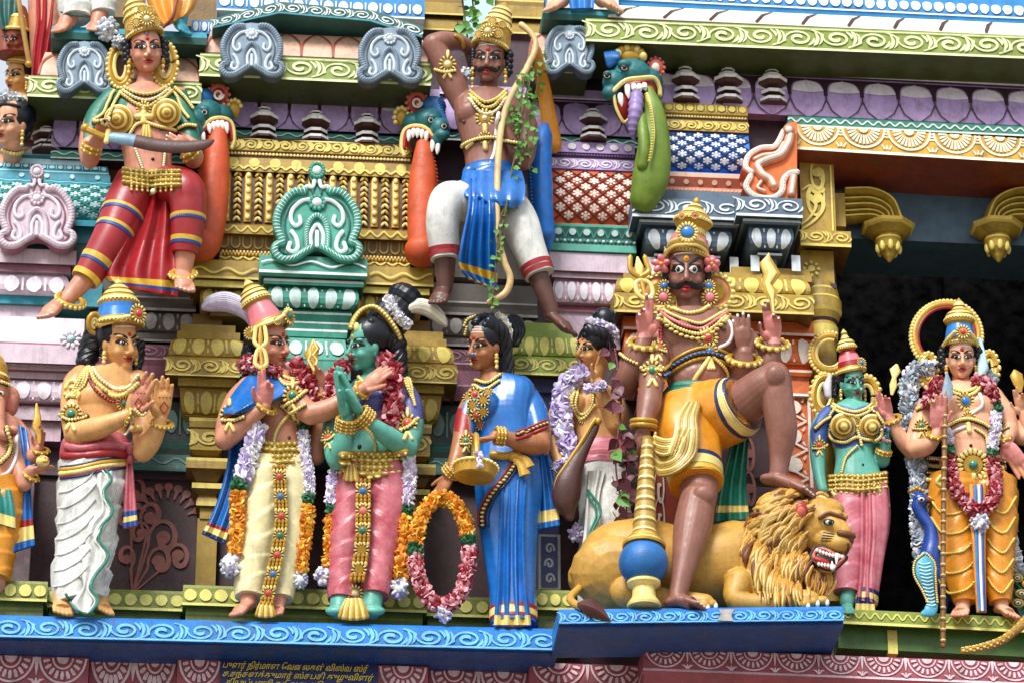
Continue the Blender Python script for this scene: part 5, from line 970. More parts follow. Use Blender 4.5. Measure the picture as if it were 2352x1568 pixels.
	# ornaments
	f.cord('necklace', [(214, 846), (232, 872), (268, 893), (300, 886), (318, 862)], 4, 'gold_dark', ('pearl', 4.6, 8)); f.cord('necklace', [(206, 846), (222, 880), (262, 908), (296, 900), (318, 880)], 4.5, 'gold_dark', ('gold_light', 5.5, 9)); f.cord('necklace', [(200, 842), (212, 885), (250, 918), (285, 920)], 4.4, 'gold_dark', ('gem_red', 3, 9))
	f.medal('pendant', 286, 925, 17, 'gem_green')
	mb = f.new('shoulder_ornament')
	for k in range(4): f.cord(mb, [(204-k*3, 842+k*3), (200-k*9, 870+k*6), (186-k*8, 895+k*4), (160-k*2, 905+k*3)], 4.6, 'gold_dark', ('gold_light', 3.6, 7))
	for P in ([(152, 890), (160, 876), (176, 876), (172, 890), (162, 890)], [(150, 905), (170, 910), (184, 902), (180, 912)]): f.cord(mb, P, 4.5, 'gold_light')
	mb = f.new('armlet'); f.cord(mb, [(142, 952), (160, 966), (186, 962), (200, 956)], 8, 'gold', ('gold_light', 4, 7)); f.medal(mb, 164, 950, 23, 'gem_green'); f.cord(mb, [(160, 975), (154, 985)], 5, 'gold_light'); f.cord(mb, [(168, 975), (172, 986)], 5, 'gold_light')
	mb = f.new('armlet'); f.cord(mb, [(312, 940), (325, 950), (334, 945)], 6, 'gold', ('gold_light', 4, 7)); f.cord(mb, [(308, 985), (320, 984)], 8, 'gold_light')
	f.ring(f.new('bracelet'), (284, 970), (296, 937), 6, 'gold', 20, beads=('gold_light', 3.5, 8)); f.ring(f.new('bracelet'), (352, 968), (388, 976), 6, 'gold', 20, beads=('gold_light', 3.5, 8))
	f.cord('sacred_thread', [(300, 946), (305, 965), (290, 995), (262, 1012), (248, 1014)], 3.2, 'line_white')
	for (u, v, r) in ((318, 925, 12), (377, 935, 14)):
		pm = f.new('palm_mark')
		for a, b in (((-1, 0), (0, -1)), ((0, -1), (1, 0)), ((1, 0), (0, 1)), ((0, 1), (-1, 0))): f.cord(pm, [(u+a[0]*r*.7, v+a[1]*r), (u+b[0]*r*.7, v+b[1]*r)], 1.1, 'mark_red')
		for k in range(8): f.cord(pm, [(u-12+k*4, v-24-(k % 2)*22), (u-9+k*4, v-24-(k % 2)*22)], .9, 'mark_red')
	# clothes
	def R(z): return z
	f.leg('dhoti', [(212, 1062, 205, 73), (212, 1110, 208, 73), (204, 1160, 208, 69), (200, 1230, 212, 64), (190, 1290, 215, 62), (184, 1340, 222, 61), (188, 1385, 226, 56)], 'cloth_white', 5, .085, 2.6, flat=(.82, 1))
	# the pleated front fall
	zz = [(240, 1078), (252, 1100), (236, 1130), (256, 1172), (232, 1205), (224, 1240), (246, 1275), (216, 1320), (206, 1350), (222, 1378), (205, 1404)]
	f.cloth('front_fold', [(226, 1076, 262, 1076, 278), (222, 1110, 258, 1105, 282), (228, 1128, 240, 1132, 288), (232, 1170, 256, 1176, 288), (205, 1200, 246, 1206, 288), (200, 1236, 224, 1240, 290), (196, 1250, 246, 1272, 288), (186, 1310, 232, 1318, 286), (190, 1348, 204, 1352, 286), (164, 1382, 222, 1374, 284), (176, 1402, 208, 1406, 282)], 'cloth_white', 1.5, 5, 8, bulge=8)
	e = f.new('hem')
	for pts in (zz, ): tube(e, WP([(u+4, v, 296) for u, v in crom(A(zz), 4)]), 3, 'cloth_green', 6, rnd=True); tube(e, WP([(u-4, v+2, 296) for u, v in crom(A(zz), 4)]), 2, 'cloth_white', 6, rnd=True)
	f.cord(e, [(152, 1364), (170, 1392), (190, 1406), (215, 1408)], 3, 'cloth_green', d0=270)
	for k in range(7): f.cord('dhoti', [(136-k*2, 1130+k*36), (160-k*2, 1126+k*36), (196-k*2, 1104+k*36), (226-k*4, 1070+k*38)], 1.5, 'kudu_grey', ('cloth_white', 2.2, 5))
	for k in range(5): f.cord('dhoti', [(270-k*3, 1120+k*50), (262-k*4, 1150+k*50), (254-k*4, 1170+k*50)], 1.5, 'kudu_grey', ('cloth_white', 2.2, 5))
	for k in range(0): f.cord('dhoti', [(160+k*26, 1105), (152+k*18, 1160), (138+k*16, 1215)], 2, 'cloth_white')
	for k, y in enumerate(()): f.cord('dhoti', [(132+k*1, y), (170, y-14), (215, y-44), (235, y-66)], 2.6, 'cloth_white', ('cloth_white', 2.8, 6))
	f.leg('waist_cloth', [(224, 1006, 206, 70), (222, 1024, 206, 76), (218, 1046, 206, 78), (216, 1062, 206, 76)], 'cloth_rose', 0, n=30, lobes=5, lamp=.01, flat=(.8, 1), k=4)
	f.cord('waist_cloth', [(156, 1024), (190, 1030), (240, 1022), (292, 1026)], 11, 'cloth_rose', off=0); f.cord('waist_cloth', [(148, 1046), (190, 1046), (250, 1040), (290, 1044)], 10, 'cloth_red', off=0)
	b = f.P('belt')
	for (dv, r, m) in ((0, 3, 'cloth_navy'), (7, 6, 'gold'), (15, 6, 'gold_light'), (22, 3, 'cloth_red'), (26, 3, 'cloth_navy')): f.cord(b, [(140, 1072+dv), (180, 1067+dv), (235, 1055+dv), (288, 1052+dv*.8)], r, m, off=1)
	f.ball(301, 1030, 246, (12, 16, 12), 'cloth_rose', 0, f.P('waist_cloth')); f.ball(300, 1055, 240, (9, 12, 9), 'cloth_rose', 0, f.P('waist_cloth'))
	f.cloth('sash', [(290, 1060, 304, 1056, 236), (288, 1100, 308, 1098, 236), (285, 1150, 312, 1148, 236), (282, 1212, 316, 1204, 236)], 'cloth_rose', 1.5, 4, 8, [(.78, .82, 'band_blue'), (.82, .93, 'gold_light'), (.93, 1, 'band_blue')])
	f.flush(); return f
devotee()
def sari():
	f = Fig('sari_woman_statue', 'woman statue in shiny blue sari with gold border holding a basket', 'statue', (1170, 1438, 235), 'skin_tan')
	f.torso([(1165, 1110, 205, 70, 48), (1165, 1060, 206, 70, 48, -8), (1160, 1005, 208, 60, 44, -14), (1154, 950, 210, 68, 48, -18), (1156, 905, 208, 74, 44, -20), (1152, 878, 206, 62, 36, -20), (1130, 862, 206, 24, 24, -20)])
	f.ball(1112, 930, 244, (34, 36, 26)); f.limb([(1130, 880, 204, 24), (1122, 850, 206, 21), (1118, 820, 208, 21)])
	f.limb([(1198, 885, 204, 26), (1222, 940, 214, 36), (1236, 990, 228, 32), (1240, 1022, 242, 26)]); f.limb([(1240, 1024, 244, 27), (1205, 1018, 274, 25), (1166, 1006, 298, 18), (1138, 1000, 306, 14)])
	f.hand((1140, 1001, 306), 196, 68, 8, 80, -1, (70, 72, 74, 76), 2, 20, 20); f.limb([(1092, 905, 214, 22), (1074, 950, 216, 28), (1062, 1010, 226, 25), (1048, 1056, 240, 20), (1034, 1092, 250, 15)])
	f.hand((1036, 1090, 250), 238, 80, 6, 40, 1, (20, 22, 24, 26), 3, 10, 30)
	f.head(1112, 800, 222, 97, -44, 2, -2, .95); f.limb([(1190, 1100, 205, 40), (1185, 1300, 216, 34), (1178, 1430, 230, 24)]); f.ball(1172, 1434, 240, (40, 9, 20))
	blouse = [(1040, 936), (1070, 936), (1078, 990), (1044, 990)]
	f.finish(paint=[(blouse, 'cloth_red'), ([(1060, 935), (1078, 905), (1100, 884), (1132, 878), (1150, 858), (1200, 845), (1250, 900), (1275, 966), (1190, 992), (1180, 1010), (1100, 1120), (1085, 1010), (1080, 960), (1068, 950)], 'cloth_blue', 0, 290), ([(1085, 1010), (1250, 1040), (1260, 1130), (1085, 1130)], 'cloth_blue', 0, 255)])
	f.eyes(1.15, look=(-.3, -.1)); f.lips(); f.mark('bindi', y=.24, r=.045); f.mark('stripes', y=.26); ell(f.P('nose_stud'), f.fc(.075, -.14, .02), 5, 'gem_blue'); f.hair((.43, .46, .5), (0, .26, -.20))
	f.lock([(1120, 742, 262), (1150, 766, 254), (1160, 810, 230), (1166, 868, 214)], 16, 12, n=6, spread=.8); f.lock([(1092, 744, 256), (1100, 732, 256), (1130, 730, 246)], 10, 10, n=4); f.ball(1176, 760, 196, (28, 38, 30), 'hair', 20, f.P('hair'))
	for k in range(5): tube(f.P('hair'), crom(WP([(1160+k*7, 728+abs(k-2)*3, 222), (1166+k*9, 760, 230-abs(k-2)*5), (1160+k*7, 792, 220)]), 5), 6, 'hair', 6, rnd=True)
	f.garland('flower_ring', [(1142, 726, 232), (1158, 740, 238), (1166, 765, 236), (1164, 788, 230)], 12, [(0, 1, ('flower_white', 'pearl'))])
	f.cord('headpiece', [(1066, 748), (1074, 734), (1092, 726)], 7, 'gold', ('gold_light', 4, 7)); f.cord('headpiece', [(1072, 752), (1068, 768)], 5, 'gold', ('gold_light', 4, 7)); f.earring(1, .30, .06); f.earring(-1)
	mb = f.P('necklace'); f.cord(mb, [(1092, 872), (1120, 880), (1148, 862)], 6, 'gold', ('gold_light', 4, 7)); f.cord(mb, [(1086, 884), (1112, 896), (1146, 876)], 5, 'gold_dark', ('gold_light', 4, 7))
	for (u, v, r, gm) in ((1092, 905, 16, 'gem_red'), (1086, 930, 14, None), (1110, 918, 14, None), (1096, 952, 15, 'gem_red'), (1110, 945, 12, None), (1104, 975, 12, 'gem_red'), (1074, 912, 11, None), (1082, 952, 10, None), (1120, 900, 11, None)): f.medal(mb, u, v, r, gm, petals=10)
	armlet(f, 1070, 1012, 15, 'gem_green', (1058, 1020), (1086, 1008)); bangles(f, (1024, 1072), (1050, 1092), 3, 4); bangles(f, (1146, 1016), (1150, 986), 3, 4.5)
	# sari
	f.leg('sari', [(1165, 1062, 208, 72), (1168, 1120, 210, 74), (1168, 1200, 214, 66), (1172, 1290, 218, 57), (1178, 1370, 224, 51), (1180, 1434, 228, 51)], 'cloth_blue', 0, lobes=9, lamp=.018, n=60, borders=[(.91, .925, 'cloth_red'), (.925, .965, 'gold_light'), (.965, .985, 'cloth_red')], flat=(.75, 1))
	f.cloth('sari', [(1150, 1100, 1212, 1100, 262), (1146, 1200, 1206, 1200, 266), (1142, 1320, 1208, 1320, 266), (1134, 1434, 1220, 1434, 264)], 'cloth_blue', 3.5, 5, 8, [(.9, .915, 'cloth_red'), (.915, .955, 'gold_light'), (.955, .975, 'cloth_red')], flare=.6)
	for (a, r, m) in ((0, 3, 'cloth_red'), (8, 7, 'gold'), (17, 4, 'cloth_red')): f.cord('sari_border', [(1188, 990+a), (1210, 984+a), (1236, 972+a), (1254, 964+a)], r, m, ('gold_light', (4, 2.5, 5), 10) if m == 'gold' else None, off=2)
	for (a, r, m) in ((-10, 3, 'cloth_red'), (0, 8, 'gold'), (10, 3, 'cloth_navy')): f.cord('sari_border', [(1182+a, 1066), (1160+a, 1100), (1128+a, 1140), (1112+a, 1178), (1112+a, 1206)], r, m, ('gold_light', (5, 3, 6), 11) if m == 'gold' else None, off=3)
	f.cloth('sari', [(1216, 1010, 1256, 1010, 206), (1222, 1080, 1268, 1076, 206), (1222, 1150, 1280, 1140, 206), (1224, 1216, 1286, 1204, 206)], 'cloth_blue', 2.5, 5, 8, [(.76, .79, 'cloth_red'), (.79, .9, 'gold_light'), (.9, .93, 'cloth_red')])
	mb = f.P('waist_tie'); f.cord(mb, [(1134, 1044), (1160, 1048), (1188, 1040)], 10, 'gold', off=4); f.ball(1180, 1048, 270, (14, 12, 12), 'gold', 0, mb)
	for q in ([(1180, 1052), (1196, 1066), (1206, 1090)], [(1184, 1046), (1206, 1054), (1216, 1072)]): tube(mb, crom(WP([(u, v, 276) for u, v in q]), 5), np.linspace(6, 13, 11), 'gold', 8, flat=(.4, 1))
	f.flush()
sari()
def basket():
	t = thing('basket', 'round golden basket of flowers hanging from the hand of the blue sari woman', 'basket', W(1092, 1100, 330)); b = MB(); c = W(1092, 1072, 318)
	ax = basis(EZ*.86-FWD*.0+A(.06, 0, 0)); lathe(b, c, [(-26, 40), (-24, 44), (-6, 47), (0, 49, 'gold_light'), (5, 47)], 'gold', ax, 30, None)
	for k in range(26): a = k*2*math.pi/26; ell(b, c+(ax[0]*math.cos(a)+ax[1]*math.sin(a))*49, 4.2, 'gold_light', None, 7, 5)
	b.build('bowl', t); b = MB(); th = np.linspace(0, math.pi, 18); tube(b, [c+ax[0]*46*math.cos(a)+EZ*74*math.sin(a) for a in th], 6.5, 'gold', 8, rnd=True); tube(b, [c+ax[0]*46*math.cos(a)+EZ*74*math.sin(a)-FWD*6 for a in th], 2.4, 'gold_light', 6, rnd=True); b.build('handle', t)
	b = MB()
	for k in range(26): petal(b, c+A(RNG.uniform(-34, 34), RNG.uniform(-34, 34), RNG.uniform(4, 12)), 11, ('flower_pink', 'flower_red', 'flower_white')[k % 3])
	for s_ in (-1, 1):
		for k in range(9): petal(b, c+ax[0]*s_*48+A(RNG.uniform(-8, 8), -8, RNG.uniform(-24, 8)), 9, ('flower_white', 'flower_lilac')[k % 2])
	b.build('flowers', t)
basket()
def ring_garland():
	f = Fig('garland_ring', 'oval flower garland ring, orange above and red below, held by the blue sari woman', 'garland', (1018, 1400, 250), 'flower_red'); a = lambda t0, t1: [(1016+62*math.cos(rad(t)), 1266-124*math.sin(rad(t)), 252) for t in np.linspace(t0, t1, 14)]
	org = ('flower_orange', 'flower_orange', 'flower_yellow'); red = ('flower_red', 'flower_pink', 'flower_pink')
	f.garland('strand', a(18, 172), 18, [(0, 1, org)]); f.garland(f.new('strand'), a(174, 184), 17, [(0, 1, 'flower_green')]); f.garland(f.new('strand'), a(6, 16), 17, [(0, 1, 'flower_green')]); f.garland(f.new('strand'), a(186, 364), 18, [(0, 1, red)]); f.puff('tassel', 1018, 1408, 252, 22, ('flower_white', 'flower_lilac', 'flower_grey')); f.flush()
ring_garland()
def thinker():
	f = Fig('pensive_man_statue', 'man statue resting his cheek on one hand, with a lilac garland and pink waist sash', 'statue', (1380, 1320, 140), 'skin_honey')
	f.torso([(1384, 1090, 150, 52, 40), (1380, 1040, 152, 52, 40, -6), (1370, 985, 156, 52, 40, -8), (1356, 935, 160, 60, 42, -12), (1354, 900, 158, 58, 38, -12), (1354, 878, 156, 24, 24)])
	f.ball(1320, 925, 194, (24, 24, 14)); f.ball(1374, 925, 196, (26, 24, 14)); f.limb([(1356, 885, 154, 21), (1356, 860, 156, 19), (1356, 830, 160, 19)])
	f.limb([(1306, 900, 154, 22), (1284, 950, 162, 27), (1272, 1006, 172, 24), (1274, 1030, 180, 20)]); f.limb([(1274, 1030, 182, 20), (1284, 1054, 192, 17), (1292, 1078, 200, 13)]); f.hand((1290, 1074, 200), 290, 56, 0, 60, 1, (40, 42, 44, 46))
	f.limb([(1404, 906, 156, 22), (1418, 950, 170, 26), (1410, 978, 190, 22)]); f.limb([(1410, 976, 192, 22), (1396, 930, 210, 20), (1378, 892, 220, 15), (1372, 874, 222, 13)]); f.hand((1372, 874, 222), 76, 72, 0, 30, -1, (30, 34, 38, 44), 3, 10, 46, 'nail_white')
	f.head(1354, 806, 180, 84, -44, 0, 6, .95); f.limb([(1384, 1080, 150, 36), (1390, 1200, 146, 32), (1386, 1310, 140, 24)])
	f.finish(); f.eyes(1.15, look=(-.3, 0)); f.lips(); f.mark('u', 'mark_red', y=.3); f.hair((.45, .48, .5), (0, .28, -.18)); f.ball(1388, 738, 160, (28, 32, 28), 'hair', -10, f.P('hair')); f.lock([(1346, 762, 216), (1380, 770, 214), (1400, 800, 190)], 14, 12, n=5, spread=.8)
	for k in range(7): tube(f.P('hair'), crom(WP([(1366+k*8, 712+abs(k-3)*3, 176), (1362+k*8, 740, 186-abs(k-3)*5), (1364+k*7, 764, 180)]), 5), 5, 'hair', 6, rnd=True)
	f.garland('flower_ring', [(1348, 742, 208), (1370, 744, 214), (1396, 754, 210), (1414, 770, 196)], 13, [(0, 1, ('flower_lilac', 'flower_white'))])
	f.cord('necklace', [(1330, 890), (1322, 930), (1338, 952), (1360, 930), (1364, 890)], 5, 'gold', ('gold_light', 3.6, 6)); f.cord('necklace', [(1324, 890), (1314, 925), (1336, 962), (1366, 930)], 4, 'gold_dark', ('gold_light', 4, 7)); f.medal('necklace', 1340, 960, 12, None)
	lil = ('flower_lilac', 'flower_white', 'flower_lilac'); f.garland(f.new('garland'), [(1340, 852, 206), (1306, 876, 200), (1288, 920, 196), (1292, 970, 200), (1302, 1020, 204), (1312, 1056, 202)], 24, [(0, 1, lil)]); f.garland(f.new('bracelet'), [(1346, 892, 244), (1366, 890, 250), (1388, 884, 240)], 12, [(0, 1, lil)]); f.garland(f.new('bracelet'), [(1258, 984, 190), (1276, 978, 198), (1294, 982, 190)], 13, [(0, 1, lil)]); f.garland(f.new('bracelet'), [(1272, 1076, 204), (1290, 1064, 210), (1308, 1060, 204)], 13, [(0, 1, lil)]); f.puff('tassel', 1322, 1222, 176, 22, lil+('flower_grey',))
	f.leg('dhoti', [(1384, 1062, 152, 54), (1388, 1130, 150, 58), (1390, 1210, 148, 58), (1384, 1320, 142, 54), (1384, 1410, 140, 52)], 'cloth_white', 4, .05, 2, flat=(.8, 1)); f.cloth('front_fold', [(1350, 1080, 1390, 1080, 204), (1346, 1150, 1376, 1150, 206), (1340, 1230, 1384, 1230, 206), (1326, 1310, 1376, 1312, 204)], 'cloth_white', 2, 5, 6)
	for q in ([(1350, 1124, 214), (1380, 1172, 214), (1360, 1230, 214), (1392, 1290, 210)], [(1350, 1134, 214), (1370, 1180, 214), (1352, 1236, 214), (1380, 1296, 210)]): tube(f.P('hem'), crom(WP(q), 5), 3, 'cloth_green', 6, rnd=True)
	f.leg('waist_sash', [(1382, 1018, 154, 52), (1384, 1044, 154, 57), (1384, 1074, 154, 56)], 'cloth_pink', 3, .06, 1, k=8, flat=(.8, 1)); f.flush()
	b = MB(); P = crom(A([(*W(1372, 966, 250), 6), (*W(1364, 984, 248), 11), (*W(1345, 1020, 244), 13), (*W(1322, 1065, 238), 20), (*W(1304, 1110, 230), 32), (*W(1300, 1150, 222), 30), (*W(1308, 1184, 216), 12)]), 6); tube(b, P[:, :3], P[:, 3], 'wood', 14, rnd=True, flat=(.7, 1)); tube(b, P[:-8, :3]-P[:-8, 3:]*A(.75, 0, -.2)+A(0, -8, 0), 4.5, 'gold', 6, rnd=True); ell(b, W(1374, 966, 256), (8, 8, 9), 'gold')
	single(b, 'wind_instrument', 'brown curved horn shaped instrument with gold edge leaning on the pensive man', 'horn')
thinker()
def rider():
	f = Fig('moustached_deity_statue', 'large moustached four armed statue in orange shorts, one foot on the lion', 'statue', (1590, 1398, 380), 'skin_brown')
	f.torso([(1612, 1000, 250, 66, 56), (1612, 945, 250, 70, 56, 6), (1606, 890, 252, 68, 52, 6), (1602, 835, 258, 84, 56, 4), (1600, 780, 262, 100, 58, 2), (1598, 745, 258, 94, 46), (1592, 718, 254, 50, 36)])
	f.ball(1556, 776, 302, (48, 40, 18)); f.ball(1652, 776, 302, (46, 40, 18)); f.ball(1606, 878, 288, (52, 44, 20)); f.limb([(1592, 734, 250, 40), (1584, 704, 250, 31), (1578, 660, 254, 31)])
	# upper left, lower left, front right, upper right arms
	f.limb([(1524, 746, 246, 34), (1480, 800, 236, 40), (1442, 862, 250, 34), (1436, 884, 258, 31)]); f.limb([(1436, 884, 260, 32), (1452, 850, 290, 31), (1470, 808, 312, 23), (1481, 774, 318, 18)]); f.hand((1481, 776, 318), 92, 100, 4, 8, 1, (6, 8, 100, 115), 3, 26, 44, 'nail_white')
	f.limb([(1520, 756, 268, 34), (1506, 810, 284, 38), (1498, 870, 306, 33), (1494, 900, 318, 29)]); f.limb([(1494, 898, 318, 30), (1490, 930, 330, 30), (1482, 960, 340, 22), (1479, 984, 346, 18)]); f.hand((1480, 980, 350), 270, 78, 10, 175, -1, (60, 62, 64, 66), 2, 30, 30, 'nail_white')
	f.limb([(1680, 756, 262, 34), (1700, 810, 270, 37), (1708, 870, 280, 31)]); f.limb([(1708, 868, 284, 30), (1710, 840, 306, 27), (1710, 812, 320, 19)]); f.hand((1710, 812, 320), 96, 94, -4, 180, -1, (10, 8, 10, 14), 4, 10, 20, 'nail_white')
	f.limb([(1690, 756, 240, 32), (1735, 820, 240, 36), (1752, 880, 246, 30)]); f.limb([(1752, 880, 248, 30), (1766, 840, 272, 28), (1776, 806, 286, 20), (1779, 786, 290, 17)]); f.hand((1779, 788, 290), 95, 98, 4, -8, -1, (6, 8, 95, 105), 3, 26, 44, 'nail_white')
	# raised leg and standing leg
	f.limb([(1640, 960, 268, 66), (1690, 940, 320, 60), (1745, 895, 372, 50), (1776, 872, 392, 44)]); f.limb([(1778, 868, 390, 42), (1786, 920, 388, 40), (1796, 990, 376, 38), (1792, 1050, 366, 26), (1788, 1092, 362, 22)]); f.ball(1780, 866, 420, (22, 28, 18))
	f.foot((1786, 1098, 360), (1846, 1126, 388), 28, 20, 'nail_white')
	f.limb([(1600, 960, 268, 64), (1598, 1050, 300, 58), (1606, 1128, 330, 46), (1600, 1160, 352, 43)]); f.limb([(1602, 1150, 352, 44), (1590, 1215, 366, 46), (1574, 1290, 384, 32), (1560, 1350, 394, 23), (1556, 1372, 396, 22)]); f.ball(1616, 1140, 384, (24, 26, 16))
	f.foot((1560, 1376, 398), (1602, 1390, 416), 26, 18, 'nail_white')
	f.head(1577, 634, 268, 114, -4, 8, 0, .98, 1.12)
	f.finish(paint=[([(1445, 690), (1515, 690), (1515, 775), (1445, 775)], 'palm_pink', 280, 500, .45), ([(1745, 715), (1815, 715), (1815, 788), (1745, 788)], 'palm_pink', 270, 500, .45)])
	f.eyes(1.25, y=.07, wide=1.75, tilt=0, by=.235, bt=.034, fierce=1.1); f.lips('lip', th=1.3, w=.13, y=-.30); f.moustache(.36, -.215, .07, 1.25); f.mark('stripes', y=.30); f.mark('ring', 'mark_yellow', y=.285, r=.055); f.hair((.415, .44, .44), (0, .2, -.20))
	for sx in (-1, 1):
		b = f.P('hair')
		for k in range(12): ell(b, f.L(sx*(.40+.03*(k % 2)), .28-k*.05, .04-.01*k), 7.5, 'hair', None, 8, 6)
		mb = f.new('flower'); c = f.L(sx*.50, .22, .06)
		for k in range(5): a = k*1.2566+.3; petal(mb, c+f.hb[0]*math.cos(a)*11+f.hb[1]*math.sin(a)*11, 14, 'gem_pink', f.hb[0]*math.cos(a)+f.hb[1]*math.sin(a)+f.hb[2]*.4, .6, 10, 6)
		ell(mb, c+f.hb[2]*8, 5, 'mark_yellow')
		mb = f.new('ear_ornament'); c = f.L(sx*.55, -.30, -.16); ax = np.array([f.hb[0], f.hb[1], f.hb[2]]); lathe(mb, c, [(0, 40), (5, 40, 'gold_light'), (7, 36), (4, 31, 'gem_pink'), (5, 27, 'gold'), (8, 20), (8, .1)], 'gold', ax, 32)
		for k in range(20): a = k*.314; d = f.hb[0]*math.cos(a)+f.hb[1]*math.sin(a); ell(mb, c+d*41+f.hb[2]*4, (6, 5, 6), 'gold_light', None, 7, 5)
		mb = f.new('earring'); medal(mb, f.L(sx*.44, -.22, .10), f.hb[2], 14, 'gem_blue', .55); medal(mb, f.L(sx*.455, -.45, .14), f.hb[2], 18, 'gem_pink', .62)
	f.crown([(-.06, .44), (.0, .45, 'gold_light'), (.05, .43), (.12, .42, 'gem_pink'), (.34, .37), (.40, .31), (.46, .29, 'gold_light'), (.54, .29), (.62, .34), (.68, .38, 'gold_light'), (.74, .385), (.82, .34), (.86, .28, 'gold_light'), (.93, .24), (.99, .17), (1.02, .15, 'gold_light'), (1.07, .12), (1.09, .06), (1.14, .07), (1.20, .055), (1.24, .01)], (0, .42, -.12), -10, beads=((.0, .45, 40, .034, 'gold_light'), (.72, .385, 34, .032, 'gold_light'), (.44, .30, 30, .028, 'gold_light')), lean=9)
	f.loc('crown', .02, .80, .40, .205, 'gem_blue', (0, .15, 1), petals=18, rg=.62); f.loc('crown', .16, 1.17, .24, .085, 'gem_red', (.1, .2, 1)); f.loc('crown', -.10, 1.16, .20, .07, 'gem_red', (-.3, .2, 1))
	for sx in (-1, 1):
		for j in range(3): tube(f.P('crown'), crom([f.L(sx*(.02+j*.0), .56+j*.05, .42), f.L(sx*(.2-j*.01), .55+j*.06, .36), f.L(sx*(.36-j*.02), .48+j*.08, .16), f.L(sx*(.43-j*.03), .38+j*.10, -.05)], 5), 4.2, 'gold_light' if j != 1 else 'gold', 7, rnd=True)
	ell(f.P('nipple'), f.cast(1572, 752)[0], (6, 6, 6), 'skin_umber'); ell(f.new('nipple'), f.cast(1662, 755)[0], (6, 6, 6), 'skin_umber'); ell(f.P('navel'), f.cast(1641, 886)[0], (5, 4, 5), 'liner')
	f.cord('necklace', [(1536, 706), (1560, 716), (1582, 721), (1610, 716), (1628, 704)], 4, 'gold', ('gold_light', 5, 9))
	for k, (dv, r, m, bm, bs) in enumerate(((0, 6, 'gold_dark', 'gold_light', 7), (11, 6, 'gold', 'gem_pink', 7), (22, 6, 'gold_dark', 'gold_light', 8), (33, 5, 'gold', 'gold_light', 15))): f.cord('necklace', [(1518-k*2, 712+dv*.6), (1544, 726+dv), (1580, 740+dv*1.05), (1612, 745+dv), (1645, 728+dv*.9), (1668+k*2, 712+dv*.5)], r, m, (bm, (6.5, 4, 7.5) if k == 3 else 4.2, bs))
	f.medal('pendant', 1625, 776, 23, 'gem_red', petals=16); armlet(f, 1512, 800, 17, 'gem_red', (1500, 790), (1528, 808)); f.cord('body_chain', [(1520, 735), (1518, 765), (1514, 790)], 6, 'gold', ('gem_red', 5, 10))
	for (dv, r, m, bd) in ((-12, 4, 'gold', None), (0, 7, 'gold_dark', ('gem_blue', (5, 3, 5), 12)), (12, 4, 'gold', None)): f.cord('chest_band', [(1524, 862+dv), (1552, 836+dv), (1590, 816+dv), (1622, 810+dv), (1652, 816+dv), (1682, 830+dv)], r, m, bd)
	f.medal('chest_band', 1630, 806, 17, 'gem_blue', petals=12); f.cord('chest_band', [(1628, 822), (1612, 846), (1598, 866), (1586, 892)], 5, 'gold_light'); f.cord('chest_band', [(1640, 822), (1664, 846), (1672, 868)], 4, 'gold', ('gold_light', 4, 7))
	for dx in (-6, 0, 6): f.cord('chest_band', [(1633, 826), (1633+dx, 846)], 4, 'gold_light')
	f.cord('sacred_thread', [(1655, 724), (1676, 742), (1682, 764), (1674, 786), (1652, 798)], 4, 'line_white')
	f.ring(f.new('bracelet'), (1452, 788), (1504, 792), 7, 'gold', 20, beads=('gold_light', 6, 14)); f.ring(f.new('bracelet'), (1746, 788), (1806, 792), 6, 'gold', 20, beads=('gold_light', 6, 14)); f.ring(f.new('bracelet'), (1680, 822), (1740, 828), 7, 'gold', 20, beads=('gold_light', 6, 14)); f.ring(f.new('bracelet'), (1456, 972), (1502, 974), 6, 'gold', -10, n=2)
	armlet(f, 1498, 850, 22, 'gem_green', (1476, 846), (1520, 846)); mb = f.new('armlet'); f.cord(mb, [(1424, 812), (1440, 824), (1462, 834)], 6, 'gold', ('gold_light', 4, 8))
	f.leg('waist_cloth', [(1606, 908, 254, 76), (1604, 926, 256, 84), (1600, 948, 262, 86)], 'cloth_green', 3, .05, 1.2, k=8, flat=(.85, 1))
	f.leg('shorts_leg', [(1606, 950, 268, 74), (1650, 950, 300, 78), (1690, 935, 336, 70), (1708, 925, 352, 62)], 'cloth_yellow', 0, lobes=9, lamp=.02, borders=[(.82, .86, 'cloth_navy'), (.87, .97, 'gold_light'), (.97, 1, 'cloth_navy')]); f.leg(f.new('shorts_leg'), [(1590, 945, 266, 76), (1582, 1000, 290, 76), (1592, 1060, 312, 64), (1600, 1112, 328, 58)], 'cloth_yellow', 0, lobes=8, lamp=.025, borders=[(.78, .82, 'cloth_navy'), (.83, .93, 'gold_light'), (.93, .98, 'band_yellow')])
	mb = f.P('sash')
	for k in range(9): o = (k-4)*6.2; tube(mb, crom(WP([(1592+o*.55, 926, 366), (1578+o*.8, 960, 388), (1576+o, 1000, 396), (1566+o*1.1, 1040+o*.2, 392), (1546+o*.3, 1062+o*.8, 386), (1518, 1068+o*.9, 360), (1502, 1058+o*.9, 356)]), 5), np.r_[np.full(24, 4.6), np.linspace(4.6, 2.5, 7)], 'sash_gold' if k % 3 else 'gold_light', 7, rnd=True)
	for k in range(7): o = (k-3)*6; tube(mb, crom(WP([(1570+o*.7, 985, 398), (1556+o*.3, 1015+o*.6, 394), (1530, 1026+o*.9, 386), (1506, 1018+o*.9, 360), (1502-o*.2, 1002+o*.5, 358)]), 5), np.linspace(4.8, 2.6, 21), 'sash_gold' if k % 3 else 'gold_light', 7, rnd=True)
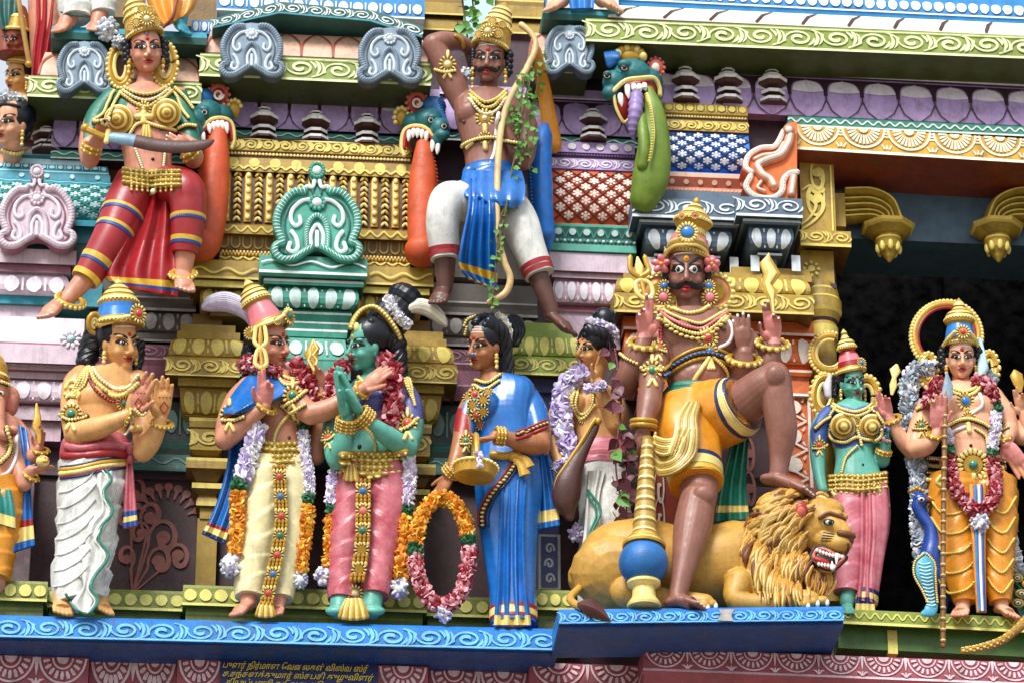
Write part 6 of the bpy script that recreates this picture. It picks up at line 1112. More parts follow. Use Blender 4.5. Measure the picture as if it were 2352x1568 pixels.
	f.cloth('hanging_sash', [(1690, 970, 1722, 955, 262), (1676, 1030, 1718, 1030, 262), (1658, 1100, 1714, 1100, 262), (1646, 1160, 1718, 1160, 262), (1642, 1196, 1722, 1190, 262)], 'cloth_green', 3, 6, 8, [(.72, .75, 'cloth_navy'), (.75, .81, 'gold_light')], flare=.6)
	f.flush(); return f
rider()
def mace():
	t = thing('mace', 'tall golden mace with a blue globe head standing under the hand of the moustached deity', 'mace', W(1474, 1394, 400)); c = W(1478, 1290, 400); tp = W(1487, 1010, 372); ax = basis(tp-c); L = np.linalg.norm(tp-c)
	b = MB(); pr = [(44, 34)]
	for k in range(9): y0 = 64+(L-64)*k/9; y1 = 64+(L-64)*(k+1)/9; r = 28-k*1.7; pr += [(y0, r, 'gold_shade'), (y0+5, r-1, 'gold_light'), (y0+11, r-2, 'sash_gold'), (y1-2, r-3)]
	lathe(b, c, pr+[(L+4, 14)], 'sash_gold', ax, 24); lathe(b, c, [(34, 46), (40, 47, 'gold_light'), (46, 42), (52, 40, 'gold_light'), (58, 32), (64, 30)], 'gold', ax, 28)
	b.build('shaft', t); b = MB()
	lathe(b, c, [(-104, 36), (-98, 37, 'gold_light'), (-88, 30), (-82, 26, 'gold_light'), (-60, 24), (-56, 32), (-52, 36, 'gold_light'), (-46, 36)], 'gold_light', basis(EZ), 28); b.build('foot', t)
	b = MB(); lathe(b, c, [(52*math.sin(a)-2, 53*math.cos(a)) for a in np.linspace(-1.15, 1.15, 22)], 'beast_blue', ax, 48); b.build('globe', t)
mace()
q = MB(); P = lambda *a: WP([(u, v, 336) for u, v in a]); tube(q, P((1490, 726), (1484, 690), (1472, 640)), [3, 5, 5], 'gold', 8, rnd=True)
for s_ in (-1, 1): tube(q, crom(P((1470, 638), (1470+s_*20, 624), (1466+s_*19, 604), (1464+s_*16, 586)), 5), [6]*14+[5, 2], 'gold', 8, rnd=True); tube(q, crom(P((1484, 690), (1482+s_*17, 676), (1476+s_*16, 652), (1472, 644)), 5), 5.5, 'gold_light', 8, rnd=True)
tube(q, P((1470, 640), (1468, 612), (1464, 590)), [6, 10, 2], 'gold_light', 8, flat=(.5, 1)); single(q, 'trident', 'gold three pronged trident head raised in the left hand of the moustached deity', 'trident')
q = MB(); P = WP(A([(1776, 724, 312), (1773, 690, 312), (1770, 672, 312), (1762, 654, 312), (1774, 630, 312), (1760, 604, 312), (1765, 584, 312)])); tube(q, P, [3, 6, 16, 13, 20, 17, 1], 'gold', 8, flat=(.35, 1)); tube(q, P-A(0, 7, 0), [2, 3, 8, 6, 10, 8, .6], 'gold_light', 8, flat=(.35, 1)); single(q, 'spearhead', 'gold wavy flame shaped blade raised in the right hand of the moustached deity', 'blade')
def lion():
	f = Fig('lion_statue', 'golden reclining lion statue with open roaring mouth, lying on the short blue ledge', 'lion', (1620, 1396, 300), 'lion_gold'); b = f.mb; f.slim = 1
	f.torso([(1318, 1330, 250, 10, 10), (1330, 1320, 250, 44, 40), (1360, 1305, 250, 74, 66)]) if False else None
	P = crom(A([(*W(1352, 1325, 250), 46), (*W(1400, 1300, 252), 88), (*W(1470, 1290, 258), 96), (*W(1560, 1300, 262), 88), (*W(1650, 1300, 268), 92), (*W(1715, 1280, 262), 88), (*W(1760, 1255, 262), 66)]), 5); tube(b, P[:, :3], P[:, 3], f.skin, 48, rnd=True)
	f.ball(1412, 1314, 296, (98, 84, 58)); f.limb([(1440, 1360, 330, 36), (1520, 1376, 350, 27), (1580, 1380, 366, 22), (1620, 1384, 376, 20)])
	f.limb([(1740, 1300, 330, 46), (1760, 1350, 350, 34), (1810, 1372, 366, 26), (1860, 1378, 380, 22)]); f.limb([(1700, 1340, 340, 36), (1690, 1376, 352, 24), (1740, 1384, 362, 20), (1800, 1386, 374, 19)])
	for (u, v, d) in ((1868, 1380, 390), (1846, 1386, 392), (1890, 1378, 386), (1634, 1386, 382), (1616, 1390, 386)): f.ball(u, v, d, (13, 11, 14)); ell(f.P('claw'), W(u+10, v+5, d+8), (5, 5, 8), 'claw', None, 8, 6)
	f.limb([(1760, 1250, 280, 56), (1830, 1222, 318, 52), (1880, 1210, 346, 54)])
	f.ball(1878, 1200, 352, (58, 56, 50)); f.ball(1892, 1170, 354, (46, 28, 40)); f.limb([(1890, 1190, 372, 34), (1914, 1206, 386, 26), (1936, 1222, 394, 20)]); f.ball(1926, 1246, 384, (32, 24, 32)); f.ball(1904, 1240, 376, (34, 26, 26)); f.ball(1940, 1236, 388, (18, 20, 22)); f.ball(1886, 1288, 358, (30, 34, 30)); f.ball(1898, 1306, 366, (24, 14, 22)); f.ball(1912, 1178, 390, (24, 9, 12)); f.ball(1934, 1186, 380, (14, 10, 12)); f.ball(1862, 1226, 366, (30, 36, 22))
	f.finish(2.0, 6)
	ring = A([(1864, 1270), (1874, 1257), (1892, 1256), (1912, 1264), (1932, 1272), (1944, 1278), (1934, 1290), (1918, 1304), (1898, 1306), (1878, 1296), (1866, 1282), (1864, 1270)])
	mb = f.P('mouth'); O = f.drape(ring, 2, 4)[0]; c = O.mean(0); k = len(O); mb.add(np.vstack([O-FWD*4, (c*.5+O*.5)-FWD*8, [c-FWD*8]]), [(i, (i+1) % k, k+(i+1) % k, k+i) for i in range(k)]+[(k+i, k+(i+1) % k, 2*k) for i in range(k)], 'mouth_dark')
	tube(mb, O-FWD*5, 4.2, 'liner', 7); I = c+(O-c)*.86; tube(mb, I-FWD*9, 3.6, 'coral', 7); f.ball(1888, 1288, 402, (20, 7, 8), 'mouth_red', 22, mb)
	t = f.P('teeth')
	for i in range(9): q = i/8.; p = W(1876+58*q, 1262+15*q+3*math.sin(q*3), 402); ell(t, p-FWD*6, (3.6, 4, 5), 'claw', None, 7, 5)
	for i in range(6): q = i/5.; p = W(1880+36*q, 1294+6*q, 402); ell(t, p-FWD*6, (3.4, 4, 5), 'claw', None, 7, 5)
	for (u, v, h) in ((1922, 1284, 20), (1912, 1296, -15)): tube(t, WP([(u, v-h*.5, 410), (u-1, v+h*.5, 412)]), [5.5, 1.4], 'claw', 8, rnd=True)
	n = f.P('nose'); P = f.drape([(1930, 1224), (1944, 1226), (1957, 1230)], 1, 3)[0]; tube(n, P, 8, 'mane_dark', 8, rnd=True); f.ball(1950, 1238, 396, (11, 14, 14), 'mane_dark', 0, n); tube(n, f.drape([(1948, 1246), (1948, 1260), (1942, 1272)], 1, 3)[0], 3.4, 'mane_dark', 6)
	e = f.P('eye'); p, _ = f.cast(1904, 1198); ell(e, p, (13, 8, 7), 'liner'); ell(e, p-FWD*4, (9, 5.5, 5), 'turq_light'); ell(e, p-FWD*7+RT*2, 5, 'liner'); tube(f.P('eyebrow'), f.drape([(1884, 1188), (1902, 1178), (1922, 1184), (1938, 1192)], 2)[0], 5, 'mane_dark', 7, rnd=True)
	for k in range(4): f.cord('whisker', [(1918-k*3, 1226+k*5), (1892-k*2, 1222+k*6)], 1.1, 'liner')
	r = f.P('ear'); f.ball(1838, 1174, 392, (24, 26, 14), 'mane_dark', 0, r); f.ball(1839, 1174, 402, (17, 20, 10), 'mouth_red', 0, r); f.ball(1840, 1175, 408, (10, 13, 6), 'coral', 0, r)
	# mane: wavy locks falling back and down from the face
	m = f.P('mane'); rg = np.random.default_rng(5)
	base = MB(); f.ball(1804, 1240, 336, (78, 108, 46), 'lion_mane', 0, base); f.ball(1836, 1324, 340, (54, 50, 40), 'lion_mane', 0, base); f.ball(1846, 1156, 344, (60, 38, 38), 'lion_mane', 0, base); f.bv.append(base.bvh())
	m.v += base.v; m.n += base.n; k0 = m.mi('tuft'); m.f += base.f; m.m += [k0]*len(base.f)
	for i in range(210):
		a = rg.uniform(0, 2*math.pi); q = math.sqrt(rg.uniform(0, 1)); u0, v0 = 1810+78*q*math.cos(a), 1226+104*q*math.sin(a)
		if u0 > 1866 and v0 > 1170: continue
		y = (v0-1130)/200; dx, dy = -46+y*36+rg.uniform(-8, 8), 18+y*44; s_ = rg.uniform(-1, 1); w = 8; ln = rg.uniform(.9, 1.5)
		uv = [(u0, v0), (u0+dx*.33*ln-w*.7, v0+dy*.3*ln), (u0+dx*.66*ln-w*.2*s_, v0+dy*.66*ln), (u0+dx*ln+w*1.2, v0+dy*ln)]
		P = f.drape(uv, rg.uniform(3, 10), 5, 4)[0]; k = len(P); r = rg.uniform(6, 8.5)*np.interp(np.linspace(0, 1, k), [0, .35, .7, 1], [.5, 1, .85, .12]); tube(m, P, r, 'lion_mane' if i % 8 else 'mane_dark', 7, rnd=True); i % 8 and tube(m, P-FWD*r[:, None]*.62-RT*1.5, r*.42, 'mane_light', 5, rnd=True)
	for i in range(26):
		u0 = 1838+rg.uniform(-30, 60); v0 = 1148+rg.uniform(-8, 12); P = crom(WP([(u0, v0, 372), (u0-14, v0-8, 376), (u0-34, v0+4, 372), (u0-52, v0+26, 364)]), 4); tube(m, P, np.linspace(7, 2, len(P)), ('lion_mane', 'mane_light', 'mane_dark')[i % 3], 6, rnd=True)
	for i in range(30):
		u0 = 1892+rg.uniform(-26, 26); v0 = 1312+rg.uniform(-6, 12); P = crom(WP([(u0, v0, 372), (u0+rg.uniform(-8, 8), v0+22, 378), (u0-6+rg.uniform(-8, 8), v0+46, 374)]), 4); tube(m, P, np.linspace(6, 1.5, len(P)), ('lion_mane', 'mane_dark', 'lion_mane')[i % 3], 6, rnd=True)
	tl = f.P('tail'); tube(tl, crom(WP([(1330, 1350, 300), (1310, 1372, 340), (1320, 1386, 390), (1336, 1392, 424)]), 5), 9, 'lion_gold', 8, rnd=True)
	for k in range(11): o = (k-5)/5.; P = crom(WP([(1330, 1388+o*3, 430), (1352, 1394+o*13, 434-abs(o)*8), (1378, 1406+o*12, 432-abs(o)*8), (1402, 1424, 428)]), 5); tube(tl, P, np.interp(np.linspace(0, 1, len(P)), [0, .4, 1], [4, 7, 1.5]), 'tuft', 6, rnd=True)
	f.flush()
lion()
def merge(mb, sub): pass
b = MB(); m = Mould(b, 506, 944, [(322, 112, 'gold_dark'), (326, 124, 'gold_paint'), (352, 126, 'gold_shade'), (356, 122, 'gold_dark'), (366, 122, 'gold_dark'), (369, 128, 'gold_paint'), (400, 130, 'gold_shade'), (404, 116, 'gold_dark'), (430, 124, 'gold_dark'), (470, 128, 'gold_dark'), (520, 122, 'gold_shade'), (524, 132, 'gold_paint'), (544, 130, 'gold_shade'), (548, 112, 'gold_shade'), (580, 106, 'gold_dark'), (584, 114, 'gold_dark'), (596, 112, 'gold_paint'), (606, 112, 'gold_shade')], 0, 0)
sf = m.sf(1); p_scroll(b, sf, 'gold_lemon', 1.25, 1.15, .1); p_line(b, sf, 'gold_light', .97, .1)
sf = m.sf(3)
for x in np.arange(4, sf.w, 8): ell(b, sf([(x, sf.h*.5)], 2)[0], (4, 3, 4), 'gold_light', None, 6, 5)
sf = m.sf(5); n = 9; c = sf.w/n; p_dots(b, sf, 'gold_lemon', n, .34, False, y=.6)
for i in range(n): stroke(b, sf, crom([(i*c, sf.h*.15), ((i+.25)*c, sf.h*.38), ((i+.5)*c, sf.h*.12), ((i+.75)*c, sf.h*.38), ((i+1)*c, sf.h*.15)], 4), 5, 'gold_lemon')
sf = m.sf(7, 10); n = 18; c = sf.w/n
for i in range(n):
	x = (i+.5)*c
	if i % 2 == 0:
		tube(b, sf([(x, 2), (x, sf.h*.5), (x, sf.h-2)], 3), 9, 'gold', 8, flat=(.5, 1))
		for k in range(6): medal_c = sf([(x, sf.h*(.1+.16*k))], 8)[0]; ell(b, medal_c, (6, 3, 7.5), 'gold_light', None, 9, 6)
	else:
		for k in range(9):
			for s_ in (-1, 1): q = sf([(x+s_*4, sf.h*(.07+.108*k))], 5)[0]; ell(b, q, (3.6, 4, 8), 'gold_light' if (k+s_) % 3 else 'gold', rotm := np.array([[math.cos(s_*.6), 0, math.sin(s_*.6)], [0, 1, 0], [-math.sin(s_*.6), 0, math.cos(s_*.6)]]), 7, 5)
for (i0, k) in ((11, 14), (16, 16)):
	sf = m.sf(i0); c = sf.w/k
	for i in range(k): stroke(b, sf, crom([(i*c, sf.h*.9), ((i+.5)*c, sf.h*.25), ((i+1)*c, sf.h*.9)], 4), 4, 'gold_lemon')
sf = m.sf(13); 
for x in np.arange(10, sf.w, 26): stroke(b, sf, crom([(x-9, sf.h*.9), (x-9, sf.h*.3), (x, sf.h*.1), (x+9, sf.h*.3), (x+9, sf.h*.9)], 3), 4, 'gold_paint')
sf = m.sf(15)
for x in np.arange(4, sf.w, 8): ell(b, sf([(x, sf.h*.3)], 2)[0], (4, 4, 5), 'gold', None, 6, 5); ell(b, sf([(x+4, sf.h*.8)], 2)[0], (3, 3, 4), 'gold_light', None, 6, 5)
single(b, 'barrel_roof', 'gold barrel vaulted roof with ribs of beads and braids', 'roof')
def lattice_roof(u0, u1, rows, lat, base, dark, light, n, label, extra=None, back=0, ret=0.):
	b = MB(); prof = rows; m = Mould(b, u0, u1, prof, back, ret); sf = m.sf(lat[0], lat[1]); p_lattice(b, sf, dark, light, n, 4, .09)
	if extra: extra(b, m)
	return single(b, 'lattice_roof', label, 'roof')
bul = lambda v0, v1, d, k, mat, n=6: [(v0+(v1-v0)*i/n, d+k*math.sin(math.pi*(.18+.72*i/n)), mat) for i in range(n+1)]
def ex1(b, m):
	sf = m.sf(0); p_dots(b, sf, 'lilac_light', 6, .3); sf = m.sf(2)
	for x in np.arange(4, sf.w, 7): ell(b, sf([(x, sf.h*.5)], 2)[0], (3.4, 3, 3.4), 'lilac_deep', None, 6, 5)
	p_scroll(b, m.sf(4), 'lilac_light', 1.6, .9); sf = m.sf(14); p_dots(b, sf, 'teal_light', 6, .3); c = sf.w/6
	for i in range(6): stroke(b, sf, crom([(i*c, 0), ((i+.2)*c, sf.h*.6), ((i+.5)*c, sf.h*.95), ((i+.8)*c, sf.h*.6), ((i+1)*c, 0)], 3), 3, 'teal')
	sf = m.sf(16)
	for x in np.arange(4, sf.w, 9): ell(b, sf([(x, sf.h*.5)], 2)[0], (4, 4, 4), 'teal_light' if int(x) % 2 else 'teal', None, 6, 5)
lattice_roof(1268, 1462, [(328, 62, 'lilac'), (352, 68, 'lilac'), (354, 64, 'plum'), (364, 64, 'plum'), (366, 70, 'lilac'), (390, 72, 'lilac_deep')]+bul(394, 514, 50, 34, 'orange')+[(516, 62, 'teal'), (522, 66, 'teal_deep'), (548, 58, 'teal_deep'), (550, 62, 'teal_deep'), (562, 62, 'teal'), (578, 66, 'teal_deep')], (6, 12), 'orange', 'red_lattice', 'orange_white', 5, 'orange lattice roof with white flowers under a lilac band', ex1)
def ex2(b, m):
	p_dots(b, m.sf(0), 'gold_lemon', 8, .32, True); sf = m.sf(2)
	for x in np.arange(4, sf.w, 7): ell(b, sf([(x, sf.h*.5)], 2)[0], (3.4, 3, 3.4), 'gold_light', None, 6, 5)
	p_scroll(b, m.sf(4), 'gold_lemon', 1.5, 1.); sf = m.sf(14); p_dots(b, sf, 'peach', 6, .26); sf = m.sf(16)
	for x in np.arange(4, sf.w, 9): ell(b, sf([(x, sf.h*.5)], 2)[0], (4, 4, 4), 'peach', None, 6, 5)
lattice_roof(1528, 1722, [(240, 96, 'gold_paint'), (262, 100, 'gold_paint'), (266, 96, 'gold_dark'), (276, 96, 'gold_dark'), (278, 102, 'gold_paint'), (302, 104, 'gold_shade')]+bul(306, 396, 78, 34, 'blue_roof')+[(398, 100, 'peach'), (408, 100, 'peach_deep'), (432, 92, 'salmon'), (434, 96, 'salmon'), (446, 96, 'peach'), (460, 104, 'peach_deep')], (6, 12), 'blue_roof', 'blue_line', 'line_white', 5, 'bright blue lattice roof with white flowers under gold bands', ex2)
def ex3(b, m):
	p_dots(b, m.sf(0), 'turq_light', 14, .3, True); p_dots(b, m.sf(3), 'turq_light', 5, .36); p_wave(b, m.sf(5), 'turq_light', 8, .2, .2)
lattice_roof(-60, 266, [(378, 60, 'turq'), (392, 66, 'turq_light'), (395, 66, 'turq'), (398, 72, 'turq'), (412, 74, 'turq'), (416, 84, 'turq')]+bul(420, 502, 70, 30, 'turq')+[(504, 92, 'turq'), (516, 90, 'teal_deep'), (520, 62, 'turq'), (556, 56, 'turq')], (6, 12), 'turq', 'teal', 'turq_light', 7, 'turquoise lattice roof with pale flowers at the left edge', ex3, ret=.6)
b = MB(); Mould(b, 20, 190, [(352, 40, 'turq_light'), (358, 44, 'turq'), (364, 44, 'turq'), (366, 54, 'turq_light'), (378, 56, 'turq')], -10, .6); single(b, 'stepped_course', 'turquoise stepped ridge on top of the turquoise lattice roof', 'course'); b = MB(); Mould(b, -60, 236, [(556, 54, 'teal_deep'), (600, 50, 'turq'), (640, 46, 'teal_deep'), (646, 60, 'turq'), (700, 58, 'teal_deep'), (706, 40, 'teal_deep')], -10, .3); single(b, 'stepped_course', 'turquoise base courses below the turquoise lattice roof at the left', 'course')
b = MB(); m = Mould(b, 1262, 1450, [(582, 60, 'blush'), (624, 60, 'blush_line'), (628, 46, 'blush'), (640, 50, 'blush_line'), (644, 38, 'blush')]+roll(646, 700, 34, 12, 'blush_deep')+[(704, 22, 'blush_line'), (716, 28, 'blush'), (720, 20, 'blush_deep'), (800, 20, 'blush_deep')], -30, .6); p_dots(b, m.sf(5, 11), 'blush_white', 6, .34, True, .34); single(b, 'stepped_course', 'pale pink stepped base below the orange lattice roof', 'course')
b = MB(); box(b, 236, 470, 380, 500, -20, 10, 'gold_shade'); box(b, 1000, 1262, 420, 640, -20, 6, 'concrete'); box(b, 1262, 1440, 330, 560, -20, 10, 'plum'); box(b, 1520, 1840, 250, 470, -30, 40, 'plum'); box(b, 1480, 1720, 440, 470, 0, 110, 'slate'); single(b, 'backing_wall', 'plain wall strips behind the upper roofs', 'wall')
# blue slab at the end of the orange roof
b = MB(); P = crom(WP([(1250, 296, 120), (1244, 340, 132), (1240, 400, 140), (1242, 460, 140), (1248, 520, 130), (1258, 568, 116)]), 6); tube(b, P, np.interp(np.linspace(0, 1, len(P)), [0, .1, .5, .9, 1], [12, 22, 30, 24, 10]), 'blue_roof', 16, rnd=True, flat=(1.6, 1)); 
for p in resample(P, 9): ell(b, p+A(-24, -30, 0), (4, 4, 4), 'beast_blue', None, 6, 5)
single(b, 'roof_end', 'bright blue bulging slab between the archer and the orange lattice roof', 'roof end')
def kudu(u, v, w, h, d, base, lite, dark, label, fin=True, group=None, half=False):
	b = MB(); k = .74 if not fin else 1.0
	R = [(0, 1.0), (.10, .985), (.17, .93), (.17, .86), (.10, .80), (.12, .75), (.26, .77), (.34, .73), (.32, .69), (.44, .74), (.56, .75)] if fin else [(0, .76), (.2, .75), (.45, .745), (.60, .71)]
	R += [(.80, .63), (.97, .49), (1.0, .34), (.88, .21), (1.03, .17), (1.0, .07), (.82, .0), (.55, .0), (.34, .05), (.22, .10), (0, .12)]
	T = lambda P: [(u+x*w/2, v+h/2-y*h/k) for x, y in P]
	out = crom(A(T(R)), 3); L = out.copy(); L[:, 0] = 2*u-L[:, 0]; poly_ = np.vstack([out, L[1:-1][::-1]])
	extr(b, poly_.tolist(), d-26, d, base, dark, 3)
	s = w/200.
	def rid(pts, r, mat, beads=None, mir=True):
		for sg in ((1, -1) if mir else (1,)):
			P = crom([W(*q, d) for q in T([(sg*x, y) for x, y in pts])], 6); P[:, 1] -= 3*s
			if beads:
				tube(b, P, r*.92, mat, 8, rnd=True)
				for i, p in enumerate(resample(P, r*.8)): ell(b, p+A(0, -r*.55, 0), (r*.16, r*.5, r*.78), lite if fin else dark, np.array([[1, 0, 0], [0, 1, 0], [0, 0, 1.]]) if False else basis(nrm(W(*T([(0, .35)])[0], d)-p+A(.001, 0, 0)), EN), 6, 5)
			else: tube(b, P, r, mat, 7, rnd=True)
	rid([(.14, .14), (.34, .09), (.56, .035), (.82, .035), (.97, .1), (.93, .17), (.80, .20), (.92, .34), (.90, .48), (.72, .62), (.52, .69), (.30, .70)], 11*s, base, True)
	rid([(.22, .17), (.42, .10), (.62, .075), (.80, .11), (.80, .17), (.66, .20), (.74, .34), (.72, .46), (.56, .58), (.28, .62)], 2.6*s, dark)
	rid([(.14, .62), (.36, .60), (.56, .52), (.60, .42), (.50, .36), (.38, .39), (.40, .45)], 5*s, lite); rid([(.58, .30), (.48, .24), (.44, .15), (.54, .10), (.66, .13), (.62, .19)], 5.5*s, lite)
	rid([(.24, .14), (.25, .28), (.18, .40), (0, .46), (-.18, .40), (-.25, .28), (-.24, .14)], 8*s, base, True, False); rid([(.13, .14), (.14, .28), (0, .37), (-.14, .28), (-.13, .14)], 5*s, lite, None, False); rid([(0, .16), (0, .30)], 5*s, lite, None, False)
	c = W(*T([(0, .585)])[0], d)+A(0, -5*s, 0)
	for q in range(10): a = q*.628; ell(b, c+A(math.cos(a), 0, math.sin(a))*16*s, (6*s, 5*s, 6*s), lite if not fin else base, None, 6, 5)
	ell(b, c, (12*s, 9*s, 12*s), lite)
	if fin:
		c = W(*T([(0, .905)])[0], d); 
		for q in range(16): a = q*.3927; ell(b, c+A(math.cos(a)*.15*w/2, -3*s, math.sin(a)*.075*h), (5*s, 5*s, 5*s), base, None, 6, 5)
		ell(b, c+A(0, -3*s, 0), (.11*w/2, 7*s, .05*h), lite); rid([(.06, .80), (.10, .74), (.24, .745), (.30, .70)], 5*s, lite); rid([(.02, .78), (.10, .70), (.02, .64)], 3*s, dark)
	o = single(b, 'horseshoe_ornament', label, 'ornament')
	if group: o['group'] = group
kudu(728, 488, 200, 234, 205, 'teal', 'teal_line', 'teal_deep', 'large teal horseshoe ornament with white scrolls in front of the gold roof'); kudu(85, 474, 172, 194, 128, 'blush', 'blush_white', 'blush_line', 'pale pink horseshoe ornament in front of the turquoise roof at the left')
kg = 'grey blue horseshoe ornaments on the cornices'
kudu(194, 155, 124, 118, 206, 'kudu_grey', 'kudu_white', 'kudu_dark', 'grey blue horseshoe ornament left of the head of the sword woman', False, kg); kudu(578, 116, 142, 124, 226, 'kudu_grey', 'kudu_white', 'kudu_dark', 'grey blue horseshoe ornament left of the peach petal eave', False, kg); kudu(895, 128, 142, 126, 226, 'kudu_grey', 'kudu_white', 'kudu_dark', 'grey blue horseshoe ornament beside the raised elbow of the archer', False, kg); kudu(1308, 115, 112, 112, 180, 'kudu_grey', 'kudu_white', 'kudu_dark', 'grey blue horseshoe ornament under the small ledge right of the bow', False, kg)
# orange scroll ornament
b = MB(); extr(b, [(1832, 278), (1832, 462), (1775, 466), (1730, 458), (1706, 432), (1716, 402), (1704, 388), (1712, 356), (1744, 336), (1778, 332), (1796, 300), (1808, 282)], 90, 150, 'orange_wall', 'orange', 3)
for pts, r, bd in (([(1830, 396), (1812, 400), (1799, 416), (1796, 440), (1774, 455), (1736, 452), (1714, 430), (1724, 406)], 7.5, 1), ([(1726, 396), (1713, 384), (1720, 358), (1746, 341), (1776, 338), (1788, 326), (1800, 302)], 7, 1), ([(1814, 312), (1808, 334), (1792, 358), (1760, 370), (1740, 382), (1750, 402), (1768, 414), (1776, 428)], 12, 0), ([(1800, 330), (1784, 352), (1752, 358), (1734, 366)], 6, 0), ([(1822, 408), (1817, 446)], 10, 0), ([(1748, 418), (1740, 432), (1756, 440)], 5, 0)):
	P = crom(WP([(x, y, 154) for x, y in pts]), 6); tube(b, P, r, 'salmon' if not bd else 'orange_white', 8, rnd=True)
	if bd:
		for p in resample(P, 9): ell(b, p+A(0, -r*.5, 0), (r*.8, r*.5, r*.5), 'orange', None, 6, 5)
	else: P[:, 1] -= r*.7; tube(b, P, r*.45, 'orange_white', 6, rnd=True)
ell(b, W(1812, 298, 160), (14, 8, 14), 'salmon'); ell(b, W(1812, 298, 166), (9, 6, 9), 'orange_white'); single(b, 'scroll_ornament', 'orange half ornament with white curling scrolls at the end of the blue roof', 'ornament')
def finial(u, v0, v1, w, d, label):
	h = (W(u, v0, d)-W(u, v1, d))[2]; b = MB(); pr = [(0, .5), (.06, .5, 'line_white'), (.13, .5), (.15, .28), (.22, .28, 'finial_brown'), (.25, .44, 'line_white'), (.33, .45), (.35, .24), (.42, .22, 'finial_brown'), (.48, .38), (.55, .53, 'line_white'), (.63, .55), (.64, .26), (.69, .26, 'finial_brown'), (.70, .36, 'line_white'), (.76, .36), (.77, .18), (.83, .18), (.84, .25, 'line_white'), (.89, .25), (.90, .13), (.97, .11), (1.0, .04)]
	c = W(u, v1, d); lathe(b, c, [(p[0]*h, p[1]*w*.5*1.9*.55 if False else p[1]*w)+((p[2],) if len(p) > 2 else ()) for p in pr], 'finial_brown', np.array([[.92, -.38, 0], [.38, .92, 0], [0, 0, 1.]]), 8); o = single(b, 'pot_finial', label, 'finial', 'brown pot finials on the roofs', 25); return o
for q in ((605, 243, 326, 66, 96, 'brown pot finial leftmost of three on the gold roof'), (724, 252, 332, 66, 96, 'brown pot finial middle of three on the gold roof'), (842, 258, 340, 62, 96, 'brown pot finial nearest the red mouthed beast on the gold roof'), (1362, 248, 328, 66, 56, 'brown pot finial alone on the lilac roof band behind the climbing plant'), (1575, 150, 240, 68, 84, 'brown pot finial beside the large green beast head on the blue roof'), (1674, 153, 242, 68, 84, 'brown pot finial in the middle of the blue roof'), (1775, 155, 246, 68, 84, 'brown pot finial rightmost on the blue roof'), (105, 290, 354, 68, 44, 'brown pot finial on the turquoise roof by the left edge')): finial(*q)
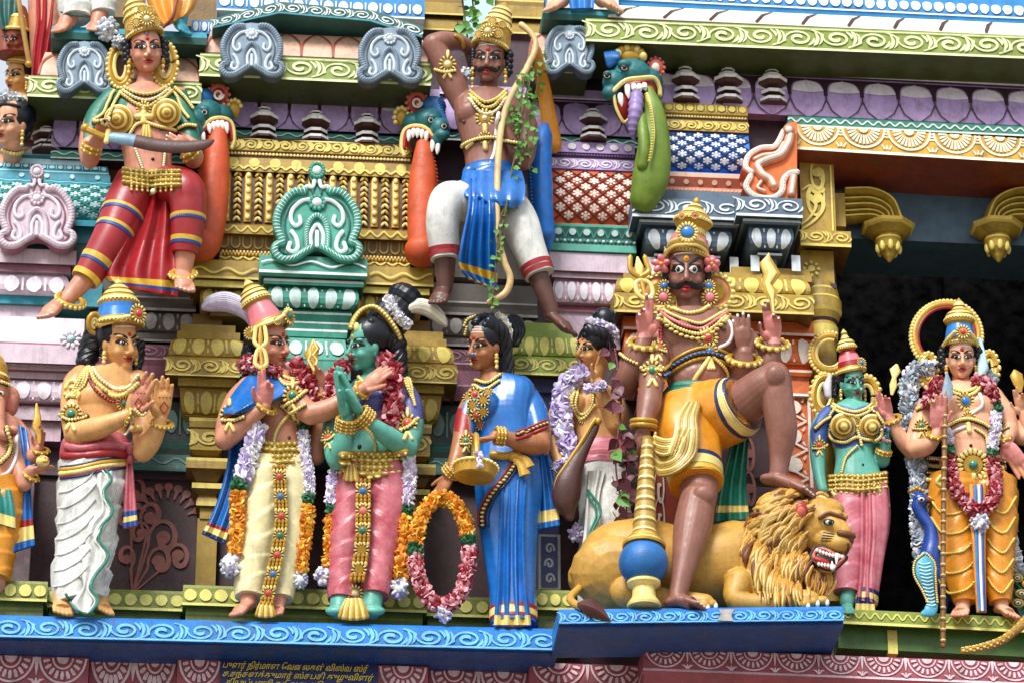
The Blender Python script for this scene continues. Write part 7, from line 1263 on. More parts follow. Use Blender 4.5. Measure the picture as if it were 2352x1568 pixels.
def beast(u, v, fx, label, tongue, tl):
	f = Fig('beast_head', label, 'beast head', (u, v+60, 150), 'beast_green'); f.slim = 1; X = lambda x: u+fx*x; b = f.mb; B = lambda x, y, d, r, **k: f.ball(X(x), v+y, d, r, **k)
	B(0, 0, 150, (38, 34, 40)); B(-26, 16, 176, (24, 26, 26)); B(-32, 30, 186, (18, 14, 18)); B(26, 4, 140, (36, 28, 32)); B(-8, -10, 182, (15, 10, 12)); B(-34, 6, 188, (11, 9, 10)); B(30, 30, 130, (34, 40, 24)); B(-20, 42, 176, (14, 16, 14))
	f.finish(1.9, 2)
	r = f.P('mouth'); f.ball(X(24), v+44, 150, (32, 30, 14), 'mouth_red', 0, r); f.ball(X(22), v+50, 158, (22, 22, 10), 'mouth_dark', 0, r); lp = f.P('lips')
	tube(lp, crom(WP([(X(-14), v+36, 178), (X(8), v+14, 180), (X(36), v+10, 174), (X(56), v+22, 166), (X(62), v+56, 158), (X(56), v+78, 156)]), 6), 5, 'gold_light', 7, rnd=True); tube(lp, crom(WP([(X(-12), v+42, 176), (X(10), v+20, 178), (X(36), v+16, 172), (X(52), v+28, 164), (X(56), v+60, 158)]), 6), 5, 'mouth_red', 7, rnd=True)
	for x, y, h in ((4, 26, 18), (14, 22, 16), (24, 20, 16), (34, 20, 16), (44, 24, 20), (-10, 46, 22), (-22, 54, 20)): tube(f.new('fang') if h > 18 else f.P('teeth'), WP([(X(x), v+y, 178), (X(x+1), v+y+h*.6, 182), (X(x+2), v+y+h, 180)]), [6, 5.5, 2], 'claw', 8, rnd=True)
	for (x, y) in ((-6, -4), (-36, 10)): e = f.new('eye'); p, _ = f.cast(X(x), v+y); ell(e, p, (9, 7.5, 8), 'liner'); ell(e, p-FWD*3, (7, 5, 7), 'eye_white'); ell(e, p-FWD*7, 4.4, 'liner')
	h = f.P('mane')
	for k in range(10): a = rad(80+k*12); tube(h, crom(WP([(X(-14-k), v-24+k*1.5, 160), (X(-20-k*2.2), v-46+k*5, 168), (X(-30-k*1.8), v-56+k*9, 160)]), 5), np.linspace(8, 3, 11), 'beast_blue', 7, rnd=True)
	f.ball(X(-12), v-34, 150, (30, 26, 20), 'beast_blue', 0, h); er = f.P('ear')
	for (rr, m, dd) in ((24, 'coral', 0), (15, 'mouth_red', 6)): f.ball(X(26), v-44, 150+dd, (rr, rr*1.1, 8), m, 0, er)
	tube(er, WP([(X(26)+12*math.cos(a)*(1-a/14), v-44+12*math.sin(a)*(1-a/14), 164) for a in np.linspace(0, 8, 18)]), 3, 'orange_white', 6)
	for k in range(12): a = k*.52; ell(er, W(X(26)+24*math.cos(a), v-44+27*math.sin(a), 156), 5, 'coral', None, 6, 5)
	cr = f.P('crest'); f.ball(X(62), v-8, 140, (14, 20, 12), 'gold', 0, cr)
	for k in range(7): ell(cr, W(X(62)+16*math.cos(k*.55+2.6), v-10+22*math.sin(k*.55+2.6), 146), 6, 'gold_light', None, 6, 5)
	t = f.P('tongue'); sp = []
	for (x, y, w) in tongue: sp.append((*W(x, y, 170), w))
	P = crom(A(sp), 6); tube(t, P[:, :3], P[:, 3], 'tongue_orange', 16, rnd=True, flat=(.8, 1)); n = len(P)
	for p in resample(P, 10): ell(t, p[:3]+A(-fx*p[3]*.98, 4, 0), (6, 5, 4), 'tongue_orange', None, 6, 5)
	f.ball(*tl, (40, 38, 36), 'tongue_orange', 0, t); f.flush()
beast(476, 262, 1, 'green beast head with coral ear and long orange tongue beside the sword woman', [(503, 296, 17), (497, 360, 30), (489, 430, 37), (484, 500, 36), (474, 560, 34)], (464, 564, 182))
beast(984, 280, -1, 'green beast head with blue mane and long orange tongue beside the archer', [(972, 334, 17), (972, 390, 29), (970, 450, 34), (970, 520, 34), (970, 574, 34)], (968, 578, 178))
def big_beast():
	f = Fig('beast_head', 'largest green beast head with lilac tongue and long green trunk by the blue roof', 'beast head', (1450, 460, 150), 'beast_green'); f.slim = 1; B = f.ball
	B(1450, 175, 160, (50, 42, 44)); B(1410, 190, 176, (28, 30, 30)); B(1402, 214, 180, (20, 20, 22)); B(1490, 190, 150, (34, 36, 34)); B(1434, 148, 198, (16, 12, 12)); B(1396, 172, 196, (12, 10, 10)); B(1506, 210, 144, (20, 26, 22)); B(1420, 236, 160, (16, 40, 18), ang=-8); f.finish(1.9, 2)
	m = f.P('mouth'); B(1466, 206, 172, (44, 26, 20), 'mouth_red', 0, m); B(1432, 250, 166, (18, 34, 16), 'mouth_red', 0, m); B(1466, 214, 182, (30, 16, 14), 'mouth_dark', 0, m); lp = f.P('lips')
	tube(lp, crom(WP([(1408, 210, 196), (1436, 186, 204), (1470, 180, 204), (1502, 180, 194), (1514, 200, 182), (1516, 218, 176)]), 6), 5.5, 'gold_light', 7, rnd=True); tube(lp, crom(WP([(1410, 216, 192), (1416, 250, 184), (1432, 280, 176), (1442, 276, 178)]), 6), 4, 'gold_light', 7, rnd=True)
	for x, y, h in ((1441, 200, 26), (1456, 198, 14), (1468, 198, 14), (1480, 196, 12), (1425, 220, 24)): tube(f.new('fang') if h > 18 else f.P('teeth'), WP([(x, y, 202), (x+1, y+h*.6, 206), (x+3, y+h, 204)]), [7, 6.5, 2], 'claw', 8, rnd=True)
	for (x, y) in ((1434, 156), (1394, 174)): e = f.new('eye'); p, _ = f.cast(x, y); ell(e, p, (11, 9, 8), 'liner'); ell(e, p-FWD*3, (8.5, 6, 7), 'eye_white'); ell(e, p-FWD*7, 5.2, 'liner')
	h = f.P('mane')
	for k in range(7): tube(h, crom(WP([(1400+k*3, 150-k*2, 184), (1394+k*4, 132, 190), (1390+k*5, 122-k, 180)]), 5), np.linspace(8, 4, 11), 'beast_blue', 7, rnd=True)
	cr = f.P('crest'); 
	for k in range(9): a = rad(190-k*22); u, v = 1446+32*math.cos(a), 136-24*math.sin(a); B(u, v, 178, (10, 12, 9), 'gold' if k % 2 else 'gold_light', 0, cr)
	B(1446, 132, 170, (28, 20, 14), 'gold', 0, cr); er = f.P('ear'); B(1506, 156, 160, (19, 21, 8), 'coral', 0, er); B(1506, 156, 168, (10, 12, 6), 'orange_white', 0, er)
	for k in range(12): a = k*.52; ell(er, W(1506+19*math.cos(a), 156+22*math.sin(a), 164), 5, 'coral', None, 6, 5)
	t = f.P('tongue'); P = crom(A([(*W(1462, 220, 196), 16), (*W(1460, 250, 204), 17), (*W(1456, 280, 200), 14), (*W(1454, 304, 190), 10), (*W(1456, 320, 182), 4)]), 6); tube(t, P[:, :3], P[:, 3], 'tongue_lilac', 12, rnd=True, fn=lambda th, z: 1+.12*np.sin(z*60))
	t = f.P('trunk'); P = crom(A([(*W(1490, 208, 190), 12), (*W(1502, 250, 196), 22), (*W(1504, 310, 190), 34), (*W(1500, 370, 180), 42), (*W(1492, 420, 170), 42), (*W(1480, 456, 160), 34)]), 6); tube(t, P[:, :3], P[:, 3], 'trunk_green', 18, rnd=True, flat=(.7, 1)); tube(t, crom(WP([(1474, 272, 196), (1478, 310, 206), (1480, 350, 206), (1476, 380, 198)]), 6), 14, 'trunk_green', 10, rnd=True); tube(t, crom(WP([(1486, 214, 214), (1496, 250, 226), (1502, 310, 224), (1494, 366, 216)]), 6), 3, 'lemon', 6)
	for p in resample(crom(WP([(1484, 218, 216), (1494, 254, 228), (1499, 314, 226), (1491, 370, 218)]), 6), 7): ell(t, p, (4, 4, 3), 'lemon', None, 6, 4)
	f.flush()
big_beast()
def lady():
	f = Fig('green_lady_statue', 'green skinned lady statue in pink skirt and gold jewels behind the lion head', 'statue', (1970, 1408, 140), 'skin_green')
	f.torso([(1970, 1150, 112, 56, 44), (1970, 1100, 112, 56, 44), (1964, 1050, 114, 44, 38), (1962, 1000, 116, 54, 40), (1962, 960, 116, 60, 40), (1960, 938, 114, 50, 34), (1956, 922, 114, 22, 22)])
	f.ball(1938, 978, 148, (31, 31, 26)); f.ball(2002, 980, 148, (28, 31, 26)); f.limb([(1958, 937, 110, 19), (1957, 905, 112, 16)])
	f.limb([(1906, 946, 112, 20), (1884, 980, 116, 24), (1878, 1040, 120, 20), (1882, 1090, 128, 15), (1890, 1124, 136, 12)]); f.hand((1890, 1124, 136), 285, 50)
	f.limb([(2012, 950, 114, 20), (2026, 1000, 116, 22), (2026, 1056, 126, 20)]); f.limb([(2026, 1054, 128, 20), (2030, 1036, 146, 17), (2034, 1022, 158, 13)]); f.hand((2034, 1024, 158), 96, 54, 0, 10, -1, (30, 40, 60, 70))
	f.head(1958, 884, 126, 74, 18, 6, 2, .95); f.limb([(1950, 1140, 112, 34), (1950, 1260, 116, 28), (1946, 1384, 126, 18)]); f.limb([(1996, 1140, 112, 34), (1994, 1260, 116, 26), (1980, 1384, 122, 18)]); f.foot((1946, 1388, 130), (1946, 1404, 150), 15)
	f.finish(1.7, paint=[([(1890, 928), (1940, 930), (1962, 938), (1985, 930), (2030, 935), (2040, 1010), (2000, 1016), (1930, 1030), (1900, 1012), (1872, 1050), (1860, 990)], 'blouse_blue')])
	f.eyes(1.2, look=(.2, 0)); f.lips(); f.mark('bindi', y=.24, r=.05); f.hair(); f.lock([(1924, 866, 112), (1920, 890, 108), (1916, 908, 112)], 12, 7, n=4); f.earring(-1, .3, .06); f.earring(1, .3, .06); ell(f.P('nose_stud'), f.fc(.07, -.15, .02), 3.5, 'pearl')
	f.crown(KIRITA+[(.14, .41, 'cloth_red'), (.32, .36, 'gem_pink'), (.52, .29, 'cloth_red'), (.66, .22), (.70, .30), (.78, .31, 'gold_light'), (.86, .27), (.90, .28, 'gold_light'), (.98, .20), (1.04, .14, 'gold_light'), (1.14, .09), (1.22, .10, 'gold_light'), (1.34, .01)], (0, .42, -.1), -8, beads=((.02, .46, 32, .035, 'gold_light'), (.74, .31, 26, .03, 'gold_light')), lean=-8); f.loc('crown', .12, .66, .42, .16, 'gem_blue', (.2, .2, 1))
	mb = f.P('halo_ring'); th = np.linspace(rad(-20), rad(290), 30); C0 = lambda r, d: WP([(1905+r*math.cos(a)*1.0, 812+r*1.05*math.sin(a), d) for a in th]); tube(mb, C0(38, 84), 10, 'gold', 8, flat=(1, 1)); tube(mb, C0(30, 90), 4, 'gold_light', 6)
	for p in resample(C0(46, 88), 9): ell(mb, p, 5, 'gold_light', None, 6, 5)
	mb = f.P('ear_plate'); 
	for (u, v, sx) in ((1894, 908, -1), (1990, 912, 1)):
		for (rx, ry, w, m) in ((26, 42, 8, 'gold'), (15, 28, 5, 'gold_light')): tube(mb, WP([(u+rx*math.cos(a), v+ry*math.sin(a), 92) for a in np.linspace(0, 6.1, 24)]), w, m, 7)
		for a in np.linspace(0, 6.2, 22): ell(mb, W(u+33*math.cos(a), v+50*math.sin(a), 94), 6, 'gold_light', None, 6, 5)
	tube(f.P('plume'), WP([(1906, 862, 132), (1900, 885, 138), (1902, 908, 138)]), [4, 10, 8], 'plume', 8, rnd=True)
	for k, (dv, r, bm) in enumerate(((0, 5, 'gold_light'), (10, 5, 'gold_light'))): f.cord('necklace', [(1916-k*4, 930+dv*.5), (1935, 940+dv), (1964, 946+dv), (1990, 938+dv), (2000+k*4, 930+dv*.6)], r, 'gold' if k == 0 else 'gold_dark', (bm, 4, 6))
	f.medal('necklace', 1966, 968, 12, None); f.cord('necklace', [(1966, 978), (1974, 1005), (1978, 1022)], 6, 'gold', ('gold_light', 4, 7))
	for (u, v) in ((1938, 978), (2004, 980)):
		q = f.cast(u, v)[0]; lathe(f.P('breast_plate'), q+FWD*18, [(0, 30), (7, 30, 'gold_light'), (10, 26), (12, 21, 'gold_dark'), (13, 20), (18, 18, 'gold_light'), (20, 14), (21, 12, 'gold_dark'), (22, 11), (26, 8, 'gold_light'), (29, 1)], 'gold', basis(-FWD, UP), 24)
	f.cord('breast_plate', [(1905, 975), (1912, 1005), (1940, 1016), (1966, 1004), (1990, 1010), (2020, 1006), (2026, 985)], 6, 'gold', ('gold_light', 4, 6)); f.cord('shoulder_ornament', [(1920, 938), (1908, 955), (1890, 968), (1874, 984)], 7, 'gold', ('gold_light', 4, 6)); f.cord('shoulder_ornament', [(1996, 940), (2012, 952), (2024, 970)], 7, 'gold', ('gold_light', 4, 6)); armlet(f, 1882, 1022, 14, 'gem_red', (1868, 1030), (1900, 1020)); bangles(f, (2018, 1034), (2044, 1040), 2, 4)
	f.cord('body_chain', [(1968, 1024), (1944, 1050), (1934, 1084)], 4, 'gold', ('gold_light', 3.4, 6)); ell(f.P('navel'), f.cast(1982, 1066)[0], 3, 'liner'); belt(f, 1906, 2034, 1090, 1124, -4, n=9); f.cord('belt', [(1916, 1130), (1932, 1150), (1950, 1136)], 6, 'gold_light'); f.cord('belt', [(2014, 1120), (2030, 1146), (2038, 1160)], 6, 'gold_light')
	f.leg('skirt', [(1954, 1124, 114, 42), (1950, 1200, 116, 42), (1948, 1280, 120, 36), (1944, 1360, 124, 28)], 'cloth_pink', 5, .05, 2); f.leg(f.new('skirt'), [(2000, 1120, 112, 40), (2004, 1190, 114, 40), (1998, 1270, 116, 34), (1986, 1390, 120, 26)], 'cloth_pink', 0, lobes=7, lamp=.04, borders=[(.9, .93, 'cloth_navy'), (.93, .98, 'gold_light')]); f.cloth('skirt', [(1976, 1128, 2010, 1126, 156), (1976, 1220, 2012, 1220, 156), (1974, 1320, 2004, 1320, 150), (1964, 1400, 2010, 1402, 146)], 'cloth_pink', 2, 5, 6, [(.84, .88, 'cloth_navy'), (.88, .96, 'gold_light'), (.96, 1, 'cloth_navy')])
	f.flush()
	q = MB(); 
	for k in range(14): petal(q, W(2034+RNG.uniform(-10, 10), 996+RNG.uniform(-14, 22), 172), 9, ('gem_green', 'flower_green', 'blouse_blue', 'flower_pink')[k % 4])
	single(q, 'flower_bud', 'small green lotus bud in the fingers of the green skinned lady', 'flower')
lady()
def spearman():
	f = Fig('spear_deity_statue', 'pale statue in yellow dhoti with garlands and gold hoop crown in the dark doorway', 'statue', (2260, 1412, 150), 'skin_pale')
	f.torso([(2238, 1120, 132, 62, 48), (2236, 1070, 132, 62, 48), (2230, 1020, 136, 56, 48), (2226, 970, 138, 66, 46), (2220, 925, 138, 76, 44), (2214, 895, 136, 64, 36), (2206, 880, 134, 24, 24)])
	f.ball(2190, 936, 172, (34, 30, 14)); f.ball(2254, 936, 172, (34, 30, 14)); f.ball(2230, 1012, 160, (44, 36, 24)); f.limb([(2208, 892, 128, 25), (2206, 850, 130, 20)])
	f.limb([(2154, 906, 132, 24), (2128, 945, 136, 30), (2106, 1000, 142, 26), (2104, 1030, 152, 23)]); f.limb([(2104, 1030, 154, 24), (2128, 1024, 180, 22), (2148, 1004, 198, 15), (2152, 990, 202, 13)]); f.hand((2152, 990, 202), 88, 92, 4, 6, 1, (6, 6, 6, 8), 2, 8, 30)
	f.limb([(2150, 920, 120, 24), (2120, 990, 120, 26), (2094, 1034, 126, 23)]); f.limb([(2096, 1036, 128, 23), (2072, 1010, 142, 20), (2050, 972, 154, 15), (2042, 956, 158, 13)]); f.hand((2043, 958, 158), 108, 72, 4, 0, -1, (8, 10, 80, 95), 3, 20, 36)
	f.limb([(2280, 906, 132, 24), (2306, 950, 134, 28), (2320, 990, 142, 22)]); f.limb([(2318, 985, 144, 22), (2316, 1000, 150, 18), (2310, 1020, 158, 14)]); f.hand((2310, 1014, 160), -58, 100, 6, 10, 1, (8, 8, 10, 14), 3, 10, 34)
	f.limb([(2284, 910, 120, 24), (2330, 990, 120, 24), (2364, 1000, 130, 20), (2352, 950, 140, 14)]); f.hand((2350, 952, 140), 100, 70, 4, 0, -1, (8, 10, 80, 95), 3)
	f.head(2206, 828, 152, 84, 0, 8, 0, 1.0); f.limb([(2204, 1120, 134, 40), (2200, 1260, 142, 32), (2210, 1370, 150, 20), (2212, 1392, 152, 18)]); f.limb([(2280, 1120, 134, 40), (2290, 1260, 142, 32), (2298, 1370, 150, 20), (2300, 1392, 152, 18)])
	f.foot((2210, 1394, 150), (2204, 1408, 172), 20); f.foot((2302, 1394, 150), (2322, 1410, 170), 20)
	f.finish(1.8, paint=[([(2110, 895), (2190, 895), (2190, 985), (2110, 985)], 'palm_pink', 192, 400, .1), ([(2300, 1000), (2400, 1000), (2400, 1120), (2300, 1120)], 'palm_pink', 150, 400, .1), ([(2000, 880), (2070, 880), (2070, 958), (2000, 958)], 'palm_pink', 148, 400, .1)])
	f.eyes(1.2); f.lips(); f.mark('bindi', y=.26, r=.055); f.mark('stripes', y=.26); f.hair((.44, .47, .46)); 
	for sx in (-1, 1):
		for k in range(7): ell(f.P('hair'), f.L(sx*(.46+.05*(k % 2)), .34-k*.09, -.1), 10, 'hair', None, 8, 6)
	f.earring(-1, .34, .07); f.earring(1, .34, .07)
	f.crown(KIRITA+[(.14, .42, 'gem_blue'), (.40, .38, 'gem_blue'), (.56, .34), (.62, .40), (.72, .42, 'gold_light'), (.80, .38), (.84, .38, 'gold_light'), (.92, .30), (.98, .22, 'gold_light'), (1.06, .15), (1.10, .17, 'gold_light'), (1.22, .11), (1.34, .01)], (0, .42, -.1), -8, beads=((.02, .46, 32, .035, 'gold_light'), (.70, .42, 28, .03, 'gold_light'))); f.loc('crown', .02, .72, .42, .19, 'gem_red', (0, .2, 1))
	for sx in (-1, 1): tube(f.P('crown'), crom([f.L(sx*.46, .42, 0), f.L(sx*.36, .56, .2), f.L(sx*.2, .72, .36)], 5), 5, 'gold_light', 7, rnd=True)
	mb = f.P('halo_ring'); th = np.linspace(rad(100), rad(385), 40); C0 = lambda r, d: WP([(2174+r*math.cos(a), 772+r*.98*math.sin(a), d) for a in th]); tube(mb, C0(74, 96), 9, 'gold', 8); tube(mb, C0(66, 100), 4, 'cloth_red', 6)
	for p in resample(C0(82, 100), 9): ell(mb, p, 5.5, 'gold_light', None, 6, 5)
	for (u, v) in ((2132, 850), (2272, 846)):
		mb = f.new('ear_plate')
		for (rx, ry, w, m) in ((16, 32, 7, 'gold'), (8, 20, 4, 'gold_light')): tube(mb, WP([(u+rx*math.cos(a), v+ry*math.sin(a), 116) for a in np.linspace(0, 6.1, 24)]), w, m, 7)
		for a in np.linspace(0, 6.2, 18): ell(mb, W(u+23*math.cos(a), v+40*math.sin(a), 118), 5.5, 'gold_light', None, 6, 5)
	P = WP([(2250, 780, 150), (2256, 815, 160), (2258, 845, 166), (2254, 860, 166)]); tube(f.P('plume'), P, [5, 9, 13, 9], 'turq_light', 9, rnd=True, fn=lambda t, z: 1+.08*np.sin(z*80))
	for k, (dv, r) in enumerate(((0, 5), (10, 6))): f.cord('necklace', [(2180-k*4, 884+dv*.4), (2196, 896+dv), (2214, 900+dv), (2236, 894+dv), (2248+k*5, 884+dv*.4)], r, 'gold' if k else 'gold_dark', ('gold_light', 4.4, 7))
	f.medal('pendant', 2217, 921, 21, 'gem_blue', rg=.5); f.medal('pendant', 2222, 946, 9, None)
	f.cord('chest_band', [(2176, 980), (2200, 966), (2226, 962), (2256, 972), (2268, 980)], 8, 'gold', ('gold_light', 4.4, 6)); f.medal('chest_band', 2225, 960, 16, 'gem_red'); f.cord('chest_band', [(2224, 974), (2226, 990)], 6, 'gold_light'); f.cord('sacred_thread', [(2250, 905), (2256, 930), (2230, 950)], 4, 'line_white'); f.cord('sacred_thread', [(2216, 980), (2190, 992), (2182, 1014)], 4, 'line_white'); f.cord('chest_band', [(2240, 985), (2262, 1000), (2266, 1020)], 5, 'gold', ('gold_light', 3.6, 6)); ell(f.P('navel'), f.cast(2230, 1022)[0], 4, 'liner')
	armlet(f, 2116, 978, 16, 'gem_green', (2098, 985), (2140, 975)); armlet(f, 2300, 980, 14, 'gem_green', (2288, 985), (2316, 980)); f.cord('armlet', [(2108, 940), (2122, 934), (2142, 920)], 6, 'gold', ('gold_light', 4, 7)); bangles(f, (2136, 998), (2166, 1002), 1, 6); bangles(f, (2034, 970), (2066, 956), 1, 5); bangles(f, (2296, 1010), (2318, 1002), 1, 6)
	mb = f.P('belt')
	for k, v in enumerate((1052, 1068, 1084, 1100)): f.cord(mb, [(2130, v), (2160, v+2), (2196, v-2)], 8, 'gold', ('gold_light', 5, 8) if k % 2 else ('gold_light', 3, 6), off=2); f.cord(mb, [(2262, v-4), (2290, v+4), (2306, v+8)], 8, 'gold', ('gold_light', 5, 8) if k % 2 else ('gold_light', 3, 6), off=2)
	f.medal(mb, 2234, 1068, 36, 'gem_green', rg=.3, petals=18, d0=190, off=8); f.cord(mb, [(2236, 1092), (2236, 1112)], 7, 'gold_light'); f.cord(mb, [(2160, 1094), (2152, 1106), (2160, 1114)], 6, 'gold_light')
	f.leg('dhoti', [(2196, 1108, 134, 60), (2190, 1160, 138, 56), (2194, 1220, 142, 48), (2206, 1290, 148, 41), (2214, 1350, 152, 33), (2216, 1382, 152, 25)], 'cloth_yellow', 4, .07, 3); f.leg(f.new('dhoti'), [(2276, 1108, 134, 58), (2282, 1160, 138, 54), (2288, 1220, 142, 46), (2290, 1290, 148, 38), (2294, 1350, 152, 31), (2298, 1382, 152, 25)], 'cloth_yellow', 4, .07, -3)
	f.cloth('front_panel', [(2226, 1110, 2266, 1108, 196), (2230, 1200, 2264, 1200, 198), (2236, 1300, 2264, 1300, 198), (2244, 1404, 2266, 1404, 192)], 'cloth_yellow', 1.5, 3, 6); 
	for (o, m) in ((-6, 'gem_blue'), (2, 'line_white'), (8, 'band_blue')): tube(f.P('front_panel'), crom(WP([(2246+o, 1112, 202), (2248+o, 1200, 205), (2250+o, 1300, 205), (2255+o*.8, 1402, 199)]), 6), 3.4, m, 6)
	for k in range(5): f.cord('hem', [(2136+k*5, 1140+k*48), (2162+k*4, 1176+k*46), (2200+k*4, 1178+k*44), (2226+k*3, 1160+k*44)], 2.4, 'band_yellow', ('gold_lemon', 2.8, 6)); f.cord('hem', [(2332-k*2, 1140+k*48), (2310-k*2, 1176+k*46), (2286-k, 1170+k*44), (2270, 1150+k*44)], 2.4, 'band_yellow', ('gold_lemon', 2.8, 6))
	f.flush()
	red = ('flower_red', 'flower_red', 'flower_pink'); lil = ('flower_white', 'flower_white', 'flower_lilac')
	t = Fig('flower_garland', 'red flower garland with white tassel hanging in a loop on the spear deity', 'garland', (2250, 1220, 200), 'flower_red')
	t.garland('strand', [(2158, 876, 160), (2140, 900, 180), (2134, 930, 180)], 18, [(0, 1, red)]); t.garland(t.new('strand'), [(2240, 874, 170), (2270, 886, 182), (2284, 920, 178)], 18, [(0, 1, red)]); t.garland(t.new('strand'), [(2286, 930, 176), (2290, 942, 176)], 15, [(0, 1, 'flower_green')]); t.garland(t.new('strand'), [(2288, 950, 176), (2284, 990, 176), (2278, 1030, 184)], 15, [(0, 1, lil)]); t.garland(t.new('strand'), [(2278, 1036, 186), (2276, 1048, 186)], 15, [(0, 1, 'flower_green')]); t.garland(t.new('strand'), [(2276, 1056, 190), (2286, 1090, 196), (2284, 1140, 202), (2262, 1166, 206), (2230, 1164, 208), (2200, 1130, 204), (2184, 1090, 198), (2178, 1052, 190)], 17, [(0, 1, red)]); t.garland(t.new('strand'), [(2176, 990, 180), (2178, 1020, 184)], 13, [(0, 1, lil)]); t.garland(t.new('strand'), [(2178, 1028, 186), (2178, 1042, 188)], 15, [(0, 1, 'flower_green')]); t.puff('tassel', 2250, 1200, 206, 26, lil+('flower_grey',), 60); t.flush()
	t = Fig('flower_garland', 'thick pale grey flower garland draped over both shoulders of the spear deity', 'garland', (2120, 1380, 100), 'flower_grey'); gr = ('flower_grey', 'flower_white', 'flower_grey')
	t.garland('strand', [(2140, 850, 110), (2104, 850, 116), (2088, 890, 118), (2090, 950, 118), (2098, 1030, 116), (2112, 1100, 116), (2112, 1170, 114), (2116, 1240, 112), (2124, 1290, 110)], 27, [(0, 1, gr)], per=14, size=.38); t.garland(t.new('strand'), [(2270, 860, 112), (2282, 880, 116)], 16, [(0, 1, gr)]); t.garland(t.new('strand'), [(2308, 1120, 110), (2314, 1180, 110), (2322, 1250, 110), (2336, 1310, 110)], 19, [(0, 1, gr)]); t.flush()
	q = Fig('spear', 'long thin spear with leaf shaped blade standing before the deity in the doorway', 'spear', (2166, 1484, 240), 'wood'); b = q.P('shaft'); tube(b, WP([(2172, 900, 218), (2168, 1100, 222), (2166, 1300, 230), (2166, 1482, 240)]), 6, 'wood_gold', 8, rnd=True); P = WP([(2171, 930, 222), (2168, 1100, 226), (2166, 1300, 234), (2166, 1470, 244)])
	for p in resample(P, 26): ell(b, p+A(0, -1, 0), (7, 6, 4), 'bow_cream', None, 7, 5)
	b = q.P('blade'); P = WP([(2172, 920, 220), (2176, 904, 220), (2178, 884, 220), (2174, 852, 220)]); tube(b, P, [5, 13, 11, 1], 'kudu_grey', 8, flat=(.3, 1)); q.flush()
	e = MB(); P = WP([(2048, 906, 172), (2052, 884, 172), (2054, 866, 172), (2056, 850, 172), (2060, 836, 172)]); tube(e, P, [3, 9, 5, 13, 3], 'gold_light', 8, flat=(.5, 1)); single(e, 'thunderbolt', 'small gold bolt held up beside the green skinned lady', 'emblem')
	e = MB(); P = WP([(2344, 900, 152), (2340, 880, 152), (2334, 860, 152), (2330, 848, 152)]); tube(e, P, [3, 13, 15, 2], 'gold', 8, flat=(.4, 1)); single(e, 'spearhead', 'small gold flame blade at the right edge of the doorway', 'blade')
spearman()
def peacock():
	f = Fig('peacock_statue', 'shiny blue peacock statue at the feet of the spear deity', 'peacock', (2160, 1405, 110), 'peacock_blue'); f.slim = 1
	f.limb([(2116, 1148, 150, 17), (2108, 1162, 148, 14), (2120, 1186, 146, 14), (2138, 1212, 144, 17), (2142, 1246, 140, 22), (2138, 1290, 132, 30), (2150, 1330, 112, 36), (2190, 1340, 80, 40)]); f.ball(2114, 1146, 152, (18, 15, 15)); f.limb([(2160, 1340, 100, 30), (2168, 1390, 100, 10), (2168, 1406, 104, 7)])
	f.finish(1.8); b = f.P('beak'); tube(b, WP([(2128, 1146, 156), (2142, 1150, 160), (2152, 1154, 160)]), [8, 5, 1], 'mane_dark', 8, rnd=True); e = f.P('eye'); p, _ = f.cast(2116, 1146); ell(e, p, (8, 6, 5), 'eye_white'); ell(e, p-FWD*3, 4, 'liner')
	for k in range(5): u = 2092+k*7; tube(f.P('crest'), WP([(2108, 1136, 148), (u, 1122-abs(k-2)*-3, 146)]), 1.6, 'peacock_blue', 5); ell(f.P('crest'), W(u, 1120-abs(k-2)*-3, 146), 5, 'gold', None, 7, 5)
	f.cloth('tail', [(2290, 1310, 2330, 1300, 100, 90), (2306, 1350, 2370, 1330, 104, 94), (2330, 1390, 2420, 1370, 104, 96), (2350, 1440, 2460, 1410, 100, 96)], 'teal_deep', 5, 4, 6)
	for (u, v) in ((2336, 1326), (2346, 1362), (2362, 1340), (2338, 1384)):
		c = W(u, v, 122)
		for k, (r, m) in enumerate(((15, 'gold'), (11, 'beast_green'), (7, 'gold_light'), (4, 'peacock_blue'))): ell(f.P('tail'), c-FWD*k*1.5, (r, 4, r*.75), m, None, 12, 6)
	f.flush()
	c = Fig('cobra_statue', 'light blue cobra statue with raised hood below the peacock neck', 'cobra', (2130, 1406, 170), 'cobra_blue'); P = crom(A([(*W(2124, 1274, 178), 10), (*W(2122, 1290, 180), 23), (*W(2124, 1318, 180), 25), (*W(2134, 1352, 178), 17), (*W(2142, 1380, 174), 13), (*W(2136, 1402, 176), 15), (*W(2122, 1408, 182), 8)]), 6); tube(c.mb, P[:, :3], P[:, 3], 'cobra_blue', 16, rnd=True, flat=(.45, 1)); c.finish(1.8)
	for s_ in (-1, 1): c.cord('hood_rim', [(2124+s_*4, 1272), (2124+s_*22, 1290), (2124+s_*23, 1320), (2134+s_*15, 1354), (2142+s_*10, 1382)], 5, 'gold', ('gold_light', 3, 6), off=0)
	for k in range(13): c.cord('belly', [(2110+k*1.6, 1292+k*8), (2122+k*1.6, 1295+k*8), (2136+k*1.0, 1292+k*8)], 1.8, 'turq_light')
	c.flush()
	q = MB(); P = crom(WP([(2420, 1400, 150), (2372, 1412, 190), (2340, 1440, 220), (2300, 1470, 236), (2250, 1486, 244), (2212, 1492, 244)]), 8); tube(q, P, np.linspace(15, 5, len(P)), 'rope_gold', 10, rnd=True)
	for i, p in enumerate(resample(P, 8)): 
		for k in range(6): a = k*1.05+(i % 2)*.5; r = 15-10*i/len(resample(P, 8)); ell(q, p+A(0, -math.cos(a), math.sin(a))*r*.9, (4.5, 3, 3), 'gold_light' if k % 2 else 'gold', None, 6, 4)
	single(q, 'serpent_tail', 'scaly gold serpent tail hanging over the green plinth at the right edge', 'tail')
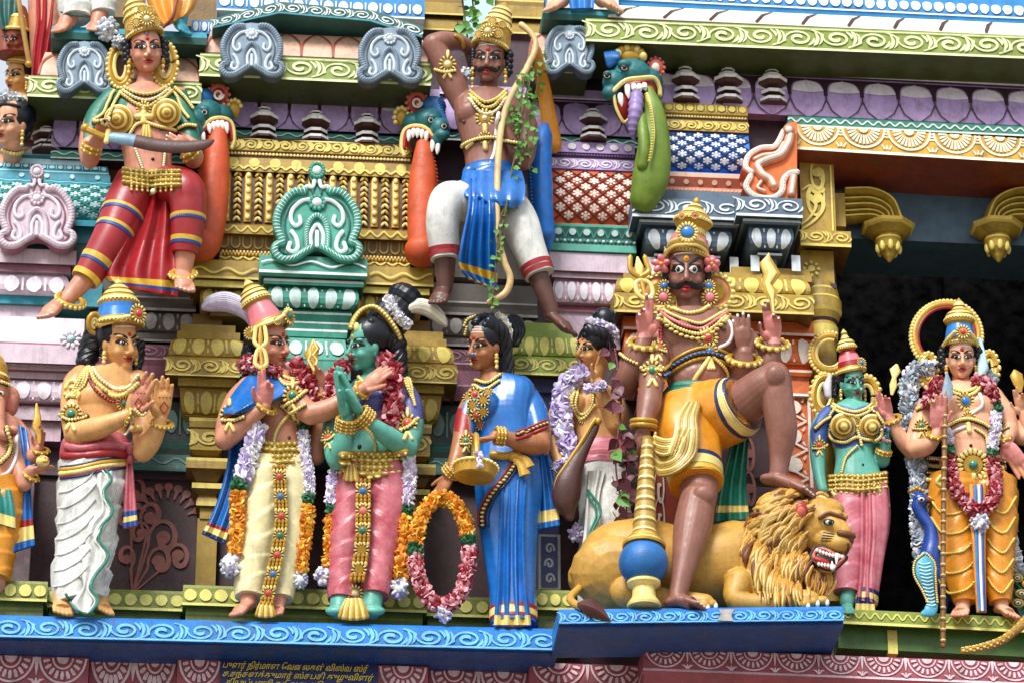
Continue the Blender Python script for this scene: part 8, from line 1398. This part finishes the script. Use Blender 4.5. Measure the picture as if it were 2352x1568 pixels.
peacock()
def elephant():
	f = Fig('elephant_headed_statue', 'elephant headed statue with blue shawl holding a sweet at the left edge', 'statue', (10, 1340, 170), 'skin_rose')
	f.torso([(-10, 1120, 150, 60, 50), (-6, 1070, 152, 66, 58), (-6, 1020, 150, 60, 50), (-8, 975, 146, 54, 40), (-12, 950, 144, 30, 30)]); f.ball(-14, 905, 168, (36, 44, 40)); f.ball(18, 916, 150, (28, 32, 10), ang=10); f.ball(24, 930, 150, (18, 26, 12)); f.limb([(-6, 925, 196, 20), (-4, 965, 216, 17), (6, 995, 220, 14), (22, 996, 220, 13), (30, 988, 222, 14)])
	f.limb([(34, 975, 140, 20), (60, 1010, 156, 20), (72, 1050, 170, 17)]); f.limb([(70, 1050, 174, 17), (82, 1040, 176, 17), (90, 1030, 184, 13)]); f.hand((90, 1030, 184), 84, 58, 0, 0, -1, (20, 30, 60, 70), 3, 20, 40)
	f.limb([(26, 1000, 160, 18), (44, 1080, 190, 19), (56, 1112, 206, 17)]); f.limb([(56, 1112, 206, 17), (62, 1096, 210, 17), (70, 1080, 220, 14)]); f.hand((70, 1082, 222), 20, 58, 0, 60, 1, (20, 24, 28, 30), 3, 10, 30)
	f.limb([(10, 1130, 152, 46), (-10, 1240, 158, 40), (-14, 1340, 160, 28)]); f.finish(2.0, paint=[([(8, 900), (30, 905), (34, 940), (14, 940)], 'palm_pink', 0, 170, .2)])
	e = f.P('eye'); p, _ = f.cast(2, 902); ell(e, p, (7, 5, 5), 'eye_white'); ell(e, p-FWD*3, 3.5, 'liner'); f.crown([], part='crown') if False else None
	b = f.P('crown'); lathe(b, W(-20, 880, 166), [(0, 40), (8, 42, 'gold_light'), (16, 38), (40, 34), (60, 24, 'gold_light'), (90, 8)], 'gold', None, 24); f.cord('headband', [(-20, 880), (2, 878), (16, 884)], 6, 'gold', ('gold_light', 4, 7))
	f.cord('necklace', [(14, 985), (24, 1010), (20, 1040), (2, 1060)], 8, 'gold', ('gold_light', 5, 8)); f.medal('necklace', 22, 1030, 12, None); f.cord('sacred_thread', [(38, 1000), (36, 1050), (22, 1080), (0, 1094)], 4, 'line_white'); f.cord('tusk_ring', [(22, 986), (30, 994)], 6, 'rust')
	f.cloth('shawl', [(22, 962, 62, 985, 176), (30, 1030, 70, 1040, 186), (34, 1100, 70, 1110, 186), (30, 1180, 74, 1176, 182), (22, 1268, 80, 1250, 178)], 'cloth_blue', 2, 5, 8, [(.78, .81, 'cloth_red'), (.81, .92, 'gold_light'), (.92, .95, 'cloth_red')]); f.leg('dhoti', [(0, 1120, 156, 60), (6, 1170, 160, 50), (-4, 1240, 162, 44), (-12, 1330, 164, 34)], 'cloth_yellow', 5, .06, 2); f.cloth('waist_cloth', [(-40, 1118, 26, 1124, 214), (-40, 1150, 34, 1170, 218), (-40, 1190, 36, 1212, 212)], 'cloth_teal', 2.5, 5, 8, [(.7, 1, 'gold_light')]); bangles(f, (76, 1032), (106, 1036), 1, 5); bangles(f, (58, 1086), (82, 1100), 1, 5); f.flush()
	q = MB(); tube(q, WP([(90, 1018, 206), (90, 1000, 206), (84, 980, 206), (86, 955, 206), (84, 925, 206)]), [4, 6, 11, 8, 2], 'gold', 8, flat=(.5, 1)); single(q, 'goad', 'small gold goad in the raised hand of the elephant headed statue', 'goad')
	q = MB(); ell(q, W(98, 1058, 244), (15, 13, 13), 'gold_light'); 
	for k in range(8): ell(q, W(98+RNG.uniform(-10, 10), 1056+RNG.uniform(-8, 8), 252), 5, 'gold', None, 6, 5)
	single(q, 'sweet', 'round yellow sweet in the lower hand of the elephant headed statue', 'sweet')
elephant()
def swordwoman():
	f = Fig('sword_woman_statue', 'woman statue in green blouse and red trousers holding a sword level', 'statue', (330, 720, 250), 'skin_rose')
	f.torso([(350, 470, 222, 58, 46), (346, 425, 222, 58, 46), (340, 375, 224, 54, 44), (336, 320, 226, 62, 46), (334, 270, 226, 78, 48), (332, 232, 224, 80, 40), (332, 212, 222, 52, 32), (334, 198, 222, 26, 26)])
	f.ball(273, 274, 262, (33, 33, 28)); f.ball(381, 262, 262, (33, 33, 28)); f.limb([(332, 207, 214, 27), (334, 178, 214, 21), (336, 150, 216, 21)])
	f.limb([(256, 226, 220, 26), (226, 270, 224, 32), (206, 330, 236, 28), (206, 366, 250, 24)]); f.limb([(206, 366, 252, 24), (214, 345, 280, 23), (224, 322, 304, 16), (228, 312, 312, 14)]); f.hand((226, 318, 312), 76, 66, 14, 20, 1, (72, 74, 76, 78), 2, 24, 30, 'nail_white')
	f.limb([(410, 222, 220, 25), (424, 270, 224, 28), (438, 330, 236, 26), (444, 366, 250, 23)]); f.limb([(444, 366, 252, 24), (446, 358, 284, 23), (436, 346, 306, 16), (430, 340, 314, 14)]); f.hand((440, 344, 312), 158, 72, 14, 170, -1, (56, 58, 60, 62), 3, 20, 30, 'nail_white')
	f.head(336, 122, 238, 98, 14, 8, -2, 1.0); f.limb([(306, 440, 230, 46), (262, 545, 250, 38), (212, 620, 246, 29), (168, 672, 246, 22), (150, 692, 250, 20)]); f.limb([(390, 440, 236, 44), (426, 440, 292, 36), (430, 500, 290, 34), (426, 580, 272, 26), (422, 625, 266, 20)])
	f.foot((140, 690, 252), (108, 722, 290), 25, 18, 'nail_white'); f.foot((420, 626, 268), (424, 660, 296), 22, 18, 'nail_white')
	f.finish(paint=[([(200, 200), (290, 206), (318, 226), (334, 246), (350, 226), (372, 204), (460, 210), (470, 330), (410, 300), (392, 300), (280, 310), (230, 300), (190, 320)], 'blouse_green', 0, 268)])
	f.eyes(1.25, y=.06); f.lips(th=1.1); f.mark('bindi', y=.26, r=.045); f.mark('u', 'cloth_blue', y=.36); ell(f.P('nose_stud'), f.fc(-.07, -.15, .02), 4, 'pearl'); f.hair((.43, .47, .46))
	for sx in (-1, 1):
		for k in range(8): ell(f.P('hair'), f.L(sx*(.42+.06*(k % 2)), .30-k*.07, -.04), 9, 'hair', None, 8, 6)
	f.crown([(-.06, .45), (.0, .46, 'gold_light'), (.06, .44), (.2, .42), (.34, .38), (.44, .34), (.50, .35, 'gold_light'), (.56, .32), (.62, .30), (.66, .31, 'gold_light'), (.74, .26), (.80, .27, 'gold_light'), (.90, .18), (.98, .12), (1.04, .10, 'gold_light'), (1.12, .02)], (0, .42, -.1), -14, beads=((.0, .46, 38, .036, 'gold_light'), (.48, .36, 30, .034, 'gold_light'), (.66, .31, 26, .03, 'gold_light')), lean=-12)
	for (x, y, z, r, g) in ((.0, .72, .40, .17, None), (-.24, .66, .32, .12, None), (.22, .66, .32, .12, None), (-.08, .98, .26, .11, None), (.12, .96, .26, .1, None), (-.36, .58, .16, .1, None)): f.loc('crown', x, y, z, r, 'pearl' if r > .15 else None, (x, .2, 1))
	f.puff('flower_puff', 246, 68, 226, 30, ('flower_white', 'flower_grey')); f.puff('flower_puff', 272, 96, 232, 18, ('flower_white', 'flower_grey'))
	for (u, v, sx) in ((276, 152, -1), (378, 148, 1)):
		mb = f.new('ear_plate')
		for (rx, ry, w, m) in ((24, 44, 7, 'gold'), (14, 31, 5, 'gold_light')): tube(mb, WP([(u+rx*math.cos(a), v+ry*math.sin(a), 218) for a in np.linspace(0, 6.1, 26)]), w, m, 7)
		for a in np.linspace(0, 6.2, 26): ell(mb, W(u+30*math.cos(a), v+51*math.sin(a), 220), 5, 'gold_light', None, 6, 5)
	f.earring(-1, .34, .06); f.earring(1, .34, .06)
	for k, (dv, bm) in enumerate(((0, 'gold_light'), (12, 'pearl'), (24, 'gold_light'))): f.cord('necklace', [(290-k*5, 206+dv*.5), (312, 216+dv), (336, 220+dv*1.15), (362, 214+dv), (382+k*5, 202+dv*.5)], 6, 'gold' if k != 1 else 'gold_dark', (bm, (5, 4, 6), 9))
	f.medal('pendant', 330, 250, 17, 'pearl', rg=.3); f.cord('pendant', [(330, 262), (330, 282)], 8, 'gold_light')
	for (u, v) in ((272, 274), (380, 260)): q = f.cast(u, v)[0]; lathe(f.new('breast_plate'), q+FWD*22, [(0, 34), (8, 34, 'gold_light'), (12, 30), (14, 25, 'gold_dark'), (15, 24), (20, 22, 'gold_light'), (23, 17), (24, 15, 'gold_dark'), (25, 14), (30, 10, 'gold_light'), (34, 7), (36, 1)], 'gold', basis(-FWD+RT*(-.12 if u < 300 else .12), UP), 28)
	f.cord('chest_chain', [(330, 282), (312, 290), (300, 310)], 6, 'gold', ('gold_light', 4.4, 6)); f.cord('chest_chain', [(334, 282), (362, 292), (400, 300)], 6, 'gold', ('gold_light', 4.4, 6)); f.cord('chest_chain', [(316, 270), (345, 270)], 8, 'gold_light'); fringe(f, 'chest_chain', 336, 288, 284, 14, 30)
	for q in ([(262, 212), (246, 240), (236, 262), (216, 278)], [(278, 214), (262, 244), (252, 268), (240, 285)], [(390, 205), (408, 230), (420, 255), (432, 272)], [(404, 205), (424, 226), (440, 250)]): f.cord(f.new('shoulder_ornament'), q, 6, 'gold', ('gold_light', 4.4, 6))
	mb = f.new('armlet'); f.cord(mb, [(216, 285), (228, 278), (242, 282)], 8, 'gold', ('gold_light', 4.4, 6)); bangles(f, (194, 336), (222, 346), 2, 6); bangles(f, (424, 362), (448, 346), 2, 6); mb = f.new('armlet'); f.cord(mb, [(414, 296), (430, 290), (446, 292)], 8, 'gold', ('gold_light', 4.4, 6))
	f.cord('body_chain', [(312, 345), (320, 366), (328, 388)], 5, 'gold', ('pearl', 4, 7)); f.cord('body_chain', [(378, 345), (376, 366), (374, 388)], 5, 'gold', ('pearl', 4, 7)); ell(f.P('navel'), f.cast(351, 366)[0], 4, 'liner')
	f.leg('trouser_leg', [(318, 420, 232, 52), (292, 470, 240, 51), (262, 535, 250, 44), (228, 594, 250, 38), (194, 644, 248, 31)], 'cloth_red', 0, borders=[(.34, .37, 'band_yellow'), (.37, .385, 'band_blue'), (.50, .53, 'band_yellow'), (.53, .545, 'band_blue'), (.80, .845, 'band_yellow'), (.845, .86, 'band_blue'), (.955, 1, 'band_yellow')]); f.leg(f.new('trouser_leg'), [(388, 430, 240, 50), (422, 436, 290, 46), (432, 470, 294, 41), (430, 530, 286, 36), (424, 582, 276, 29)], 'cloth_red', 0, borders=[(.62, .66, 'band_yellow'), (.66, .68, 'band_blue'), (.86, .90, 'band_yellow'), (.90, .92, 'band_blue')])
	belt(f, 286, 412, 392, 426, 3, n=9); ell(f.P('belt'), W(352, 440, 284), 7, 'pearl')
	f.cloth('skirt_panel', [(332, 432, 396, 430, 262, 268), (302, 510, 406, 500, 262, 270), (262, 580, 410, 580, 258, 278), (240, 628, 414, 636, 254, 280), (262, 656, 408, 680, 252, 274)], 'cloth_red', 3, 9, 8, [(.78, .79, 'band_blue'), (.79, .90, 'band_yellow'), (.90, .915, 'band_blue')], flare=.5)
	f.ring(f.new('anklet'), (138, 682), (186, 700), 7, 'gold', 24, 262, ('gold_light', 5, 9)); f.ring(f.new('anklet'), (398, 630), (442, 630), 7, 'gold', 24, 274, ('gold_light', 5, 9)); f.flush()
	t = thing('sword', 'curved sword with grey and brown blade held across by the woman in green blouse', 'sword', W(360, 330, 330)); q = MB(); P = crom(A([(*W(246, 314, 338), 12), (*W(300, 322, 340), 16), (*W(360, 334, 342), 17), (*W(420, 338, 344), 16), (*W(470, 332, 344), 12), (*W(492, 322, 344), 3)]), 6)
	i = 8; tube(q, P[:i, :3], P[:i, 3], 'steel', 8, flat=(.3, 1)); tube(q, P[i-1:, :3], P[i-1:, 3], 'wood', 8, flat=(.34, 1)); q.build('blade', t); q = MB(); tube(q, WP([(198, 296, 326), (214, 304, 330), (238, 314, 336)]), [9, 8, 8], 'gold', 8, rnd=True); tube(q, WP([(248, 302, 338), (244, 326, 338)]), 6, 'gold_light', 8, rnd=True); ell(q, W(196, 295, 326), 11, 'gold'); q.build('hilt', t)
swordwoman()
def archer():
	f = Fig('archer_statue', 'moustached bare chested archer statue with white breeches and blue waist cloth', 'statue', (1140, 760, 230), 'skin_brown')
	f.torso([(1130, 470, 210, 62, 48), (1128, 420, 210, 60, 46), (1126, 370, 212, 58, 44), (1124, 320, 214, 66, 48), (1122, 270, 214, 78, 48), (1120, 232, 210, 74, 38), (1122, 212, 208, 40, 30)])
	f.ball(1084, 262, 244, (36, 30, 18)); f.ball(1156, 262, 244, (36, 30, 18)); f.limb([(1120, 224, 200, 30), (1122, 195, 200, 23), (1124, 160, 204, 23)])
	f.limb([(1062, 240, 206, 28), (1040, 190, 212, 34), (1012, 135, 220, 31), (996, 104, 228, 28)]); f.limb([(996, 102, 228, 28), (1020, 96, 224, 27), (1056, 98, 206, 22), (1078, 112, 190, 17)]); f.hand((1072, 106, 190), 290, 66, 0, 160, 1, (12, 12, 14, 16))
	f.limb([(1186, 240, 206, 26), (1208, 290, 210, 30), (1206, 350, 226, 27), (1200, 372, 238, 24)]); f.limb([(1200, 372, 240, 24), (1186, 345, 262, 21), (1170, 312, 276, 15), (1164, 300, 280, 13)]); f.hand((1168, 304, 278), 140, 56, 8, 70, 1, (70, 72, 74, 76), 2, 20, 30, 'nail_white')
	f.head(1124, 146, 228, 96, -8, 8, 2, 1.0, 1.08); f.limb([(1110, 450, 216, 44), (1062, 462, 266, 42), (1030, 464, 288, 38), (1016, 520, 284, 34), (1022, 600, 258, 27), (1022, 660, 246, 20)]); f.limb([(1160, 460, 214, 50), (1188, 500, 244, 46), (1214, 580, 252, 34), (1246, 660, 250, 24), (1268, 720, 244, 19)])
	f.foot((1016, 664, 246), (1006, 690, 270), 22, 18); f.foot((1274, 728, 246), (1306, 758, 270), 22, 18); f.finish(paint=[([(960, 560), (1340, 560), (1340, 800), (960, 800)], 'skin_umber')])
	f.eyes(1.25, y=.06, fierce=.5); f.lips(th=1.1); f.moustache(.30, -.19, .05, 1.05); f.mark('bindi', y=.27, r=.05); f.mark('stripes', y=.29); f.hair((.43, .46, .45))
	for k in range(9): ell(f.P('hair'), f.L(.44+.05*(k % 2), .30-k*.07, -.05), 9, 'hair', None, 8, 6); ell(f.P('hair'), f.L(-.42, .30-k*.07, -.1), 8, 'hair', None, 8, 6)
	f.crown([(-.06, .46), (.0, .47, 'gold_light'), (.06, .45), (.2, .43), (.36, .40), (.46, .36), (.52, .37, 'gold_light'), (.62, .33), (.66, .34, 'gold_light'), (.76, .30), (.80, .31, 'gold_light'), (.90, .25), (.94, .26, 'gold_light'), (1.04, .18), (1.14, .10), (1.22, .02)], (0, .42, -.1), -12, beads=((.0, .47, 38, .036, 'gold_light'), (.50, .38, 30, .034, 'gold_light')), lean=12)
	for (x, y, z, r, g) in ((-.02, .70, .42, .17, None), (-.26, .64, .32, .11, None), (.22, .66, .34, .12, None), (.06, .98, .30, .11, None), (.30, .92, .2, .1, None)): f.loc('crown', x, y, z, r, 'pearl' if r > .15 else None, (x, .2, 1))
	f.earring(-1, .5, .07); f.earring(1, .34, .06)
	for k, (dv, bm) in enumerate(((0, 'gold_light'), (12, 'gold_light'), (26, 'pearl'))): f.cord('necklace', [(1082-k*2, 214+dv*.6), (1098, 228+dv), (1116, 238+dv), (1140, 230+dv), (1160+k*2, 212+dv*.6)], 6.5 if k != 2 else 5, 'gold' if k != 1 else 'gold_dark', (bm, (5, 4, 6), 8))
	f.medal('pendant', 1113, 272, 21, 'pearl', rg=.3); f.cord('pendant', [(1114, 290), (1114, 302)], 6, 'gold_light'); ell(f.P('nipple'), f.cast(1066, 280)[0], 5, 'skin_umber'); f.cord('chest_band', [(1062, 338), (1082, 326), (1112, 318), (1150, 320), (1186, 330)], 8, 'gold', ('gold_light', 4.4, 7)); f.medal('chest_band', 1114, 318, 15, None); f.cord('chest_band', [(1114, 330), (1115, 342)], 6, 'gold_light'); f.cord('chest_band', [(1074, 340), (1086, 328)], 5, 'gold_light')
	f.cord('sacred_thread', [(1146, 262), (1140, 300), (1136, 350), (1118, 388), (1112, 404)], 4.5, 'line_white'); armlet(f, 1028, 148, 19, 'pearl', (1002, 160), (1044, 164)); f.cord(f.new('armlet'), [(1046, 84), (1058, 92), (1064, 108)], 5, 'gold')
	f.puff('flower_puff', 1070, 170, 220, 17, ('flower_grey', 'flower_white'))
	f.leg('waist_cloth', [(1126, 392, 212, 62), (1128, 430, 214, 66), (1132, 480, 214, 70)], 'cloth_blue', 3, .05, 1.2, k=8, flat=(.8, 1)); f.leg('breeches_leg', [(1112, 450, 222, 48), (1062, 462, 268, 46), (1030, 464, 288, 43), (1016, 510, 288, 38), (1020, 570, 270, 34), (1022, 596, 266, 32)], 'cloth_white', 0, lobes=5, lamp=.02, borders=[(.90, .93, 'cloth_red'), (.95, .98, 'cloth_red')]); f.leg(f.new('breeches_leg'), [(1158, 468, 222, 48), (1190, 510, 252, 45), (1214, 570, 258, 38), (1240, 632, 256, 34)], 'cloth_white', 0, lobes=5, lamp=.02, borders=[(.88, .92, 'cloth_red'), (.95, .98, 'cloth_red')])
	f.ball(1078, 398, 262, (16, 18, 12), 'cloth_blue', 30, f.P('sash')); f.ball(1078, 420, 264, (14, 18, 12), 'cloth_blue', -20, f.P('sash')); f.cloth('waist_cloth', [(1064, 392, 1198, 392, 268), (1058, 424, 1206, 424, 300), (1064, 450, 1204, 456, 318), (1100, 470, 1190, 476, 314)], 'cloth_blue', 4, 4, 8, bulge=22); f.cloth('sash', [(1078, 410, 1130, 406, 296), (1074, 480, 1136, 474, 344), (1058, 560, 1138, 560, 330), (1054, 610, 1142, 640, 300), (1078, 640, 1142, 668, 296)], 'cloth_blue', 4, 7, 8, [(.70, .78, 'band_yellow'), (.92, .97, 'band_yellow')], flare=.5); f.flush()
	q = MB(); P = crom(A([(*W(1198, 58, 262), 8), (*W(1222, 80, 266), 6.5), (*W(1230, 110, 268), 7.2), (*W(1206, 165, 274), 7.9), (*W(1172, 225, 288), 7.9), (*W(1152, 290, 298), 7.9), (*W(1144, 370, 312), 7.9), (*W(1142, 450, 330), 7.2), (*W(1144, 540, 332), 7.2), (*W(1158, 600, 326), 7.2), (*W(1172, 640, 318), 7.9), (*W(1160, 674, 312), 7.9), (*W(1124, 694, 308), 6.5)]), 6); tube(q, P[:, :3], P[:, 3], 'bow_cream', 10, rnd=True)
	single(q, 'bow', 'tall cream coloured wooden bow held upright by the archer', 'bow')
	q = MB(); P = crom(WP([(1230, 120, 240), (1248, 200, 150), (1262, 280, 120), (1270, 330, 100)]), 6); tube(q, P, np.linspace(16, 24, len(P)), 'cloth_yellow', 12, rnd=True, flat=(.5, 1)); single(q, 'scarf', 'yellow scarf hanging behind the bow and the climbing plant', 'scarf')
archer()
def stub(name, label, cat, base, skin, fn): f = Fig(name, label, cat, base, skin); fn(f); f.flush()
def t1(f):
	f.limb([(168, -60, 190, 34), (166, 20, 196, 26), (150, 56, 206, 20)]); f.limb([(236, -60, 190, 32), (232, 20, 196, 24), (222, 54, 206, 18)]); f.foot((152, 52, 200), (136, 68, 222), 20); f.foot((222, 50, 200), (216, 66, 222), 18); f.finish()
	f.leg('dhoti', [(170, -60, 190, 46), (172, 0, 194, 42), (174, 44, 200, 34)], 'cloth_white', 4, .06, 3); f.leg(f.new('dhoti'), [(236, -60, 190, 40), (236, 0, 194, 34), (236, 34, 198, 28)], 'cloth_white', 4, .06, 3)
	for v in (14, 24, 34): f.ring('hem', (140, v-8), (208, v+4), 2.6, 'teal_deep', 10, 196)
stub('standing_statue', 'lower legs of a statue in white dhoti cut by the top edge at left', 'statue', (190, 66, 210), 'skin_rose', t1)
def t2(f):
	f.limb([(416, -40, 200, 22), (416, 30, 204, 20), (414, 56, 210, 17)]); f.foot((412, 54, 208), (424, 72, 226), 17); f.finish()
	f.cloth('dhoti', [(330, -40, 456, -40, 214), (338, 0, 452, 0, 216), (356, 40, 440, 24, 218), (372, 62, 428, 34, 218)], 'cloth_yellow', 2.5, 7, 10, bulge=18); tube(f.P('hem'), crom(WP([(412, -20, 240), (404, 10, 246), (396, 40, 244), (374, 64, 232)]), 5), 4, 'rust', 7)
stub('standing_statue', 'lower leg of a blue footed statue in yellow dhoti at the top edge', 'statue', (400, 72, 210), 'turq', t2)
def t3(f):
	f.limb([(1296, -50, 180, 26), (1290, 0, 186, 22)]); f.limb([(1376, -50, 180, 26), (1384, 0, 186, 22)]); f.foot((1290, -2, 188), (1266, 18, 214), 22); f.foot((1384, -2, 188), (1410, 16, 214), 22); f.finish(); f.cloth('dhoti', [(1300, -60, 1370, -60, 200), (1310, 20, 1364, 18, 200)], 'gem_blue', 2, 5, 8)
stub('standing_statue', 'two bare feet of a statue cut off by the top edge near the centre', 'statue', (1340, 20, 200), 'skin_pale', t3)
def t4(f):
	f.torso([(30, 420, -20, 60, 40), (30, 370, -10, 54, 36), (26, 350, 20, 28, 26)]); f.limb([(28, 370, 44, 24), (30, 330, 96, 24)]); f.head(26, 290, 104, 96, -36, 6, 0, .98); f.finish(); f.eyes(1.2); f.lips(); f.hair((.45, .47, .46)); f.lock([(56, 262, 110), (66, 290, 100), (60, 320, 92)], 16, 8, n=4); f.earring(1, .34, .06); f.garland('flower_crown', [(-20, 226, 130), (6, 222, 140), (34, 226, 136), (58, 240, 116)], 15, [(0, 1, ('flower_white', 'flower_grey'))]); f.cord('necklace', [(10, 346), (36, 352), (60, 344)], 6, 'gold', ('gold_light', 5, 8)); f.cord('headband', [(-10, 246), (16, 240), (44, 246)], 4, 'hair')
stub('woman_statue', 'woman statue face with flower crown at the left edge above the turquoise roof', 'statue', (30, 400, 120), 'skin_pale', t4)
def t5(f):
	f.torso([(60, 330, -30, 60, 40), (58, 250, -20, 50, 36), (50, 226, -16, 26, 24)]); f.limb([(48, 240, -14, 20), (46, 205, -10, 20)]); f.head(42, 180, -4, 76, -40, 4, 0, .98); f.finish(); f.eyes(1.2); f.lips(); f.hair(); f.crown(KIRITA+[(.3, .36), (.5, .3, 'gold_light'), (.7, .2), (.9, .02)], (0, .42, -.1), -8); f.earring(1)
stub('crowned_statue', 'small orange faced statue with gold crown behind the woman face at the left edge', 'statue', (55, 330, -30), 'skin_honey', t5)
def t6(f):
	f.torso([(120, 160, 60, 46, 36), (112, 90, 60, 46, 36), (104, 30, 60, 40, 34), (100, -40, 60, 40, 34)]); f.finish(); f.cloth('dress', [(80, -40, 140, -40, 110), (84, 40, 128, 50, 114), (76, 110, 118, 120, 116), (70, 200, 104, 214, 116)], 'dress_red', 3, 6, 8, bulge=10); f.leg('tunic', [(118, -50, 84, 36), (116, 20, 86, 36), (112, 84, 90, 30)], 'salmon', 0, lobes=6, lamp=.03)
stub('robed_statue', 'statue in red dress cut by the top left corner of the photo', 'statue', (110, 200, 80), 'skin_rose', t6)
def t7(f):
	f.torso([(30, 130, 40, 40, 30), (28, 60, 40, 44, 30), (26, 20, 40, 36, 28)]); f.head(36, 96, 54, 62, -30, 0, 0); f.finish(); f.eyes(1.2); f.lips(); f.hair(); f.crown(KIRITA+[(.3, .36), (.5, .30, 'gold_light'), (.62, .2)], (0, .42, -.1), -8); f.cloth('scarf', [(-10, 0, 40, 0, 80), (-6, 36, 36, 36, 82), (4, 66, 30, 70, 80)], 'teal_deep', 2, 5, 8)
stub('crowned_statue', 'red faced statue with brown crown furthest back in the top left corner', 'statue', (30, 130, 40), 'rust', t7)
q = MB(); tube(q, WP([(38, -30, 150), (52, 60, 150), (68, 150, 150)]), 6, 'rope_gold', 8, rnd=True); ell(q, W(66, 148, 152), (9, 8, 8), 'gold'); single(q, 'staff', 'thin tan staff slanting across the top left corner', 'staff')
def vine_plant(label, stems, leaf, n, size, spread, cat='plant', stemmat='stem', seed=3, name='climbing_plant'):
	t = thing(name, label, cat, W(*stems[0][-1])); b = MB(); rg = np.random.default_rng(seed); lb = MB()
	for st in stems:
		P = crom(WP(st), 8); tube(b, P, 2.2, stemmat, 6, rnd=True)
		for i in range(n):
			p = P[int(rg.integers(len(P)))]+(RT*rg.normal(0, spread)+UP*rg.normal(0, spread*.5)-FWD*abs(rg.normal(0, spread*.6))); L = size*rg.uniform(.6, 1.25); d = nrm(RT*rg.normal(0, .7)-UP*rg.uniform(.1, 1)-FWD*rg.uniform(-.2, .6)); nn = nrm(np.cross(d, nrm(RT+rg.normal(0, .5, 3)))+(-FWD)*.6); sd = nrm(np.cross(d, nn)); nn = np.cross(sd, d)
			prof = [(0, .05), (.12, .36), (.32, .5), (.55, .38), (.8, .16), (1, 0)]; Lf = [p+d*L*x-sd*L*w*.9+nn*L*.10*(1-abs(x-.4)) for x, w in prof]; Rg = [p+d*L*x+sd*L*w*.9+nn*L*.10*(1-abs(x-.4)) for x, w in prof]; C_ = [p+d*L*x for x, w in prof]
			lb.grid(np.array([Lf, C_, Rg]), leaf[int(rg.integers(len(leaf)))]); 
			if rg.uniform() < .5: tube(b, [p, p-d*L*.5+FWD*4], 1, stemmat, 4)
	b.build('stem', t); o = lb.build('foliage', t, 60); return t
vine_plant('green climbing plant with small leaves hanging beside the bow of the archer', [[(1228, 140, 262), (1212, 200, 272), (1200, 270, 282), (1190, 330, 286), (1174, 400, 300), (1166, 470, 318)], [(1240, 160, 250), (1226, 240, 262), (1210, 310, 276), (1216, 390, 262)], [(1204, 180, 285), (1194, 250, 290), (1180, 300, 296)]], ('leaf',), 38, 14, 13)
vine_plant('thin green tendrils trailing down along the lower half of the bow', [[(1166, 460, 336), (1146, 560, 340), (1136, 640, 330), (1130, 715, 320)], [(1190, 420, 300), (1150, 500, 336), (1140, 600, 340)]], ('leaf',), 14, 13, 7, seed=8)
vine_plant('green creeper with broad leaves hanging at the top left of the archer', [[(1056, -40, 130), (1066, 30, 130), (1074, 90, 130)], [(1080, -40, 126), (1090, 40, 128)]], ('leaf',), 16, 26, 14, seed=5)
vine_plant('purple leaved plant growing up beside the pensive man', [[(1420, 1250, 290), (1426, 1160, 296), (1414, 1060, 300), (1426, 940, 290), (1424, 870, 280), (1412, 800, 262)], [(1436, 1230, 290), (1440, 1120, 296), (1436, 1000, 300)]], ('leaf_purple', 'leaf_purple', 'leaf_purple', 'leaf'), 34, 30, 13, stemmat='leaf_purple', seed=11, name='purple_plant')
cd = bpy.data.cameras.new('camera'); co = bpy.data.objects.new('camera', cd); COL.objects.link(co)
co.location = CAM*S; mt = Matrix([[RT[i], UP[i], -FWD[i]] for i in range(3)]).to_4x4(); co.rotation_euler = mt.to_euler()
cd.sensor_width = 36; cd.lens = 36*FL/2352; cd.clip_end = 2000; sc.camera = co
el, az = rad(47), rad(-26)                   # sun high in front of the wall and to the left
sd = A(math.sin(az)*math.cos(el), -math.cos(az)*math.cos(el), math.sin(el))
sun = bpy.data.lights.new('sun', 'SUN'); so = bpy.data.objects.new('sun', sun); COL.objects.link(so)
sun.energy = 3.3; sun.angle = rad(22); sun.color = (1, .985, .96); so.rotation_euler = Vector(-sd).to_track_quat('-Z', 'Y').to_euler()
w = bpy.data.worlds.new('World'); sc.world = w; w.use_nodes = True; nt = w.node_tree; sk = nt.nodes.new('ShaderNodeTexSky'); sk.sky_type = 'NISHITA'; sk.sun_disc = False
sk.sun_elevation = el; sk.sun_rotation = math.atan2(sd[0], sd[1]); sk.air_density = 1.0; sk.dust_density = 4.0; sk.ozone_density = .6
bg = nt.nodes['Background']; mx = nt.nodes.new('ShaderNodeMix'); mx.data_type = 'RGBA'; mx.inputs[0].default_value = .7; nt.links.new(sk.outputs[0], mx.inputs[6]); mx.inputs[7].default_value = (8.2, 8.8, 9.6, 1)   # thin white cloud over the sky
nt.links.new(mx.outputs[2], bg.inputs[0]); bg.inputs[1].default_value = .095
sc.view_settings.view_transform = 'Standard'; sc.view_settings.look = 'None'; sc.view_settings.exposure = .36
sc.cycles.max_bounces = 6; sc.cycles.diffuse_bounces = 4
